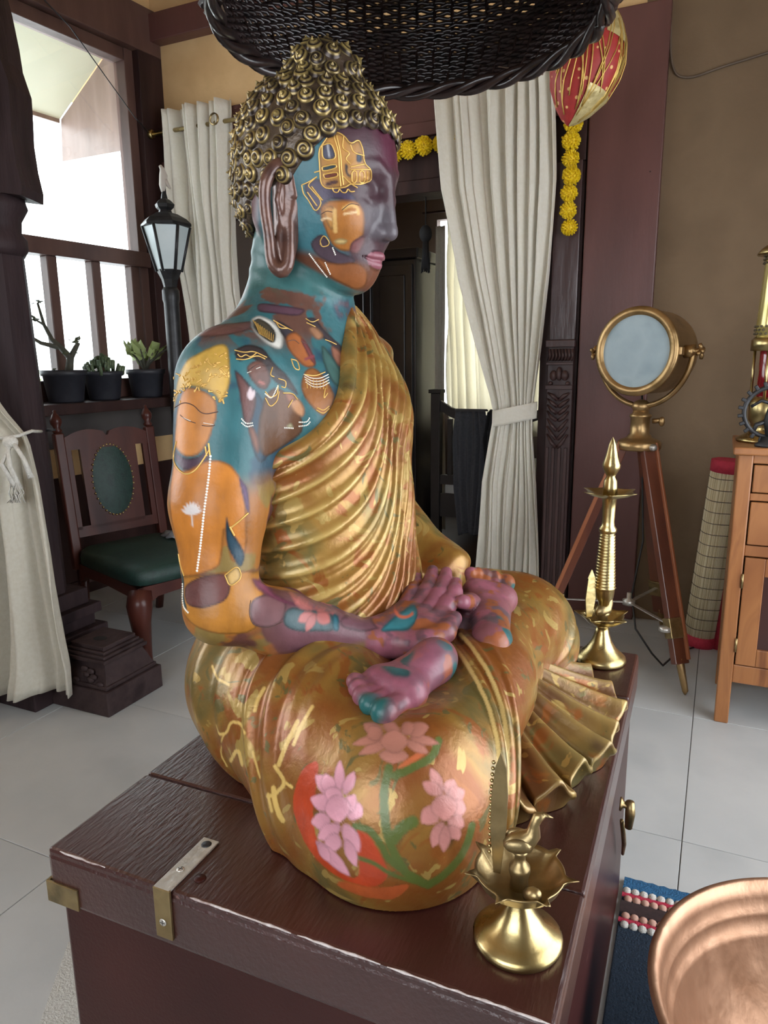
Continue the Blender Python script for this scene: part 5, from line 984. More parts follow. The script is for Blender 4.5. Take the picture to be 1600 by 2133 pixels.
def build_statue():
    st = thing('buddha_statue', 'large painted seated Buddha statue with gilded robe on the maroon chest', 'statue', (.061, 1.467, .7455), -math.radians(23.7))
    # body
    v, q, n = surfnet(sdf_body, (-.46, -.47, .12), (.26, .33, 1.37), .0028)
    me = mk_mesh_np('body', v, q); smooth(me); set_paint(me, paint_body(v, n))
    o = ob('body', me, paint_mat(), st); o['label'] = 'bare skin painted with teal, orange and pink figures'
    # robe over the trunk and the left arm
    v, q, n = surfnet(sdf_robe, (-.46, -.34, .10), (.10, .48, .98), .0036)
    me = mk_mesh_np('robe', v, q); smooth(me); c = np.zeros((len(v), 4)); rg = ridge(fold_k(v), .22) * (sdf_trunk(v) < .035); c[:, :3] = (.46, .32, .10); c[:, 3] = .75 * rg * sstep(fbm(v, 18, 3, 31), .38, .6); set_paint(me, c)
    o = ob('robe', me, gilt_mat('gilded_robe'), st); o['label'] = 'pleated gold robe over the left shoulder'
    # lower robe over the crossed legs
    v, q, n = surfnet(sdf_skirt, (-.47, -.58, -.01), (.33, .54, .37), .0028)
    keep = v[q].mean(1)[:, 2] > .0022; q = q[keep]
    me = mk_mesh_np('lower_robe', v, q); smooth(me); c = np.zeros((len(v), 4)); set_paint(me, paint_on('skirt', v, n, c))
    o = ob('lower_robe', me, gilt_mat('gilded_lower_robe', (.255, .135, .028), (.20, .062, .012), (.13, .095, .028), (.07, .032, .013), 3.), st); o['label'] = 'gold cloth over crossed legs painted with pink lotuses'
    # pleated hem spread on the chest lid
    hem = MB(); ap = (.05, .05); NA = 300; rows = []; gl = []
    for i in range(NA):
        u = i / (NA - 1); th = math.radians(-66 + 128 * u); ph = u * 9 * 2 * math.pi; near = max(0., 1 - u * 2.1)
        R0 = np.interp(math.degrees(th), [-66, -55, -45, -27, 0, 24, 54, 62], [.40, .405, .395, .365, .368, .398, .392, .36])
        row = []
        for j in range(19):
            t = j / 18; r = .10 + (R0 - .10) * t
            am = (.003 + .015 * t ** 1.3) * (1 + .5 * near)
            tw = math.radians(1.2 + 2.0 * near) * t ** 2 * math.sin(ph * 1. + .8 * t)
            fr = (ph + .9 * t) / (2 * math.pi); fr -= math.floor(fr + .5); zz = .150 * (1 - t) ** 1.15 + .040 + am * (2.1 * math.exp(-(fr / (.10 if fr > 0 else .20)) ** 2) - .55 + .35 * math.sin(2 * ph + 1)) + .006 * t ** 6
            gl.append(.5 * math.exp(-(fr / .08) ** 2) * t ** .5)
            rr = r + .007 * t * math.sin(ph * .5 + 1) + .006 * t * t * math.cos(ph)
            row.append((ap[0] + rr * math.cos(th + tw), ap[1] + rr * math.sin(th + tw), zz))
        x, y, zz = row[-1]; cx, cy = math.cos(th), math.sin(th)
        for dr, dz in ((.004, -.002), (.005, -.007), (.002, -.013), (-.006, -.018)): row.append((x + cx * dr, y + cy * dr, max(zz + dz, .002)))
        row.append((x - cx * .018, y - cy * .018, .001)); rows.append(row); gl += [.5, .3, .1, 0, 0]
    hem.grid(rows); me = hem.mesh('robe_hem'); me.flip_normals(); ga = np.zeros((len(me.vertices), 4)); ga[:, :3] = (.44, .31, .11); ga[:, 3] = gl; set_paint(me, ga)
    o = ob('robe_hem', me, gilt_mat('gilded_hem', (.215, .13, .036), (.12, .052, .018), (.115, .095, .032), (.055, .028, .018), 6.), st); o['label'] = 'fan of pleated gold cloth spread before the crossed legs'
    # ears
    em = mat('ear_bronze', [(.05, .022, .018), (.11, .05, .035), (.07, .03, .025)], .32, .25, 18, bump=.15, coat=.3)
    v, q, n = surfnet(sdf_ear, (-.26, -.20, .93), (-.14, -.08, 1.18), .0028)
    o = ob('ear', mk_mesh_np('ear', v, q), em, st, True); o['label'] = 'long dark bronze ear lobe'
    o2 = ob('ear', o.data, em, st); o2.scale = (1, -1, 1)
    # hair
    hm = mat('hair_bronze', [(.03, .020, .016), (.075, .050, .030), (.05, .03, .022)], .38, .35, 25, bump=.3, coat=.2)
    v, q, n = surfnet(sdf_hair, (-.44, -.20, .94), (.03, .20, 1.47), .0042)
    hair = ob('hair', mk_mesh_np('hair', v, q), hm, st, True); hair['label'] = 'cap of bronze hair with topknot'
    hq = to_head(v); ok = (sdf_skull(hq) > .0015); line = hq[:, 2] > hairline(hq[:, 0]) + .011
    cand = np.nonzero(ok & line)[0]; cp = v[cand]; pick = [int(np.argmax(cp[:, 2]))]; dd = ln(cp - cp[pick[0]])
    while dd.max() > .0255 and len(pick) < 299:
        k = int(np.argmax(dd)); pick.append(k); dd = np.minimum(dd, ln(cp - cp[k]))
    # one curl: a small dome with a raised spiral and a bright tip
    cm = bpy.data.materials.new('gilded_curl'); cm.use_nodes = True; nt = cm.node_tree; b = nt.nodes['Principled BSDF']
    at = nt.nodes.new('ShaderNodeAttribute'); at.attribute_name = 'Paint'; oi = nt.nodes.new('ShaderNodeObjectInfo')
    mr = nt.nodes.new('ShaderNodeMapRange'); mr.inputs['To Min'].default_value = .45; mr.inputs['To Max'].default_value = 1.; nt.links.new(oi.outputs['Random'], mr.inputs['Value'])
    mu = nt.nodes.new('ShaderNodeMath'); mu.operation = 'MULTIPLY'; nt.links.new(at.outputs['Fac'], mu.inputs[0]); nt.links.new(mr.outputs[0], mu.inputs[1])
    nt.links.new(_ramp(nt, mu.outputs[0], [(.16, (.030, .020, .016)), (.72, (.36, .26, .09))]), b.inputs['Base Color']); b.inputs['Metallic'].default_value = .5; b.inputs['Roughness'].default_value = .3
    A_, Rr = 26, 9; vv = []; cc = []; ff = []
    for j in range(Rr + 1):
        t = j / Rr
        for i in range(A_):
            a = 2 * math.pi * i / A_; w = .5 + .5 * math.cos(2 * math.pi * (t * 2.6 - a / (2 * math.pi)))
            w *= sstep(np.array(t), .12, .3); h = .62 * (1 - t ** 2.4) + .16 * w * (1 - t ** 6) + .42 * math.exp(-(t / .16) ** 2)
            vv.append((t * math.cos(a), t * math.sin(a), h - .12)); cc.append(max(float(w), math.exp(-(t / .2) ** 2)) * (1 - .5 * t ** 4))
    for j in range(Rr):
        for i in range(A_): k = (i + 1) % A_; ff.append((j * A_ + i, j * A_ + k, (j + 1) * A_ + k, (j + 1) * A_ + i) if j else (j * A_ + i, (j + 1) * A_ + i, (j + 1) * A_ + k)[::-1])
    cme = mk_mesh('curl', vv, ff); smooth(cme); at_ = np.ones((len(vv), 4)); at_[:, :3] = np.array(cc)[:, None]; set_paint(cme, at_)
    for k in pick:
        p = cp[k]; nn = Vector(n[cand[k]]); low = float(sstep(np.array(-hq[cand[k], 2]), .02, .09)); s = .0184 - .003 * low
        c = ob('curl', cme, cm, hair); tq = nn.to_track_quat('Z', 'Y').to_matrix().to_4x4() @ Matrix.Rotation(RNG.uniform(0, 6.28), 4, 'Z')
        c.matrix_local = Matrix.Translation(Vector(p) - nn * .001) @ tq @ Matrix.Diagonal((s, s, s * RNG.uniform(.85, 1.1), 1))
    # raised outlines and pearl dots of the painting
    w, e1, e2 = chart('body')
    def dense(pts):
        L = [np.array(p) for p in chaikin(pts, False)]; o_ = []
        for a, b in zip(L[:-1], L[1:]):
            k = max(2, int(np.hypot(*(b - a)) / .003)); o_ += [a + (b - a) * t for t in np.linspace(0, 1, k, endpoint=False)]
        return np.array(o_ + [L[-1]])
    lines = [dense(pts) for _, pts, _ in RELIEF]; A = np.concatenate(lines); PP = (A[:, :1] * e1 + A[:, 1:] * e2 + w * .6).astype(np.float32); live = np.arange(len(PP))
    for _ in range(50):
        dd_ = sdf_body(PP[live]); PP[live] -= w * np.clip(dd_, -.02, .2)[:, None] * .9; live = live[np.abs(dd_) > .0003]
        if not len(live): break
    cuts = np.cumsum([0] + [len(x) for x in lines]); good = np.abs(sdf_body(PP)) < .003
    acc = {'gold': MB(), 'dark': MB(), 'pearl': MB(), 'crown': MB()}
    for ri, (m_, pts, r) in enumerate(RELIEF):
        P = PP[cuts[ri]:cuts[ri + 1]]; P = P[good[cuts[ri]:cuts[ri + 1]]]
        if len(P) < 2: continue
        if m_ == 'pearl':
            d = np.concatenate([[0], np.cumsum(ln(P[1:] - P[:-1]))]); r *= .001
            for s in np.arange(0, d[-1], r * 2.1): acc['pearl'].ball([np.interp(s, d, P[:, i]) for i in range(3)], r, 7, 4)
        else: acc[m_].tube(P, r * .001, 5)
    gm = mat('relief_gold', [(.52, .30, .07), (.66, .42, .12)], .34, .35, 40); dm = mat('relief_line', [(.05, .025, .02), (.09, .04, .03)], .5, 0, 30); pm = mat('relief_pearl', [(.72, .68, .60), (.80, .78, .72)], .35, 0, 30)
    for k_, nm, mt_, lb in (('gold', 'gold_outline', gm, 'raised gold paint outlines'), ('dark', 'brow_line', dm, 'fine dark painted lines'), ('pearl', 'pearl_dots', pm, 'raised white paint dots'), ('crown', 'crown_beading', gm, 'raised gold beading of the painted crown')):
        o = acc[k_].build(nm, mt_, st); o['label'] = lb; o['kind'] = 'stuff'
    return st
build_statue()
# ---------------------------------------------------------------- chest
LACQ = bpy.data.materials.new('maroon_lacquer'); LACQ.use_nodes = True
LACQT = bpy.data.materials.new('brushed_maroon_lacquer'); LACQT.use_nodes = True
def lacquer(mt, coat, cr, bs):
    nt = mt.node_tree; b = nt.nodes['Principled BSDF']; N = nt.nodes.new; L = nt.links.new
    tc = N('ShaderNodeTexCoord'); n = N('ShaderNodeTexNoise'); n.inputs['Scale'].default_value = 4; n.inputs['Detail'].default_value = 6; L(tc.outputs['Object'], n.inputs['Vector'])
    col = _ramp(nt, n.outputs['Fac'], [(.3, (.026, .0052, .0042)), (.7, (.042, .0092, .007))])
    mp = N('ShaderNodeMapping'); mp.inputs['Scale'].default_value = (7, 1.6, 7); L(tc.outputs['Object'], mp.inputs[0]); s = N('ShaderNodeTexNoise'); s.inputs['Scale'].default_value = 4; s.inputs['Detail'].default_value = 8; L(mp.outputs[0], s.inputs['Vector'])
    r = N('ShaderNodeMapRange'); r.inputs['From Min'].default_value = .735; r.inputs['From Max'].default_value = .76; L(s.outputs['Fac'], r.inputs['Value'])
    x = N('ShaderNodeMix'); x.data_type = 'RGBA'; L(r.outputs[0], x.inputs['Factor']); L(col, x.inputs[6]); x.inputs[7].default_value = (.16, .075, .065, 1); L(x.outputs[2], b.inputs['Base Color'])
    b.inputs['Roughness'].default_value = .40; b.inputs['Specular IOR Level'].default_value = .16; b.inputs['Coat Weight'].default_value = coat; b.inputs['Coat Roughness'].default_value = cr
    mp2 = N('ShaderNodeMapping'); mp2.inputs['Scale'].default_value = (26, 5, 26); L(tc.outputs['Object'], mp2.inputs[0]); g = N('ShaderNodeTexNoise'); g.inputs['Scale'].default_value = 6; g.inputs['Detail'].default_value = 4; L(mp2.outputs[0], g.inputs['Vector'])
    bp = N('ShaderNodeBump'); bp.inputs['Strength'].default_value = bs; bp.inputs['Distance'].default_value = .006; L(g.outputs['Fac'], bp.inputs['Height']); L(bp.outputs[0], b.inputs['Normal']); L(bp.outputs[0], b.inputs['Coat Normal'])
lacquer(LACQ, .12, .22, .12); lacquer(LACQT, 1., .32, .20)
BRASS = mat('brass', [(.37, .28, .12), (.47, .37, .175), (.31, .23, .09)], .29, 1., 12, bump=.05, bscale=60, rough_var=.08)
OLDBRASS = mat('aged_brass', [(.22, .155, .07), (.34, .25, .12), (.15, .115, .06)], .38, .9, 14, bump=.12, bscale=50, rough_var=.1)
STEEL = mat('worn_steel', [(.50, .47, .42), (.62, .60, .56), (.40, .37, .33)], .35, .7, 20, bump=.15, bscale=60)
IRON = mat('black_iron', [(.018, .018, .02), (.035, .035, .038)], .42, .4, 20, bump=.1)
def build_chest():
    t = thing('wooden_chest', 'large maroon lacquered wooden chest with metal straps under the statue', 'chest', (.061, 1.467, 0), -math.radians(23.7))
    MB().box((-.416, -.605, .0), (.416, .605, .640), bev=.008).build('body', LACQ, t)
    lid = MB().box((-.428, -.617, .641), (.428, .617, .738), bev=.010).build('lid', LACQT, t)
    for y0, y1 in ((-.615, -.374), (-.3725, .329), (.3305, .615)): MB().box((-.426, y0, .700), (.426, y1, .745), bev=.006).build('lid_board', LACQT, lid)
    st = MB().box((-.194, -.622, .7452), (-.162, -.493, .7492), bev=.0015).build('hasp_strap', STEEL, t); st['label'] = 'worn pale metal strap on the lid'
    MB().box((-.194, -.6225, .660), (-.162, -.6172, .749), bev=.001).build('strap_tail', OLDBRASS, t)
    for p, r in (((-.178, -.575, .7495), None), ((-.178, -.6228, .690), 1)):
        M = Matrix.Translation(p) if r is None else Matrix.Translation(p) @ Matrix.Rotation(math.pi / 2, 4, 'X')
        s = MB().lathe([(.0065, 0), (.0062, .0012), (.004, .0018), (.0, .0019)], 14, M).build('screw', STEEL, st)
        sl = MB().box((-.0045, -.0006, .0012), (.0045, .0006, .0021), M).box((-.0006, -.0045, .0012), (.0006, .0045, .0021), M); sl.build('screw_slot', IRON, st)
    MB().lathe([(.009, 0), (.0075, .001), (.0, .0011)], 14, Matrix.Translation((-.178, -.508, .7493))).build('strap_hole', IRON, st)
    MB().lathe([(.010, 0), (.009, .0012), (.0, .0014)], 14, Matrix.Translation((-.140, -.575, .7452))).build('filled_screw_hole', LACQ, t)
    cp = MB(); cp.box((-.432, -.621, .644), (-.362, -.6165, .684), bev=.001); cp.build('corner_plate', OLDBRASS, t); MB().box((-.4325, -.6205, .644), (-.4275, -.575, .684), bev=.001).build('corner_plate', OLDBRASS, t)
    GLINT = mat('edge_glint', [(.34, .27, .25), (.55, .50, .48), (.16, .08, .07)], .4, 0, 30)  # pale strips on the lid edge, its bright specular line put into colour
    for a, b in ((-.13, .05), (.06, .19), (.20, .425), (-.40, -.30)): n_ = int((b - a) / .012); MB().tube([(a + (b - a) * i / n_, -.6132 + RNG.uniform(-.0006, .0006), .7432 + RNG.uniform(-.0006, .0006)) for i in range(n_ + 1)], [.0008] + [RNG.uniform(.0010, .0026) for _ in range(n_ - 1)] + [.0008], 5).build('edge_glint', GLINT, t)
    # hook and drop bar on the long side
    lt = MB().lathe([(.016, 0), (.016, .004), (.008, .008), (.008, .02)], 16, Matrix.Translation((.428, .235, .52)) @ Matrix.Rotation(math.pi / 2, 4, 'Y')); lt.tube([(.45, .235, .53), (.452, .236, .50), (.450, .24, .46)], [.010, .012, .009], 10); lt.build('latch', OLDBRASS, t)
    MB().tube([(.434, .245, .47), (.436, .30, .40), (.436, .36, .33), (.432, .40, .27)], [.005, .006, .006, .004], 8).build('latch_bar', OLDBRASS, t)
    return t
build_chest()
# ---------------------------------------------------------------- oil lamps on the chest
def lobed(n, amp, p=2.):
    def f(r, z, a, j):
        k = (.5 + .5 * math.cos(n * a)) ** p; return r * (1 + amp[j] * k), z + (amp[j] * k * .10 * r if amp[j] > .02 else 0)
    return f
def bird(mb, M, s=1.):
    pts = [(-.022, 0, .012), (-.010, 0, .014), (.006, 0, .018), (.016, 0, .030), (.017, 0, .045), (.021, 0, .056), (.030, 0, .060)]
    mb.tube([tuple(c * s for c in p) for p in pts], [r * s for r in (.004, .013, .015, .010, .0065, .0075, .003)], 12, M); mb.tube([tuple(c * s for c in p) for p in ((.027, 0, .060), (.040, 0, .056))], [.004 * s, .0006 * s], 8, M)
def wing(mb, M, s, sy): mb.ball((-.004 * s, sy * .012 * s, .018 * s), (.018 * s, .006 * s, .010 * s), 10, 7, M)
def near_lamp():
    loc = (.182, .868, .7455); t = thing('brass_oil_lamp', 'short brass oil lamp with a spouted bowl and a bird at the near chest corner', 'oil lamp', loc, math.radians(-20))
    MB().lathe([(.060, 0), (.0625, .004), (.0625, .010), (.059, .014), (.050, .020), (.036, .030), (.024, .046), (.0165, .062), (.013, .074), (.014, .079), (.016, .083)], 48).build('base', BRASS, t)
    n = 7; amp = [0, 0, .0, .03, .16, .30, .30, .16, .03, 0, 0]
    prof = [(.010, .080), (.026, .081), (.044, .087), (.056, .098), (.0605, .110), (.062, .1125), (.060, .1135), (.0565, .108), (.044, .092), (.026, .086), (.0, .085)]
    MB().lathe(prof, 80, None, True, lobed(n, amp, 18.)).build('bowl', OLDBRASS, t)
    MB().lathe([(.013, .085), (.012, .10), (.015, .112), (.0145, .118), (.008, .126), (.007, .136), (.011, .140), (.009, .144)], 24).build('stem', OLDBRASS, t)
    M = Matrix.Translation((0, 0, .138)) @ Matrix.Rotation(math.radians(10), 4, 'Z'); b = MB(); bird(b, M, 1.05); b.build('bird', OLDBRASS, t)
    for s in (-1, 1): w = MB(); wing(w, M, 1.05, s); w.build('wing', OLDBRASS, t)
    # serrated tail feather standing behind the bird
    pl = [(-.036, .100), (-.026, .100), (-.020, .17), (-.019, .22), (-.022, .262), (-.030, .285), (-.037, .262), (-.041, .22), (-.042, .17)]
    MB().prism(pl, -.002, .002, Matrix(((1, 0, 0, 0), (0, 0, -1, 0), (0, 1, 0, 0), (0, 0, 0, 1)))).build('tail_feather', OLDBRASS, t)
    sr = MB()
    for k in range(16): sr.ball((-.0425 + .003 * (k / 15) ** 4, 0, .13 + k * .0092), .0030, 6, 4)
    sr.build('tail_beading', BRASS, t)
    M2 = Matrix.Rotation(math.radians(-55), 4, 'Z') @ Matrix.Translation((.03, 0, .092)); hd = MB().tube([(.0, 0, .004), (.012, 0, .012), (.022, 0, .024)], [.010, .012, .006], 10, M2); hd.build('wick_rest', OLDBRASS, t)
near_lamp()
def far_lamp():
    t = thing('tall_brass_lamp', 'tall brass oil lamp with petal tray and pointed finial at the far chest corner', 'oil lamp', (.580, 1.815, .7455), math.radians(15))
    MB().lathe([(.063, 0), (.066, .005), (.064, .014), (.056, .022), (.040, .036), (.026, .058), (.018, .082), (.015, .098)], 48).build('base', BRASS, t)
    amp = [0, 0, .05, .30, .42, .42, .30, .05, 0]; prof = [(.012, .098), (.026, .102), (.042, .112), (.052, .126), (.054, .131), (.053, .132), (.049, .126), (.030, .110), (.0, .108)]
    MB().lathe(prof, 60, None, True, lobed(5, amp, 6.)).build('lower_bowl', BRASS, t)
    M = Matrix.Translation((0, 0, .125)) @ Matrix.Rotation(math.radians(20), 4, 'Z'); b = MB(); b.lathe([(.014, .105), (.012, .125), (.018, .135), (.014, .14)], 20); bird(b, M, 1.25); b.build('bird', OLDBRASS, t)
    pl = [(-.05, .13), (-.034, .13), (-.026, .18), (-.030, .235), (-.040, .258), (-.050, .235), (-.055, .18)]
    MB().prism(pl, -.002, .002, Matrix(((1, 0, 0, 0), (0, 0, -1, 0), (0, 1, 0, 0), (0, 0, 0, 1)))).build('tail_feather', BRASS, t)
    pr = [(.016, .170), (.024, .180), (.026, .200)]
    for k in range(18): z = .204 + k * .0082; r = .0265 - k * .00045; pr += [(r, z), (r + .0022, z + .004), (r, z + .0075)]
    pr += [(.017, .352), (.022, .358), (.0225, .366), (.017, .374), (.0155, .385), (.0165, .42), (.018, .445), (.024, .452)]
    MB().lathe([(.012, .128), (.010, .15), (.014, .16)] + pr, 32).build('column', BRASS, t)
    amp = [0, .0, .08, .22, .30, .22, .08, 0]; prof = [(.016, .446), (.03, .449), (.045, .454), (.056, .462), (.057, .464), (.054, .463), (.034, .454), (.0, .452)]
    MB().lathe(prof, 72, None, True, lobed(6, amp, 3.)).build('petal_tray', BRASS, t)
    MB().lathe([(.019, .452), (.017, .475), (.016, .492), (.010, .503), (.014, .510), (.021, .524), (.022, .534), (.016, .552), (.013, .565), (.009, .584), (.005, .594), (.0, .604)], 24, None, True, lambda r, z, a, j: (r * (1 + .05 * math.cos(8 * a)), z)).build('finial', BRASS, t)
far_lamp()
# ---------------------------------------------------------------- woven hanging basket above the head
def basket():
    t = thing('woven_basket', 'dark woven cane basket hung upside down over the statue head', 'basket', (.063, 1.587, 2.19))
    CANE = mat('dark_cane', [(.010, .006, .006), (.022, .011, .010), (.007, .005, .005)], .32, 0, 30, (1, 1, 1), coat=.3)
    prof = lambda h: np.interp(h, [0, .04, .10, .20, .32, .45, .56, .64, .68], [.375, .405, .435, .455, .44, .37, .25, .12, .03])
    ns = 64; wv = MB(); H = np.concatenate([np.arange(.012, .16, .0076), np.arange(.16, .22, .0105), np.arange(.22, .66, .0076)])
    for k, h in enumerate(H):
        r = float(prof(h)); n = ns * 2; rr = [r + .0055 * math.cos(math.pi * i + math.pi * k) for i in range(n)]
        pts = [((rr[i // 1]) * math.cos(2 * math.pi * i / n), rr[i] * math.sin(2 * math.pi * i / n), h + .002 * math.sin(i * 1.7 + k)) for i in range(n)]
        wv.tube(pts, .0058, 4, closed=True)
    o = wv.build('weave', CANE, t); o['kind'] = 'stuff'
    sk = MB()
    for i in range(ns):
        a = 2 * math.pi * (i + .25) / ns; sk.tube([(float(prof(h)) * math.cos(a), float(prof(h)) * math.sin(a), h) for h in np.linspace(0, .67, 12)], .0045, 5)
    o = sk.build('stakes', CANE, t); o['kind'] = 'stuff'
    for k in range(3):
        pts = [((.377 + .010 * math.cos(i * .42 + k * 2.1)) * math.cos(2 * math.pi * i / 150), (.377 + .010 * math.cos(i * .42 + k * 2.1)) * math.sin(2 * math.pi * i / 150), .004 + .011 * math.sin(i * .42 + k * 2.1)) for i in range(150)]
        MB().tube(pts, .010, 6, closed=True).build('rim_braid', CANE, t)
    TW = mat('loose_twig', [(.10, .06, .04), (.16, .10, .06)], .6)
    for a, b in (((.30, .27, .0), (.22, .31, .035)), ((.315, .25, -.002), (.24, .27, -.004)), ((-.37, .02, .03), (-.40, -.03, .08))): MB().tube([a, tuple((p + q) / 2 + .006 for p, q in zip(a, b)), b], [.003, .0028, .0015], 5).build('loose_strand', TW, t)
    MB().tube([(0, 0, .67), (0, 0, 1.81)], .004, 6).build('hanging_cord', IRON, t)
basket()
# ---------------------------------------------------------------- searchlight on a wooden tripod
def cyl_between(mb, a, b, r, seg=10): return mb.tube([a, b], r, seg)
def bar_between(a, b, w, d, face=(0, 0, 1)):
    a = Vector(a); b = Vector(b); z = (b - a); L = z.length; z.normalize(); f = Vector(face); x = f.cross(z).normalized(); y = z.cross(x); M = Matrix((x, y, z)).transposed().to_4x4(); M.translation = a
    return MB().box((-w / 2, -d / 2, 0), (w / 2, d / 2, L), M, bev=.004)
def searchlight():
    C = Vector((1.264, 3.55, 0)); t = thing('tripod_searchlight', 'antique brass searchlight on a dark wooden tripod in front of the maroon board', 'floor lamp', C)
    TEAK = mat('tripod_wood', [(.085, .022, .012), (.14, .040, .018), (.06, .016, .010)], .32, 0, 5, (1, 1, .12), coat=.3, bump=.1); TEAK2 = mat('tripod_edge', [(.26, .080, .030), (.34, .12, .05)], .4, 0, 6, (1, 1, .2))
    ANT = mat('antique_brass', [(.30, .185, .075), (.40, .26, .12), (.24, .15, .06)], .36, .85, 9, bump=.08, rough_var=.08)
    top = Vector((0, 0, 1.13)); feet = [Vector((.129, -.452, 0)), Vector((.325, .338, 0)), Vector((-.455, .112, 0))]
    for fo in feet:
        dr = (fo - top); dxy = Vector((fo.x, fo.y, 0)).normalized(); a = top + dxy * .065 + Vector((0, 0, -.0)); b = fo * .90 + top * .10 * 0 + Vector((0, 0, .13)); b = a + (fo - a) * .88
        lg = bar_between(a, b, .075, .038, dxy).build('leg', TEAK, t)
        off = dxy.cross(Vector((0, 0, 1))) * .030
        bar_between(a - off + dxy * .012, a + (b - a) * .98 - off + dxy * .012, .014, .046, dxy).build('leg_rail', TEAK2, lg)
        MB().tube([a + (fo - a) * .86, a + (fo - a) * .885, fo + Vector((0, 0, .02)), fo + Vector((0, 0, .002))], [.020, .019, .014, .004], 10).build('spike', ANT, lg)
        k = MB().tube([a + (fo - a) * .74 - off * 1.6, a + (fo - a) * .74 + off * 1.6], .012, 10); k.lathe([(.028, -.010), (.028, .010)], 12, Matrix.Translation(a + (fo - a) * .74 + off * 1.8)); k.build('clamp', STEEL, lg)
        bar_between(a + (fo - a) * .70, a + (fo - a) * .78, .088, .052, dxy).build('clamp_band', OLDBRASS, lg)
    hub = Vector((.0, .0, .30))
    for fo in feet:
        a = top + (fo - top) * .74; bar_between(hub, a, .022, .006).build('spreader', STEEL, t)
    MB().lathe([(.032, -.012), (.032, .012), (.012, .02), (.012, .05)], 16, Matrix.Translation(hub)).build('spreader_hub', STEEL, t)
    MB().lathe([(.10, 1.095), (.105, 1.105), (.105, 1.13), (.095, 1.14), (.075, 1.148), (.058, 1.155), (.055, 1.165), (.046, 1.172), (.046, 1.25), (.052, 1.255), (.052, 1.265), (.040, 1.272), (.036, 1.29)], 32).build('tripod_head', ANT, t)
    for k in range(3):
        a = math.radians(-73 + 120 * k); MB().lathe([(.016, 0), (.018, .006), (.012, .012), (.016, .022), (.006, .026)], 12, Matrix.Translation((.10 * math.cos(a), .10 * math.sin(a), 1.115)) @ Matrix.Rotation(a, 4, 'Z') @ Matrix.Rotation(math.pi / 2, 4, 'Y')).build('wing_nut', STEEL, t)
    MB().ball((0, 0, 1.305), (.045, .045, .034), 16, 10).build('swivel_ball', ANT, t)
    MB().tube([(.05, -.03, 1.235), (.075, -.05, 1.24)], .012, 8).ball((.085, -.055, 1.235), (.016, .012, .024), 8, 6).build('lock_knob', ANT, t)
    # yoke and drum facing the room
    az = math.radians(-136); Fd = Vector((math.cos(az), math.sin(az), .03)).normalized(); Sd = Vector((0, 0, 1)).cross(Fd).normalized(); hc = Vector((.0, -.0, 1.565)); Ud = Fd.cross(Sd)
    M = Matrix((Sd, Ud, Fd)).transposed().to_4x4(); M.translation = hc
    R = .205
    yk = [(R * 1.14 * math.cos(a), R * 1.25 * math.sin(a), 0) for a in np.linspace(math.pi * 1.0, math.pi * 2.0, 26)]
    MB().tube([(yk[0][0], .03, 0)] + yk + [(yk[-1][0], .03, 0)], .0135, 10, M).build('yoke', ANT, t)
    dm = MB().lathe([(.13, -.175), (.19, -.16), (R - .008, -.13), (R - .006, .065), (R, .07), (R + .004, .085), (R, .098), (R - .036, .100), (R - .038, .086), (.0, .084)], 56, M); dm.build('drum', ANT, t)
    LENS = mat('frosted_lens', [(.22, .29, .32), (.30, .37, .40), (.25, .32, .35)], .5, 0, 5)
    MB().lathe([(R - .034, .0905), (.10, .0925), (0.0, .093)], 56, M, caps=False).build('lens', LENS, t)
    for s in (-1, 1):
        X = lambda d: M @ Matrix.Translation((s * d, 0, 0)) @ Matrix.Rotation(s * math.pi / 2, 4, 'Y')
        MB().lathe([(.030, -.02), (.030, .022), (.022, .028), (.014, .034), (.014, .052)], 18, X(R + .008)).build('pivot', ANT, t)
        kb = MB()
        for q in range(4): a = q * math.pi / 2 + .4; kb.tube([(0, 0, .05), (.022 * math.cos(a), .022 * math.sin(a), .054), (.036 * math.cos(a), .036 * math.sin(a), .050)], [.010, .011, .008], 8, X(R + .012))
        kb.ball((0, 0, .055), .014, 10, 7, X(R + .012)); kb.build('star_knob', ANT, t)
    hn = MB().box((R - .03, -.018, .06), (R + .016, .018, .09), M, bev=.003).build('hinge', ANT, t)
    CORD = mat('black_cord', [(.012, .012, .013), (.02, .02, .02)], .5)
    MB().tube([(.04, .12, 1.40), (.06, .10, 1.0), (.09, .10, .6), (.02, .02, .33), (.0, -.12, .20), (.06, -.20, .10), (.14, -.15, .012), (.28, .02, .008), (.42, .10, .008)], .005, 6).build('power_cord', CORD, t)
searchlight()
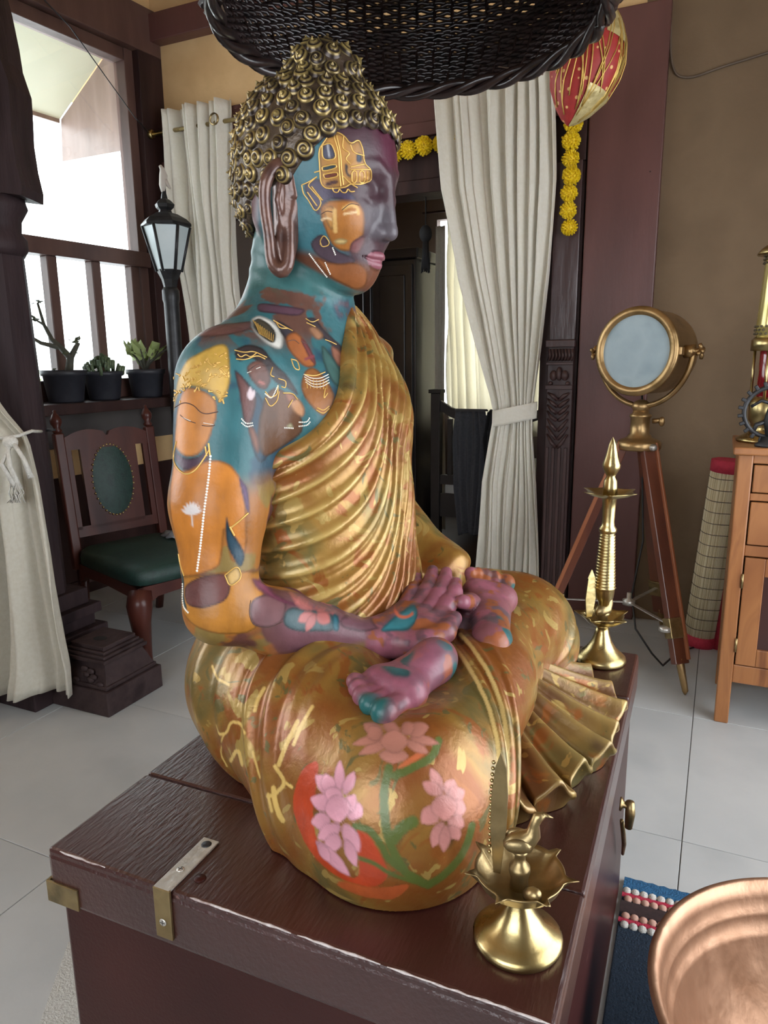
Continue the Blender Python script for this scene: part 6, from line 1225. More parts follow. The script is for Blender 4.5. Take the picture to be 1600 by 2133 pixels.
# ---------------------------------------------------------------- curtains
def cloth(name, cols, trl=.25, rough=.8, bump=.15):
    m = mat(name, cols, rough, 0, 60, bump=bump, bscale=160, sheen=.1)
    nt = m.node_tree; b = nt.nodes['Principled BSDF']; t = nt.nodes.new('ShaderNodeBsdfTranslucent'); x = nt.nodes.new('ShaderNodeMixShader'); x.inputs[0].default_value = trl
    t.inputs[0].default_value = (*cols[0], 1); nt.links.new(b.outputs[0], x.inputs[1]); nt.links.new(t.outputs[0], x.inputs[2]); nt.links.new(x.outputs[0], nt.nodes['Material Output'].inputs[0]); return m
CREAM = cloth('cream_cotton', [(.82, .78, .68), (.88, .85, .77)], .25)
CREAM2 = cloth('unbleached_cotton', [(.60, .56, .46), (.66, .63, .54)], .15)
def curtain_mesh(levels, folds, amp, nz=60, nu=150, y=0., seed=0, sharp=1.6):
    """levels: (z, left, right, depth scale) from top to bottom"""
    r = random.Random(seed); zs = [l[0] for l in levels][::-1]; L = [l[1] for l in levels][::-1]; R_ = [l[2] for l in levels][::-1]; A = [l[3] for l in levels][::-1]
    ph = [r.uniform(0, 6.28) for _ in range(4)]; P = []
    for i in range(nu + 1):
        u = i / nu; row = []
        for j in range(nz + 1):
            z = levels[0][0] + (levels[-1][0] - levels[0][0]) * j / nz; a = np.interp(z, zs, A)
            uu = u + .018 * math.sin(3 * z + ph[1] + 7 * u)
            w = math.sin(2 * math.pi * folds * (uu + .10 * math.sin(2 * math.pi * uu + ph[0]))); w = math.copysign(abs(w) ** (1 / sharp), w)
            w += .35 * math.sin(2 * math.pi * folds * 2.3 * uu + ph[2] + .8 * z) + .25 * math.sin(5 * z + 9 * u + ph[3])
            lx = np.interp(z, zs, L); rx = np.interp(z, zs, R_)
            row.append((lx + (rx - lx) * u + .010 * w * a, y + amp * w * a, z + .006 * math.sin(u * 20 + ph[0]) * (j == nz)))
        P.append(row)
    return MB().grid(P)
# right-hand doorway curtain
t = thing('door_curtain', 'cream curtain tied back with a cloth band at the right of the doorway', 'curtain'); t.matrix_world = MD
lv = [(3.12, -1.27, -.60, 1.), (2.5, -1.22, -.575, 1.), (2.0, -1.11, -.59, .95), (1.6, -.99, -.62, .85), (1.30, -.90, -.65, .6), (1.21, -.885, -.655, .5), (1.10, -.90, -.65, .55), (.8, -.95, -.62, .8), (0.03, -.99, -.585, 1.)]
o = curtain_mesh(lv, 7, .030, 80, 190, -.15, 3).build('drape', CREAM, t); solid(o, .0025)
bd = []
for i in range(41):
    a = 2 * math.pi * i / 40; bd.append([(-.770 + .135 * math.cos(a), -.15 + .048 * math.sin(a), zz + .030 * math.cos(a)) for zz in (1.165, 1.18, 1.215, 1.25, 1.262)])
o = MB().grid(bd).build('tie_band', CREAM, t); solid(o, .004)
# left-hand doorway curtain with its rod
t = thing('eyelet_curtain', 'cream eyelet curtain gathered at the left end of the brass rod', 'curtain'); t.matrix_world = MD
lv = [(3.20, -3.235, -2.70, 1.), (2.6, -3.20, -2.72, 1.), (1.6, -3.11, -2.72, 1.), (.04, -3.02, -2.62, 1.1)]
o = curtain_mesh(lv, 5, .045, 60, 130, -.15, 8).build('drape', CREAM, t); solid(o, .0025)
for sx in (-2.79,): MB().lathe([(.030, -.006), (.038, -.002), (.038, .004), (.030, .006)], 20, Matrix.Translation((sx, -.205, 3.075)) @ Matrix.Rotation(math.pi / 2, 4, 'X'), caps=False).build('eyelet', OLDBRASS, t)
t = thing('curtain_rod', 'brass curtain rod with a pointed finial above the doorway', 'curtain rod'); t.matrix_world = MD @ Matrix.Translation((0, -.15, 3.07))
X = Matrix.Rotation(math.pi / 2, 4, 'Y')
MB().tube([(-3.36, 0, 0), (-.40, 0, 0)], .014, 12).build('rod', BRASS, t)
MB().lathe([(.016, 0), (.030, .006), (.030, .026), (.020, .032), (.040, .046), (.040, .060), (.024, .10), (.006, .15), (.0, .155)], 18, Matrix.Translation((-3.35, 0, 0)) @ Matrix.Rotation(-math.pi / 2, 4, 'Y')).build('finial', BRASS, t)
for sx in (-3.30, -.50): MB().tube([(sx, 0, 0), (sx, .08, -.0), (sx, .11, -.02)], .008, 8).build('bracket', OLDBRASS, t)
# marigold garlands
YEL = mat('marigold', [(.66, .44, .004), (.84, .62, .008), (.54, .32, .003)], .65, 0, 50); 
fm = MB()
for k in range(90):
    z = 1 - 2 * (k + .5) / 90; a = k * 2.39996; r = math.sqrt(1 - z * z); d = Vector((r * math.cos(a), r * math.sin(a), z)); x = d.orthogonal().normalized(); y = d.cross(x); c = d * .030
    tip = d * .050 + Vector((random.uniform(-.004, .004),) * 3); q = [c + x * .008, c + y * .008, c - x * .008, c - y * .008]
    fm.add(q + [tip + x * .007, tip + y * .004, tip - x * .007, tip - y * .004], [(0, 1, 5, 4), (1, 2, 6, 5), (2, 3, 7, 6), (3, 0, 4, 7), (4, 5, 6, 7)])
fm.ball((0, 0, 0), .038, 10, 8); fme = fm.mesh('marigold_flower'); fme.materials.append(YEL)
def garland(label, pts, sc):
    t = thing('marigold_garland', label, 'garland', group='marigold garlands round the doorway'); t.matrix_world = MD
    MB().tube([pts[0]] + pts + [pts[-1]], .004, 5).build('string', mat('green_string', [(.10, .14, .04), (.15, .18, .06)], .8), t)
    for p in pts:
        o = ob('marigold_flower', fme, YEL, t); o.location = p; s = sc * random.uniform(.92, 1.08); o.scale = (s, s, s * .95); o.rotation_euler = (random.uniform(0, 6), random.uniform(0, 6), random.uniform(0, 6))
garland('yellow marigold garland strung along the lintel beside the statue face', [(-2.45 + .098 * k, -.100 + .03 * (k > 11), 2.745 - .035 * math.sin(k * .35)) for k in range(14)], 1.04)
garland('yellow marigold garland hanging down beside the maroon board', [(-.505 + .006 * math.sin(k * 2), -.115, 2.86 - .088 * k) for k in range(8)], 1.0)
# red wrapped bundle
def bundle():
    C = Vector((.858, 3.30, 2.73)); t = thing('red_wrapped_coconut', 'red cloth wrapped coconut bound with gold thread hanging by the basket', 'ornament', C); tilt = Matrix.Rotation(math.radians(16), 4, 'Y')
    RED = bpy.data.materials.new('red_spotted_cloth'); RED.use_nodes = True; nt = RED.node_tree; b = nt.nodes['Principled BSDF']; tc = nt.nodes.new('ShaderNodeTexCoord'); vo = nt.nodes.new('ShaderNodeTexVoronoi'); vo.inputs['Scale'].default_value = 32; vo.inputs['Randomness'].default_value = .25
    nt.links.new(tc.outputs['Object'], vo.inputs['Vector']); nt.links.new(_ramp(nt, vo.outputs['Distance'], [(.20, (.70, .42, .16)), (.24, (.34, .025, .02)), (1, (.26, .015, .015))]), b.inputs['Base Color']); b.inputs['Roughness'].default_value = .6
    prof = [(.0, -.245), (.035, -.225), (.075, -.185), (.120, -.12), (.146, -.03), (.148, .03), (.130, .10), (.095, .165), (.055, .21), (.030, .235), (.0, .245)]
    MB().lathe(prof, 32, tilt, True, lambda r, z, a, j: (r * (1 + .03 * math.sin(3 * a + j)), z)).build('cloth', RED, t)
    GT = mat('gold_thread', [(.50, .32, .07), (.62, .42, .12)], .4, .6, 40); GC = mat('gold_cloth', [(.42, .33, .14), (.54, .44, .21), (.34, .26, .10)], .45, .3, 25, bump=.5, bscale=40)
    rad = lambda z: float(np.interp(z, [p[1] for p in prof], [p[0] for p in prof]))
    th = MB()
    for k in range(20):
        a0 = RNG.uniform(-2.6, -.4); a1 = a0 + RNG.uniform(-1.2, 1.2); z0 = RNG.uniform(.10, .23); z1 = RNG.uniform(-.23, -.08)
        th.tube([((rad(z0 + (z1 - z0) * s) + .004) * math.cos(a0 + (a1 - a0) * s), (rad(z0 + (z1 - z0) * s) + .004) * math.sin(a0 + (a1 - a0) * s), z0 + (z1 - z0) * s) for s in np.linspace(0, 1, 16)], .0026, 5, tilt)
    o = th.build('gold_thread', GT, t); o['kind'] = 'stuff'
    for a0, w0 in ((-.55, .30),):
        P = [[((rad(z) + .006) * math.cos(a0 + w0 * s * (1.2 - 2.2 * abs(z))), (rad(z) + .006) * math.sin(a0 + w0 * s * (1.2 - 2.2 * abs(z))), z) for z in np.linspace(-.243, .243, 30)] for s in np.linspace(-.25, .25, 5)]
        MB().grid(P, M=tilt).build('gold_braid', GT, t)
    for z0, z1 in ((-.244, -.11), (.08, .244)):
        P = [[((rad(z) + .005) * math.cos(a), (rad(z) + .005) * math.sin(a), z) for z in np.linspace(z0, z1, 10)] for a in np.linspace(-1.45, 1.0, 14)]; MB().grid(P, M=tilt).build('gold_cloth_end', GC, t)
    tp = tilt @ Vector((0, 0, .245)); MB().tube([tp, (tp.x + .01, tp.y, .6), (tp.x + .01, tp.y, 1.27)], .003, 5).build('cord', IRON, t)
bundle()
# ---------------------------------------------------------------- left: pillar, plinth, chair, foreground curtain
def pillar():
    t = thing('carved_pillar', 'dark carved wooden pillar at the left edge in front of the window', 'pillar', (-1.70, 3.32, 0), math.radians(-25))
    PW = mat('old_pillar_wood', [(.022, .014, .016), (.038, .024, .026), (.016, .010, .012)], .55, 0, 8, (1, 1, .12), bump=.6, bscale=26, bstretch=(1, 1, .15), spec=.15)
    sq = lambda mb, w, z0, z1, bev=.006: mb.box((-w, -w, z0), (w, w, z1), bev=bev)
    m = MB(); m.lathe([(.160, .46), (.155, .9), (.140, 1.5), (.128, 2.02)], 8, Matrix.Rotation(math.pi / 8, 4, 'Z'), False); m.build('shaft', PW, t)
    for w, z0, z1 in ((.25, 0, .10), (.235, .10, .16), (.205, .16, .22), (.23, .22, .27), (.19, .27, .33), (.215, .33, .38), (.175, .38, .46)): sq(MB(), w, z0, z1).build('base_moulding', PW, t)
    m = MB(); m.lathe([(.128, 2.0), (.145, 2.03), (.145, 2.07), (.125, 2.10), (.13, 2.15), (.16, 2.2), (.15, 2.24)], 24); m.build('neck_ring', PW, t)
    br = [(-.42, 2.26), (-.30, 2.24), (-.18, 2.22), (.12, 2.24), (.20, 2.23), (.205, 2.27), (.192, 2.36), (.186, 2.47), (.192, 2.56), (.196, 2.66), (.17, 2.76), (.165, 2.85), (.15, 2.98), (.13, 3.1), (.12, 3.99), (-.42, 3.99)]
    M = Matrix.Rotation(math.radians(25), 4, 'Z') @ Matrix(((1, 0, 0, 0), (0, 0, -1, 0), (0, 1, 0, 0), (0, 0, 0, 1)))
    MB().prism(br, -.10, .10, M).build('carved_bracket', PW, t)
    cv = MB()
    for k in range(7): cv.tube([M @ Vector((-.10 + .03 * k, 2.30 + .08 * k, .10)), M @ Vector((-.02 + .03 * k, 2.34 + .08 * k, .115)), M @ Vector((.06 + .015 * k, 2.31 + .085 * k, .10))], [.015, .02, .008], 8)
    o = cv.build('leaf_carving', PW, t); o['kind'] = 'stuff'
    MB().tube([(.08, .10, 1.235), (.115, .135, 1.235)], .006, 6).build('hook', IRON, t)
pillar()
def plinth():
    a = math.atan2(.135, -.302); t = thing('stepped_plinth', 'dark stepped carved plinth with a socket hole on the floor by the curtain', 'plinth', (-1.315, 3.165, 0), math.radians(-24.5))
    PS = mat('dark_carved_wood', [(.030, .018, .019), (.050, .032, .032), (.022, .013, .014)], .6, 0, 10, bump=.55, bscale=22, spec=.2)
    for k, (w, d, z0, z1, dx, dy) in enumerate(((.175, .175, 0, .115, 0, 0), (.160, .160, .115, .135, 0, 0))): MB().box((-w + dx, -d + dy, z0), (w + dx, d + dy, z1), bev=.006).build('base_block', PS, t)
    m = MB(); n = [(-.150, .135), (-.120, .235)]; v = [(-.15, -.15, .135), (.15, -.15, .135), (.15, .15, .135), (-.15, .15, .135), (-.115, -.115, .225), (.115, -.115, .225), (.115, .115, .225), (-.115, .115, .225)]
    m.add(v, [(0, 3, 2, 1), (4, 5, 6, 7), (0, 1, 5, 4), (1, 2, 6, 5), (2, 3, 7, 6), (3, 0, 4, 7)]); m.build('sloped_block', PS, t)
    for k, (w, z0, z1) in enumerate(((.135, .225, .243), (.125, .243, .258), (.112, .258, .272), (.100, .272, .292))): MB().box((-w, -w, z0), (w, w, z1), bev=.004).build('step', PS, t)
    MB().lathe([(.026, .2925), (.024, .2935), (.0, .2936)], 18, Matrix.Translation((.0, -.02, 0)) @ Matrix.Diagonal((1.3, 1, 1, 1))).build('socket_hole', mat('socket_dark', [(.006, .005, .005), (.01, .008, .008)], .9), t)
    for k in range(9): x = RNG.uniform(-.12, .12); MB().ball((x, -.155 + .012 * RNG.random(), .135 + .07 * RNG.random()), (.022, .010, .014), 8, 6).build('carved_boss', PS, t)
plinth()
def chair():
    d = Vector((.722, -.692)); t = thing('upholstered_chair', 'dark wooden chair with green seat, oval green back panel and brass studs', 'chair', (-1.325, 3.945, 0), math.atan2(d.y, d.x) + math.pi / 2)
    # local: -y is the facing direction, x to the chair's left as seen from the front
    RW = mat('rosewood', [(.045, .011, .009), (.070, .019, .013), (.034, .009, .008)], .36, 0, 5, (1, 1, .3), coat=.1, bump=.08, spec=.25); GV = mat('green_leather', [(.007, .026, .021), (.011, .036, .029), (.006, .020, .017)], .55, 0, 20, bump=.2, bscale=120)
    D = .36; Wd = .275; ST = .37
    for sx in (-1, 1):
        pts = [(sx * (Wd - .03), -D + .035, .39), (sx * (Wd - .01), -D + .015, .32), (sx * (Wd - .012), -D + .02, .22), (sx * (Wd - .03), -D + .045, .10), (sx * (Wd - .035), -D + .05, .035), (sx * (Wd - .022), -D + .035, .0)]
        MB().tube(pts, [.060, .066, .052, .042, .038, .044], 10).build('leg', RW, t)
        MB().tube([(sx * (Wd - .03), D - .03, .40), (sx * (Wd - .03), D + .0, .2), (sx * (Wd - .03), D + .05, 0)], [.030, .028, .024], 8).build('leg', RW, t)
    # apron with arched underside
    def arch(w): return [(-w, .415), (w, .415), (w, .27), (w - .045, .31), (w - .11, .35), (0, .36), (-w + .11, .35), (-w + .045, .31), (-w, .27)]
    A = Matrix(((1, 0, 0, 0), (0, 0, -1, -D + .03), (0, 1, 0, 0), (0, 0, 0, 1))); MB().prism(arch(Wd), -.0, .03, A).build('apron', RW, t)
    for sx in (-1, 1): MB().prism(arch(D), -.015, .015, Matrix(((0, 0, 1, sx * (Wd - .015)), (1, 0, 0, 0), (0, 1, 0, 0), (0, 0, 0, 1)))).build('apron', RW, t)
    MB().box((-Wd, D - .03, .29), (Wd, D, .415), bev=.004).build('apron', RW, t)
    P = []
    def sc(u, v): return math.copysign(abs(math.cos(u)) ** v, math.cos(u)), math.copysign(abs(math.sin(u)) ** v, math.sin(u))
    for i in range(48):
        c, s = sc(2 * math.pi * i / 48, .28); P.append([((Wd + .008) * c * q, (D + .01) * s * q - .005, z) for q, z in ((.94, .416), (1., .422), (1.0, .458), (.985, .488), (.92, .508), (.7, .524), (.35, .531), (.001, .533))])
    MB().grid(P, True).build('seat_cushion', GV, t)
    # back
    BZ0, BZ1 = .60, 1.17; tilt = Matrix.Translation((0, D - .02, .42)) @ Matrix.Rotation(math.radians(-7), 4, 'X') @ Matrix.Translation((0, 0, -.42))
    for sx in (-1, 1):
        MB().box((sx * Wd - .028, -.022, .38), (sx * Wd + .028, .022, 1.16), tilt, bev=.008).build('back_post', RW, t)
        MB().lathe([(.020, 1.16), (.028, 1.175), (.016, 1.19), (.030, 1.215), (.032, 1.235), (.018, 1.262), (.008, 1.275), (.010, 1.285), (.0, 1.292)], 16, tilt @ Matrix.Translation((sx * Wd, 0, 0))).build('finial', RW, t)
    sl = MB(); N = 40; EL = lambda a: (.120 * math.cos(a), .215 * math.sin(a) + .875)
    # panel with an oval opening and two slots, as strips
    top = [(x, 1.115 + .055 * math.cos((abs(x) - .11) * 9.) * (1 if True else 0) - (.018 if abs(x) < .012 else 0)) for x in np.linspace(-.25, .25, N)]
    MB().prism([(-.25, .56)] + [(.25, .56)] + [(.25, .62), (-.25, .62)][0:2], -.012, .012, tilt @ Matrix(((1, 0, 0, 0), (0, 0, -1, 0), (0, 1, 0, 0), (0, 0, 0, 1)))).build('back_rail', RW, t)
    F = Matrix(((1, 0, 0, 0), (0, 0, -1, 0), (0, 1, 0, 0), (0, 0, 0, 1)))
    MB().prism([(-.25, 1.06), (.25, 1.06)] + top[::-1], -.016, .016, tilt @ F).build('crest_rail', RW, t)
    MB().prism([(-.170, .60), (.170, .60), (.170, 1.08), (-.170, 1.08)], -.012, .012, tilt @ F).build('back_panel', RW, t)
    for sx in (-1, 1): MB().box((sx * .235 - .018, -.012, .60), (sx * .235 + .018, .012, 1.08), tilt, bev=.003).build('back_slat', RW, t)
    P = [[(q * .120 * math.cos(a), -.014 - .020 * (1 - q * q), .865 + q * .205 * math.sin(a)) for q in (1, .95, .8, .5, .001)] for a in np.linspace(0, 2 * math.pi, 48, endpoint=False)]
    MB().grid(P, True, M=tilt).build('oval_pad', GV, t)
    sd = MB().ball((0, 0, 0), .0065, 8, 5).mesh('stud'); sd.materials.append(BRASS)
    for k in range(38):
        a = 2 * math.pi * k / 38; o = ob('stud', sd, BRASS, t); o.location = tilt @ Vector((.124 * math.cos(a), -.016, .865 + .209 * math.sin(a)))
    return t
chair()
# crumpled bag on the chair seat
PLA = mat('grey_plastic', [(.14, .15, .18), (.26, .28, .32), (.10, .10, .12)], .3, 0, 14, bump=.6, bscale=20)
P = []
for i in range(22):
    a = 2 * math.pi * i / 22; P.append([((.13 * math.cos(a)) * q * (1 + .2 * math.sin(5 * a)), (.075 * math.sin(a)) * q * (1 + .2 * math.cos(4 * a)), z + .008 * math.sin(7 * a + 9 * q)) for q, z in ((1, .008), (1.04, .016), (.8, .035), (.45, .045), (.001, .042))])
b_ = MB().grid(P, True).build('plastic_bag', PLA); b_.location = (-1.17, 4.12, .528); tag(b_, 'crumpled grey plastic bag lying on the green chair seat', 'bag')
# foreground curtain at the left edge, tied with rope
t = thing('tied_curtain', 'long unbleached curtain at the left edge gathered by a rope', 'curtain')
lv = [(3.95, -2.9, -2.35, 1.2), (2.4, -2.45, -1.95, 1.1), (1.60, -2.05, -1.63, 1.), (1.37, -1.93, -1.545, .8), (1.245, -1.80, -1.450, .6), (1.07, -1.89, -1.425, .9), (.76, -1.99, -1.397, 1.1), (.44, -2.08, -1.383, 1.3), (.24, -2.13, -1.378, 1.4), (.10, -2.15, -1.395, 1.5)]
o = curtain_mesh(lv, 6, .030, 90, 150, 2.95, 5).build('drape', CREAM2, t); solid(o, .003)
ROPE = mat('cotton_rope', [(.55, .53, .48), (.68, .66, .60)], .9, 0, 60, bump=.5, bscale=150)
pts = [(-1.86, 2.95, 1.27), (-1.72, 2.905, 1.245), (-1.58, 2.90, 1.245), (-1.47, 2.905, 1.258), (-1.46, 3.0, 1.268), (-1.50, 3.12, 1.255), (-1.525, 3.22, 1.245)]
r = thing('tie_rope', 'white knotted cotton rope holding the left curtain with frayed ends', 'rope')
MB().tube(pts, .007, 8).build('rope', ROPE, r)
MB().ball((-1.50, 2.895, 1.235), (.032, .022, .026), 10, 8).build('knot', ROPE, r)
for a, b, c in (((-1.51, 2.89, 1.23), (-1.50, 2.87, 1.14), (-1.475, 2.875, 1.045)), ((-1.49, 2.89, 1.24), (-1.445, 2.875, 1.17), (-1.425, 2.88, 1.09)), ((-1.50, 2.89, 1.22), (-1.535, 2.875, 1.15), (-1.49, 2.87, 1.06))): MB().tube([a, b, c], [.009, .009, .013], 7).build('rope_end', ROPE, r)
tl = MB()
for k in range(26): x = -1.49 + RNG.uniform(-.014, .014); y = 2.873 + RNG.uniform(-.012, .012); tl.tube([(x, y, 1.07), (x + RNG.uniform(-.02, .02), y, 1.03), (x + RNG.uniform(-.03, .03), y, .99)], .002, 4)
o = tl.build('tassel', ROPE, r); o['kind'] = 'stuff'
# ---------------------------------------------------------------- window sill: pots and street lamp
POT = mat('black_pot', [(.018, .019, .026), (.030, .031, .040)], .5, 0, 20); SOIL = mat('soil', [(.05, .035, .025), (.09, .065, .045)], .9, 0, 40, bump=.6)
def pot(tpos, label, sc):
    q = MWN @ Vector((tpos, -.17, 1.30)); t = thing('potted_plant', label, 'potted plant', q, group='plant pots on the window sill')
    MB().lathe([(.098, 0), (.105, .01), (.126, .165), (.137, .168), (.140, .20), (.128, .20), (.125, .175), (.0, .172)], 32, Matrix.Diagonal((sc, sc, sc, 1))).build('pot', POT, t)
    MB().lathe([(.122 * sc, .174 * sc), (.06 * sc, .185 * sc), (.0, .188 * sc)], 20).build('soil', SOIL, t); return t
random.seed(11)
t = pot(-1.085, 'leftmost pot on the sill with a bare twisted stem', .98); ST = mat('succulent_stem', [(.05, .05, .04), (.09, .085, .06)], .7, 0, 30)
m = MB(); m.tube([(.03, 0, .17), (.05, .0, .27), (.0, .0, .33), (-.06, .02, .38), (-.10, .02, .47), (-.125, .02, .60)], [.028, .024, .018, .014, .011, .007], 8); m.tube([(-.0, 0, .33), (-.12, .0, .36), (-.2, .0, .41), (-.24, 0, .46)], [.016, .012, .009, .006], 7); m.tube([(.04, 0, .25), (.08, .02, .33), (.10, .02, .36)], [.02, .016, .012], 7); m.tube([(-.10, .02, .47), (-.15, .02, .50)], [.009, .005], 6); m.build('stem', ST, t)
lf = MB()
for k in range(24): c = random.choice([(.10, .02, .37), (-.24, 0, .47), (-.125, .02, .60), (.04, 0, .30), (-.15, .02, .50), (-.05, 0, .20)]); leafcard(lf, Vector(c) + Vector((random.uniform(-.03, .03), random.uniform(-.03, .03), 0)), (random.uniform(-1, 1), random.uniform(-1, 1), random.uniform(-.2, 1)), random.uniform(.03, .06))
o = lf.build('leaves', mat('dull_leaf', [(.045, .055, .03), (.09, .10, .05)], .6), t); o['kind'] = 'stuff'
t = pot(-.795, 'middle pot on the sill with a low curled succulent', .92); m = MB()
for k in range(70): a = random.uniform(0, 6.28); r_ = random.uniform(.0, .12); h = .175 + .10 * (1 - r_ / .14); m.tube([(r_ * math.cos(a), r_ * math.sin(a), h - .03), (r_ * math.cos(a) * 1.15, r_ * math.sin(a) * 1.15, h + .025)], [.014, .008], 5)
o = m.build('succulent', mat('jade_leaf', [(.07, .11, .06), (.14, .18, .09)], .45), t); o['kind'] = 'stuff'
t = pot(-.437, 'rightmost pot on the sill with a leafy pale green plant', .95); m = MB(); st = MB()
for k in range(9):
    a = k * 2.4; d = Vector((math.cos(a) * .55, math.sin(a) * .5, .8)).normalized(); L = random.uniform(.12, .20); b0 = Vector((0, 0, .17)); st.tube([b0, b0 + d * L * .5 + Vector((0, 0, .02)), b0 + d * L], [.009, .007, .005], 6)
    for q in range(7): leafcard(m, b0 + d * L * random.uniform(.5, 1.05), d + Vector((random.uniform(-1, 1), random.uniform(-1, 1), random.uniform(-.4, .8))), random.uniform(.06, .10), .7)
st.tube([(0, 0, .2), (.12, -.02, .30), (.20, -.03, .34), (.26, -.03, .31)], [.008, .008, .007, .006], 6); st.build('stem', ST, t); o = m.build('leaves', mat('pale_green_leaf', [(.26, .33, .12), (.40, .46, .20)], .5), t); o['kind'] = 'stuff'
def street_lamp():
    t = thing('lamp_post', 'small black street lamp with frosted panes and a bird on top by the window', 'lamp', (-1.40, 4.98, -.03)); GP = mat('frosted_pane', [(.52, .60, .62), (.62, .70, .72)], .45, trans=.0)
    MB().lathe([(.12, 0), (.12, .03), (.07, .06), (.055, .2), (.050, 1.7), (.05, 1.95), (.056, 1.97), (.056, 2.03), (.045, 2.05)], 16).build('post', IRON, t)
    MB().lathe([(.040, 2.03), (.046, 2.06), (.055, 2.10), (.085, 2.16)], 6, None, False).build('lantern_base', IRON, t)
    n = 6; r0, r1, z0, z1 = .078, .150, 2.15, 2.43
    for k in range(n):
        a = 2 * math.pi * k / n + .26; b = a + 2 * math.pi / n; p = lambda r, z, w: (r * math.cos(w), r * math.sin(w), z)
        MB().tube([p(r0, z0, a), p(r1, z1, a)], .010, 6).build('lantern_bar', IRON, t)
        v = [p(r0 * .96, z0, a), p(r0 * .96, z0, b), p(r1 * .97, z1, b), p(r1 * .97, z1, a)]; MB().add(v + [tuple(np.array(q) * (.95, .95, 1)) for q in v], [(0, 1, 2, 3), (7, 6, 5, 4), (0, 4, 5, 1), (1, 5, 6, 2), (2, 6, 7, 3), (3, 7, 4, 0)]).build('pane', GP, t)
    MB().lathe([(.155, 2.425), (.165, 2.43), (.165, 2.445), (.135, 2.475), (.08, 2.505), (.045, 2.515), (.04, 2.53), (.058, 2.545), (.064, 2.565), (.04, 2.59), (.022, 2.60), (.016, 2.63), (.010, 2.645)], 6, None, False).build('lantern_roof', IRON, t)
    BW = mat('pale_bird', [(.42, .37, .32), (.55, .50, .45)], .6)
    b = MB(); b.tube([(-.006, 0, 2.640), (-.004, 0, 2.68), (.006, 0, 2.74), (.0, 0, 2.78), (-.012, 0, 2.80)], [.010, .022, .026, .015, .010], 10); b.tube([(.012, 0, 2.71), (.045, 0, 2.66)], [.018, .006], 8); b.build('bird', BW, t)
street_lamp()
# ---------------------------------------------------------------- right: mat, cabinet, lantern, ring, bowl, rug
def reed_mat():
    c = Vector((1.715, 3.70, 0)); t = thing('rolled_reed_mat', 'rolled reed mat with red cloth edging standing against the right wall', 'mat', c)
    lean = Matrix.Rotation(math.radians(2.0), 4, 'X') @ Matrix.Rotation(math.radians(3.5), 4, 'Y')
    STRAW = mat('reed_straw', [(.60, .50, .30), (.72, .62, .41), (.48, .38, .21)], .7, 0, 30, (1, 1, .1)); RC = mat('red_binding', [(.32, .012, .030), (.42, .02, .045)], .75, 0, 60, bump=.2)
    rms = []
    for c_ in ((.66, .56, .36), (.50, .40, .23), (.72, .63, .43), (.58, .47, .27)): rm = MB().tube([(0, 0, .06), (0, 0, .97)], .0034, 5).mesh('reed'); rm.materials.append(mat('reed_%d' % len(rms), [tuple(.85 * q for q in c_), c_], .7, 0, 40, (1, 1, .1))); rms.append(rm)
    for k in range(78): a = 2 * math.pi * k / 78; o = ob('reed', rms[int(RNG.integers(4))], None, t); o.matrix_local = lean @ Matrix.Translation(((.078 + RNG.uniform(-.0015, .0015)) * math.cos(a), (.078 + RNG.uniform(-.0015, .0015)) * math.sin(a), RNG.uniform(-.004, .004)))
    MB().lathe([(.074, .05), (.074, .98)], 24, lean).build('inner_roll', STRAW, t)
    for z0, z1 in ((.0, .068), (.955, 1.025)): MB().lathe([(.070, z0), (.086, z0 + .006), (.087, z1 - .006), (.070, z1), (.05, z1 - .004)], 28, lean).build('binding', RC, t)
    MB().tube([(.080, -.055, .0), (.082, -.053, .5), (.079, -.055, 1.0)], [.034, .034, .036], 10, lean).build('binding_edge', RC, t)
    DT = mat('dark_twine', [(.06, .045, .03), (.10, .075, .05)], .9)
    for z in np.linspace(.11, .93, 15): MB().tube([(.0835 * math.cos(a), .0835 * math.sin(a), z + .002 * math.sin(3 * a)) for a in np.linspace(0, 2 * math.pi, 28, endpoint=False)], .0018, 4, lean, closed=True).build('twine', DT, t)
reed_mat()
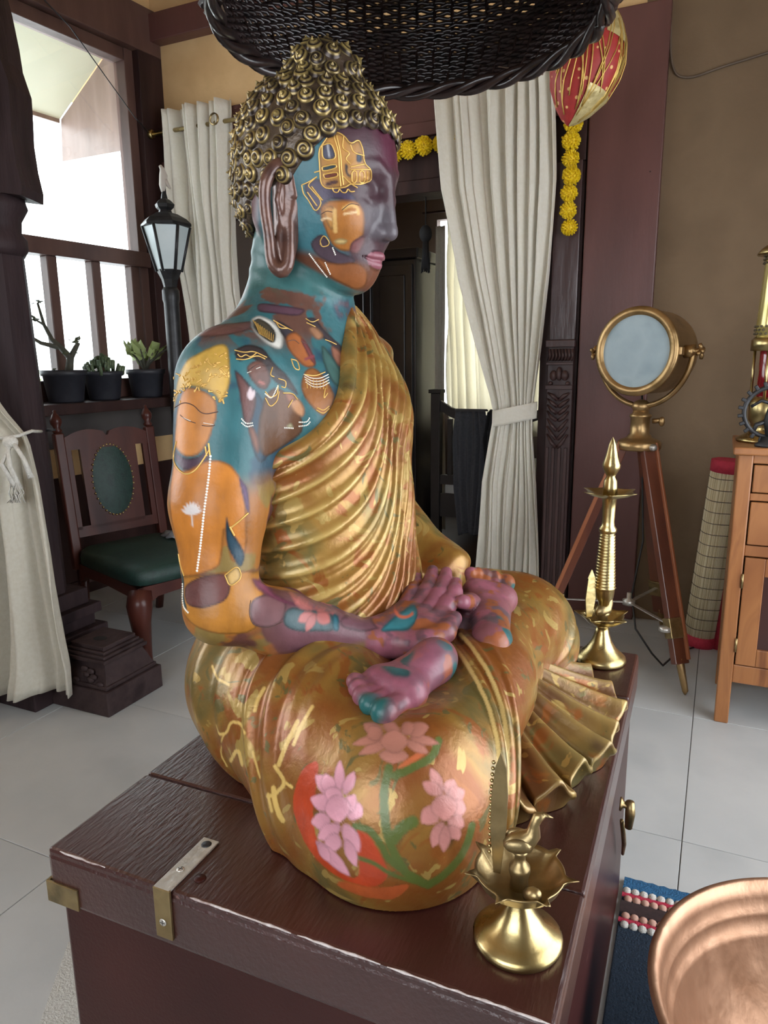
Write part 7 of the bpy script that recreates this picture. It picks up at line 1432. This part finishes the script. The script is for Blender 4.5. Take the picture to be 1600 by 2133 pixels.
def cabinet():
    t = thing('wooden_cabinet', 'honey brown wooden cabinet with two drawers and a panelled door at the right edge', 'cabinet', (1.415, 2.85, 0), math.radians(-25))
    CW = mat('honey_wood', [(.20, .070, .020), (.29, .115, .036), (.15, .05, .015)], .42, 0, 5, (2, 2, .35), distort=1.2, coat=.12, bump=.06); CD = mat('dark_panel', [(.035, .014, .012), (.05, .02, .016)], .3, 0, 5)
    w, d, h = .95, .45, 1.19
    for x in (0, w - .055):
        for y in (0, d - .055): MB().box((x, y, 0), (x + .055, y + .055, h - .03), bev=.005).build('leg_post', CW, t)
    MB().box((-.02, -.025, h - .03), (w + .02, d + .02, h), bev=.006).build('top', CW, t); MB().box((.0, .05, .26), (.02, d - .05, h - .03)).build('side_panel', CW, t); MB().box((w - .02, .05, .26), (w, d - .05, h - .03)).build('side_panel', CW, t)
    MB().box((.02, d - .03, .26), (w - .02, d - .012, h - .03)).build('back_panel', CW, t); MB().box((.02, .02, .24), (w - .02, d - .02, .262)).build('bottom_panel', CW, t)
    for z0, z1 in ((.19, .27), (.745, .79), (.975, 1.005), (1.125, 1.16)): MB().box((.055, .006, z0), (w - .055, .035, z1), bev=.003).build('rail', CW, t)
    for z0, z1 in ((.795, .970), (1.010, 1.120)):
        dr = MB().box((.06, .0, z0), (w - .06, .02, z1), bev=.004).build('drawer', CW, t); MB().lathe([(.008, 0), (.008, .012), (.016, .02), (.014, .03), (.0, .032)], 14, Matrix.Translation((w / 2, 0, (z0 + z1) / 2)) @ Matrix.Rotation(math.pi / 2, 4, 'X')).build('knob', OLDBRASS, dr)
    MB().tube([(.16, -.006, .99), (.19, -.012, 1.005), (.215, -.008, 1.02)], [.006, .009, .004], 6).build('tag', mat('pale_ribbon', [(.45, .45, .55), (.6, .6, .68)], .6), t)
    for x0 in (.06, w / 2 + .002):
        x1 = x0 + w / 2 - .062; dd = bpy.data.objects.new('door', None); COL.objects.link(dd); dd.parent = t
        for lo, hi in (((x0, .0, .275), (x0 + .075, .022, .74)), ((x1 - .075, .0, .275), (x1, .022, .74)), ((x0 + .075, .0, .275), (x1 - .075, .022, .35)), ((x0 + .075, .0, .665), (x1 - .075, .022, .74))): MB().box(lo, hi, bev=.003).build('door_frame', CW, dd)
        MB().box((x0 + .07, .012, .34), (x1 - .07, .018, .68)).build('door_panel', CD, dd)
    for z in (.36, .64): MB().tube([(.057, -.003, z - .03), (.057, -.003, z + .03)], .005, 6).build('hinge', OLDBRASS, t)
cabinet()
MCB = frame(Vector((1.415, 2.85, 0)), -25)
def lantern():
    q = MCB @ Vector((.105, .235, 1.1905)); t = thing('brass_lantern', 'tall brass lantern with pierced bands and a domed cap on the cabinet', 'lantern', q)
    GL = mat('amber_sleeve', [(.45, .36, .12), (.56, .46, .18)], .18, .55, 6, (1, 1, .1), coat=.4); RD = mat('ruby_glass', [(.14, .004, .008), (.20, .006, .012)], .08, 0, 6, coat=.5)
    MB().lathe([(.115, 0), (.118, .01), (.10, .022), (.075, .035), (.066, .05), (.066, .075), (.078, .09), (.08, .16), (.066, .185)], 36).build('base', BRASS, t)
    for k in range(4): a = math.pi / 4 + k * math.pi / 2; MB().tube([(.078 * math.cos(a), .078 * math.sin(a), .17), (.078 * math.cos(a), .078 * math.sin(a), .38)], .006, 8).build('rod', BRASS, t)
    MB().lathe([(.052, .18), (.055, .19), (.055, .37), (.05, .38)], 28).build('glass_chimney', RD, t)
    MB().lathe([(.092, .372), (.092, .415), (.086, .42), (.082, .425)], 36).build('collar', BRASS, t)
    sl = MB().lathe([(.080, .42), (.080, .475), (.068, .72), (.062, .75)], 36).build('sleeve', GL, t)
    for z0, r0 in ((.428, .0815), (.705, .0705)):
        hl = MB()
        for i in range(22):
            for j in range(3): a = 2 * math.pi * (i + .5 * (j % 2)) / 22; z = z0 + .012 + j * .0145; hl.ball((r0 * math.cos(a), r0 * math.sin(a), z), (.006, .006, .005), 5, 4)
        o = hl.build('pierced_band', mat('pierced_dark', [(.05, .04, .02), (.08, .06, .03)], .5), t); o['kind'] = 'stuff'
    MB().lathe([(.098, .748), (.100, .752), (.085, .772), (.058, .792), (.028, .805), (.012, .812), (.012, .83), (.0, .835)], 36).build('cap', BRASS, t)
    MB().tube([(.0, 0, .83), (.012, 0, .87), (0, 0, .91), (-.012, 0, .87), (0, 0, .83)], .003, 6).build('hanging_loop', IRON, t)
lantern()
def ring_figure():
    q = MCB @ Vector((.075, .045, 1.1905)); t = thing('toothed_metal_ring', 'black toothed metal ring ornament standing before the brass lantern', 'ornament', q, math.radians(-25)); M = Matrix.Translation((.03, 0, .135)) @ Matrix.Rotation(math.pi / 2, 4, 'X'); R = .098
    MB().tube([(R * math.cos(a), R * math.sin(a), 0) for a in np.linspace(0, 2 * math.pi, 48, endpoint=False)], .009, 8, M, closed=True).build('ring', IRON, t)
    tm_ = MB().box((-.007, -.008, -.007), (.007, .016, .007), bev=.003).mesh('tooth'); tm_.materials.append(IRON)
    for k in range(22): a = 2 * math.pi * k / 22; o = ob('tooth', tm_, IRON, t); o.matrix_local = M @ Matrix.Rotation(a, 4, 'Z') @ Matrix.Translation((0, R + .008, 0))
    f = MB(); f.tube([(.03, 0, .04), (.02, 0, .10), (.035, 0, .15), (.03, 0, .19)], [.016, .018, .022, .016], 10); f.ball((.03, 0, .205), .018, 10, 8); f.tube([(.035, 0, .165), (-.01, 0, .18), (-.045, 0, .155)], [.008, .007, .006], 8); f.tube([(.035, 0, .165), (.075, 0, .185), (.11, 0, .16)], [.008, .007, .006], 8); f.tube([(.02, 0, .10), (-.02, 0, .085), (-.03, 0, .05)], [.010, .009, .007], 8); f.build('figure', IRON, t)
    MB().lathe([(.05, 0), (.052, .008), (.035, .02), (.03, .04)], 20, Matrix.Translation((.03, 0, 0))).build('base', IRON, t)
    RC = mat('coral_red', [(.55, .07, .05), (.66, .11, .08)], .6)
    v = MB(); v.prism([(.055, .105), (.16, .105), (.15, .06), (.10, .045)], -.004, .004, Matrix.Translation((0, -.02, 0)) @ Matrix(((1, 0, 0, 0), (0, 0, -1, 0), (0, 1, 0, 0), (0, 0, 0, 1)))); o = v.build('red_paper', RC, t)
ring_figure()
def copper_bowl():
    c = (.826, 1.024, .0135); t = thing('copper_bowl', 'large hammered copper bowl in the lower right corner on its stand', 'bowl', c)
    COP = mat('hammered_copper', [(.33, .185, .115), (.42, .25, .16), (.27, .145, .085)], .46, .85, 7, (1, 1, .5), bump=.35, bscale=22, rough_var=.08); DI = mat('dark_stand', [(.02, .014, .012), (.045, .03, .025)], .5, .3, 20, bump=.4)
    R = .350; z = .407
    pr = [(R + .010, z), (R + .004, z + .005), (R - .006, z + .004), (R - .016, z - .03), (R - .020, z - .052), (R - .026, z - .058), (R - .027, z - .066), (R - .034, z - .090), (R - .041, z - .096), (R - .044, z - .106), (R - .075, z - .18), (R - .15, z - .27), (R - .26, z - .315), (.0, z - .325)]
    MB().lathe(pr[::-1], 96, caps=False).build('inner_bowl', COP, t)
    MB().lathe([(.10, z - .345), (R - .24, z - .33), (R - .12, z - .27), (R - .05, z - .17), (R - .012, z - .07), (R + .008, z - .004)], 96, caps=False).build('outer_shell', DI, t)
    MB().lathe([(.20, 0), (.21, .01), (.16, .05), (.13, .09)], 40).build('stand', DI, t)
copper_bowl()
def rug():
    t = thing('striped_rug', 'navy woven rug with red, white and blue striped border beside the chest', 'rug'); t.matrix_world = frame(Vector((.712, 1.886, 0)), -23.7)
    # x runs along the border away from the chest, -y toward the camera
    B1 = mat('blue_wool', [(.012, .085, .20), (.02, .12, .26)], .9, 0, 90, bump=.8, bscale=200); NV = mat('navy_wool', [(.006, .017, .035), (.010, .026, .050)], .95, 0, 90, bump=.8, bscale=200); WH = mat('white_wool', [(.55, .52, .48), (.68, .66, .62)], .9, 0, 90, bump=.6); RD = mat('red_wool', [(.40, .015, .045), (.50, .03, .07)], .9, 0, 90, bump=.6); PI = mat('pink_wool', [(.45, .26, .20), (.56, .34, .27)], .9, 0, 90); BK = mat('dark_wool', [(.022, .012, .012), (.04, .018, .018)], .95, 0, 90)
    W_ = .95; y = 0.
    MB().box((-.0, -1.5, .001), (W_, -.002, .012), bev=.004).build('field', NV, t)
    def band(y0, y1, m_, name, z=.0155): 
        n = 60; P = [[(W_ * i / n, yy + .0025 * math.sin(i * 2.9), zz) for yy, zz in ((y0, .004), (y0, z - .002), (y0 + .006 * (1 if y1 > y0 else -1), z), ((y0 + y1) / 2, z + .0015 * math.sin(i * 2.1)), (y1 - .006 * (1 if y1 > y0 else -1), z), (y1, z - .002), (y1, .004))] for i in range(n + 1)]
        MB().grid(P).build(name, m_, t)
    band(.006, -.046, B1, 'blue_stripe'); band(-.058, -.078, RD, 'red_stripe', .0145); band(-.096, -.145, BK, 'dark_stripe'); band(-.163, -.182, RD, 'red_stripe', .0145)
    kn = MB().ball((0, 0, 0), (.0125, .013, .010), 8, 6).mesh('white_knot'); kn.materials.append(WH); kp = MB().ball((0, 0, 0), (.0125, .012, .010), 8, 6).mesh('pink_knot'); kp.materials.append(PI)
    for i in range(40):
        x = .012 + i * .0235
        for yy, me_, nm in ((-.052, kn, 'white_knot'), (-.086, kp, 'pink_knot'), (-.155, kp, 'pink_knot'), (-.190, kn, 'white_knot')): o = ob(nm, me_, None, t); o.location = (x + (.006 if yy < -.08 else 0), yy, .012)
rug()
t = MB().prism([(-.775, 1.02), (-.61, 1.02), (-.425, 1.47), (-.47, 1.74), (-.869, 1.669)][::-1], .0008, .008).build('white_mat', mat('white_woven_mat', [(.50, .50, .47), (.60, .60, .57)], .9, 0, 120, bump=.6, bscale=200)); tag(t, 'pale woven floor mat peeping out by the near left chest corner', 'mat')
# ---------------------------------------------------------------- wires
s_ = MB().tube([MWN @ Vector(p) for p in ((-1.25, -.10, 3.78), (-.75, -.10, 3.52), (-.28, -.085, 3.14), (-.16, -.085, 3.07))], .0035, 6).build('hanging_wire', IRON); tag(s_, 'thin dark wire strung diagonally across the window', 'wire')
s_ = MB().tube([MD @ Vector(p) for p in crom([(-.12, -.012, 3.34), (-.06, -.012, 3.30), (-.03, -.012, 3.02), (.05, -.012, 2.94), (.25, -.012, 2.97), (.7, -.012, 3.03), (1.5, -.012, 3.08)], [1] * 7, 6)[0]], .006, 6).build('wall_cable', mat('brown_cable', [(.10, .07, .05), (.14, .10, .07)], .7)); tag(s_, 'thin brown cable sagging along the right wall', 'cable')
# ---------------------------------------------------------------- beyond the doorway
def inner():
    t = thing('dark_wardrobe', 'dark carved wardrobe inside the room beyond the doorway', 'wardrobe'); t.matrix_world = MD @ Matrix.Translation((-2.72, 1.2, 0)); BW = mat('blackened_wood', [(.010, .007, .008), (.018, .013, .014)], .3, 0, 6, coat=.3)
    MB().box((0, 0, .08), (.76, .5, 2.32), bev=.006).build('carcass', BW, t); MB().box((-.04, -.05, 2.32), (.80, .52, 2.40), bev=.01).build('cornice', BW, t); MB().box((-.03, -.03, 0), (.79, .51, .08), bev=.006).build('plinth', BW, t)
    for x0 in (.02, .39):
        dd = MB().box((x0, -.022, .12), (x0 + .35, .0, 2.28), bev=.004).build('door', BW, t)
        for z0, z1 in ((.2, .95), (1.05, 2.2)): MB().box((x0 + .06, -.034, z0), (x0 + .29, -.020, z1), bev=.008).build('door_panel', BW, dd)
    t = thing('slatted_bed', 'dark wooden slatted bed end inside the room beyond the doorway', 'bed'); t.matrix_world = MD @ Matrix.Translation((-1.81, 1.3, 0)); BD = mat('dark_bed_wood', [(.022, .018, .018), (.035, .028, .027)], .5, 0, 6)
    for x in (0, 1.0): MB().box((x - .04, -.04, 0), (x + .04, .04, 1.26), bev=.005).build('post', BD, t); MB().box((x - .055, -.055, 1.26), (x + .055, .055, 1.29), bev=.004).build('post_cap', BD, t)
    P = [(.04, 1.20), (.12, 1.15), (.25, 1.10), (.5, 1.08), (.75, 1.10), (.88, 1.15), (.96, 1.20), (.96, 1.12), (.88, 1.07), (.75, 1.02), (.5, 1.0), (.25, 1.02), (.12, 1.07), (.04, 1.12)]
    MB().prism(P, -.02, .02, Matrix(((1, 0, 0, 0), (0, 0, -1, 0), (0, 1, 0, 0), (0, 0, 0, 1)))).build('top_rail', BD, t); MB().box((.04, -.02, .50), (.96, .02, .58), bev=.003).build('lower_rail', BD, t); MB().box((.04, -.02, .22), (.96, .02, .42), bev=.003).build('bottom_rail', BD, t)
    for k in range(8): x = .12 + k * .108; MB().box((x - .02, -.012, .58), (x + .02, .012, 1.05)).build('slat', BD, t)
    MT = mat('bed_linen', [(.50, .50, .48), (.60, .60, .57)], .9); o = MB().box((.05, .05, .30), (.95, 1.5, .55), bev=.03).build('mattress', MT, t)
    DC = cloth('grey_cloth', [(.065, .070, .085), (.09, .095, .115)], .02)
    def drape(lab, x0, x1, zb, seed, cols):
        lv = [(1.12, x0 + .03, x1 - .03, .7), (.9, x0, x1, 1.), (.5, x0 + .02, x1 - .02, 1.2), (zb, x0 + .08, x1 - .06, 1.2)]; g = thing('hanging_garment', lab, 'clothes', group='clothes on the bed end'); g.matrix_world = MD @ Matrix.Translation((-1.81, 1.3, 0))
        o = curtain_mesh(lv, 3, .022, 40, 60, -.075, seed).build('front_fall', cols, g); solid(o, .003); P = [[(x, -.078 + .10 * u_, 1.12 + .018 * math.sin(math.pi * u_)) for u_ in np.linspace(0, 1, 6)] for x in np.linspace(x0 + .03, x1 - .03, 12)]; o = MB().grid(P).build('fold_over', cols, g); solid(o, .003)
    drape('long grey garment draped over the bed end beyond the doorway', .15, .47, .10, 21, DC); drape('short dark garment draped over the bed end beside the curtain', .44, .66, .62, 22, cloth('black_cloth', [(.012, .013, .018), (.02, .022, .028)], .02))
    t = thing('window_curtain', 'sunlit cream curtain over the window of the inner room', 'curtain'); t.matrix_world = MD; o = curtain_mesh([(2.98, -2.34, -1.2, 1.), (1.9, -2.33, -1.2, 1.), (.75, -2.30, -1.2, 1.)], 9, .035, 30, 160, 2.95, 31).build('drape', cloth('thin_cream', [(.80, .77, .66), (.86, .83, .74)], .5), t); solid(o, .002)
    MB().tube([(-2.6, 2.95, 3.0), (-1.1, 2.95, 3.0)], .012, 8).build('rod', DARKWOOD, t)
    t = thing('narrow_curtain', 'narrow cream curtain hanging between the wardrobe and the bed end', 'curtain'); t.matrix_world = MD; o = curtain_mesh([(2.6, -1.90, -1.81, .4), (1.5, -1.90, -1.81, .5), (.06, -1.905, -1.79, .8)], 2, .02, 40, 40, 1.50, 33).build('drape', CREAM2, t); solid(o, .002)
    t = thing('black_tassel', 'black tassel with a round head hanging in the doorway', 'tassel'); t.matrix_world = MD @ Matrix.Translation((-1.42, .06, 0)); BK_ = mat('black_thread', [(.006, .006, .008), (.012, .012, .014)], .8)
    MB().tube([(0, 0, 2.52), (0, 0, 2.36)], .004, 6).build('cord', BK_, t); MB().ball((0, 0, 2.305), (.040, .040, .052), 14, 10).build('ball_head', BK_, t); m = MB()
    for k in range(26): a = 2 * math.pi * k / 26; m.tube([(.014 * math.cos(a), .014 * math.sin(a), 2.27), (.018 * math.cos(a), .018 * math.sin(a), 2.18), (.026 * math.cos(a), .026 * math.sin(a), 2.07 + RNG.uniform(0, .04))], .0045, 4)
    o = m.build('fringe', BK_, t); o['kind'] = 'stuff'
inner()
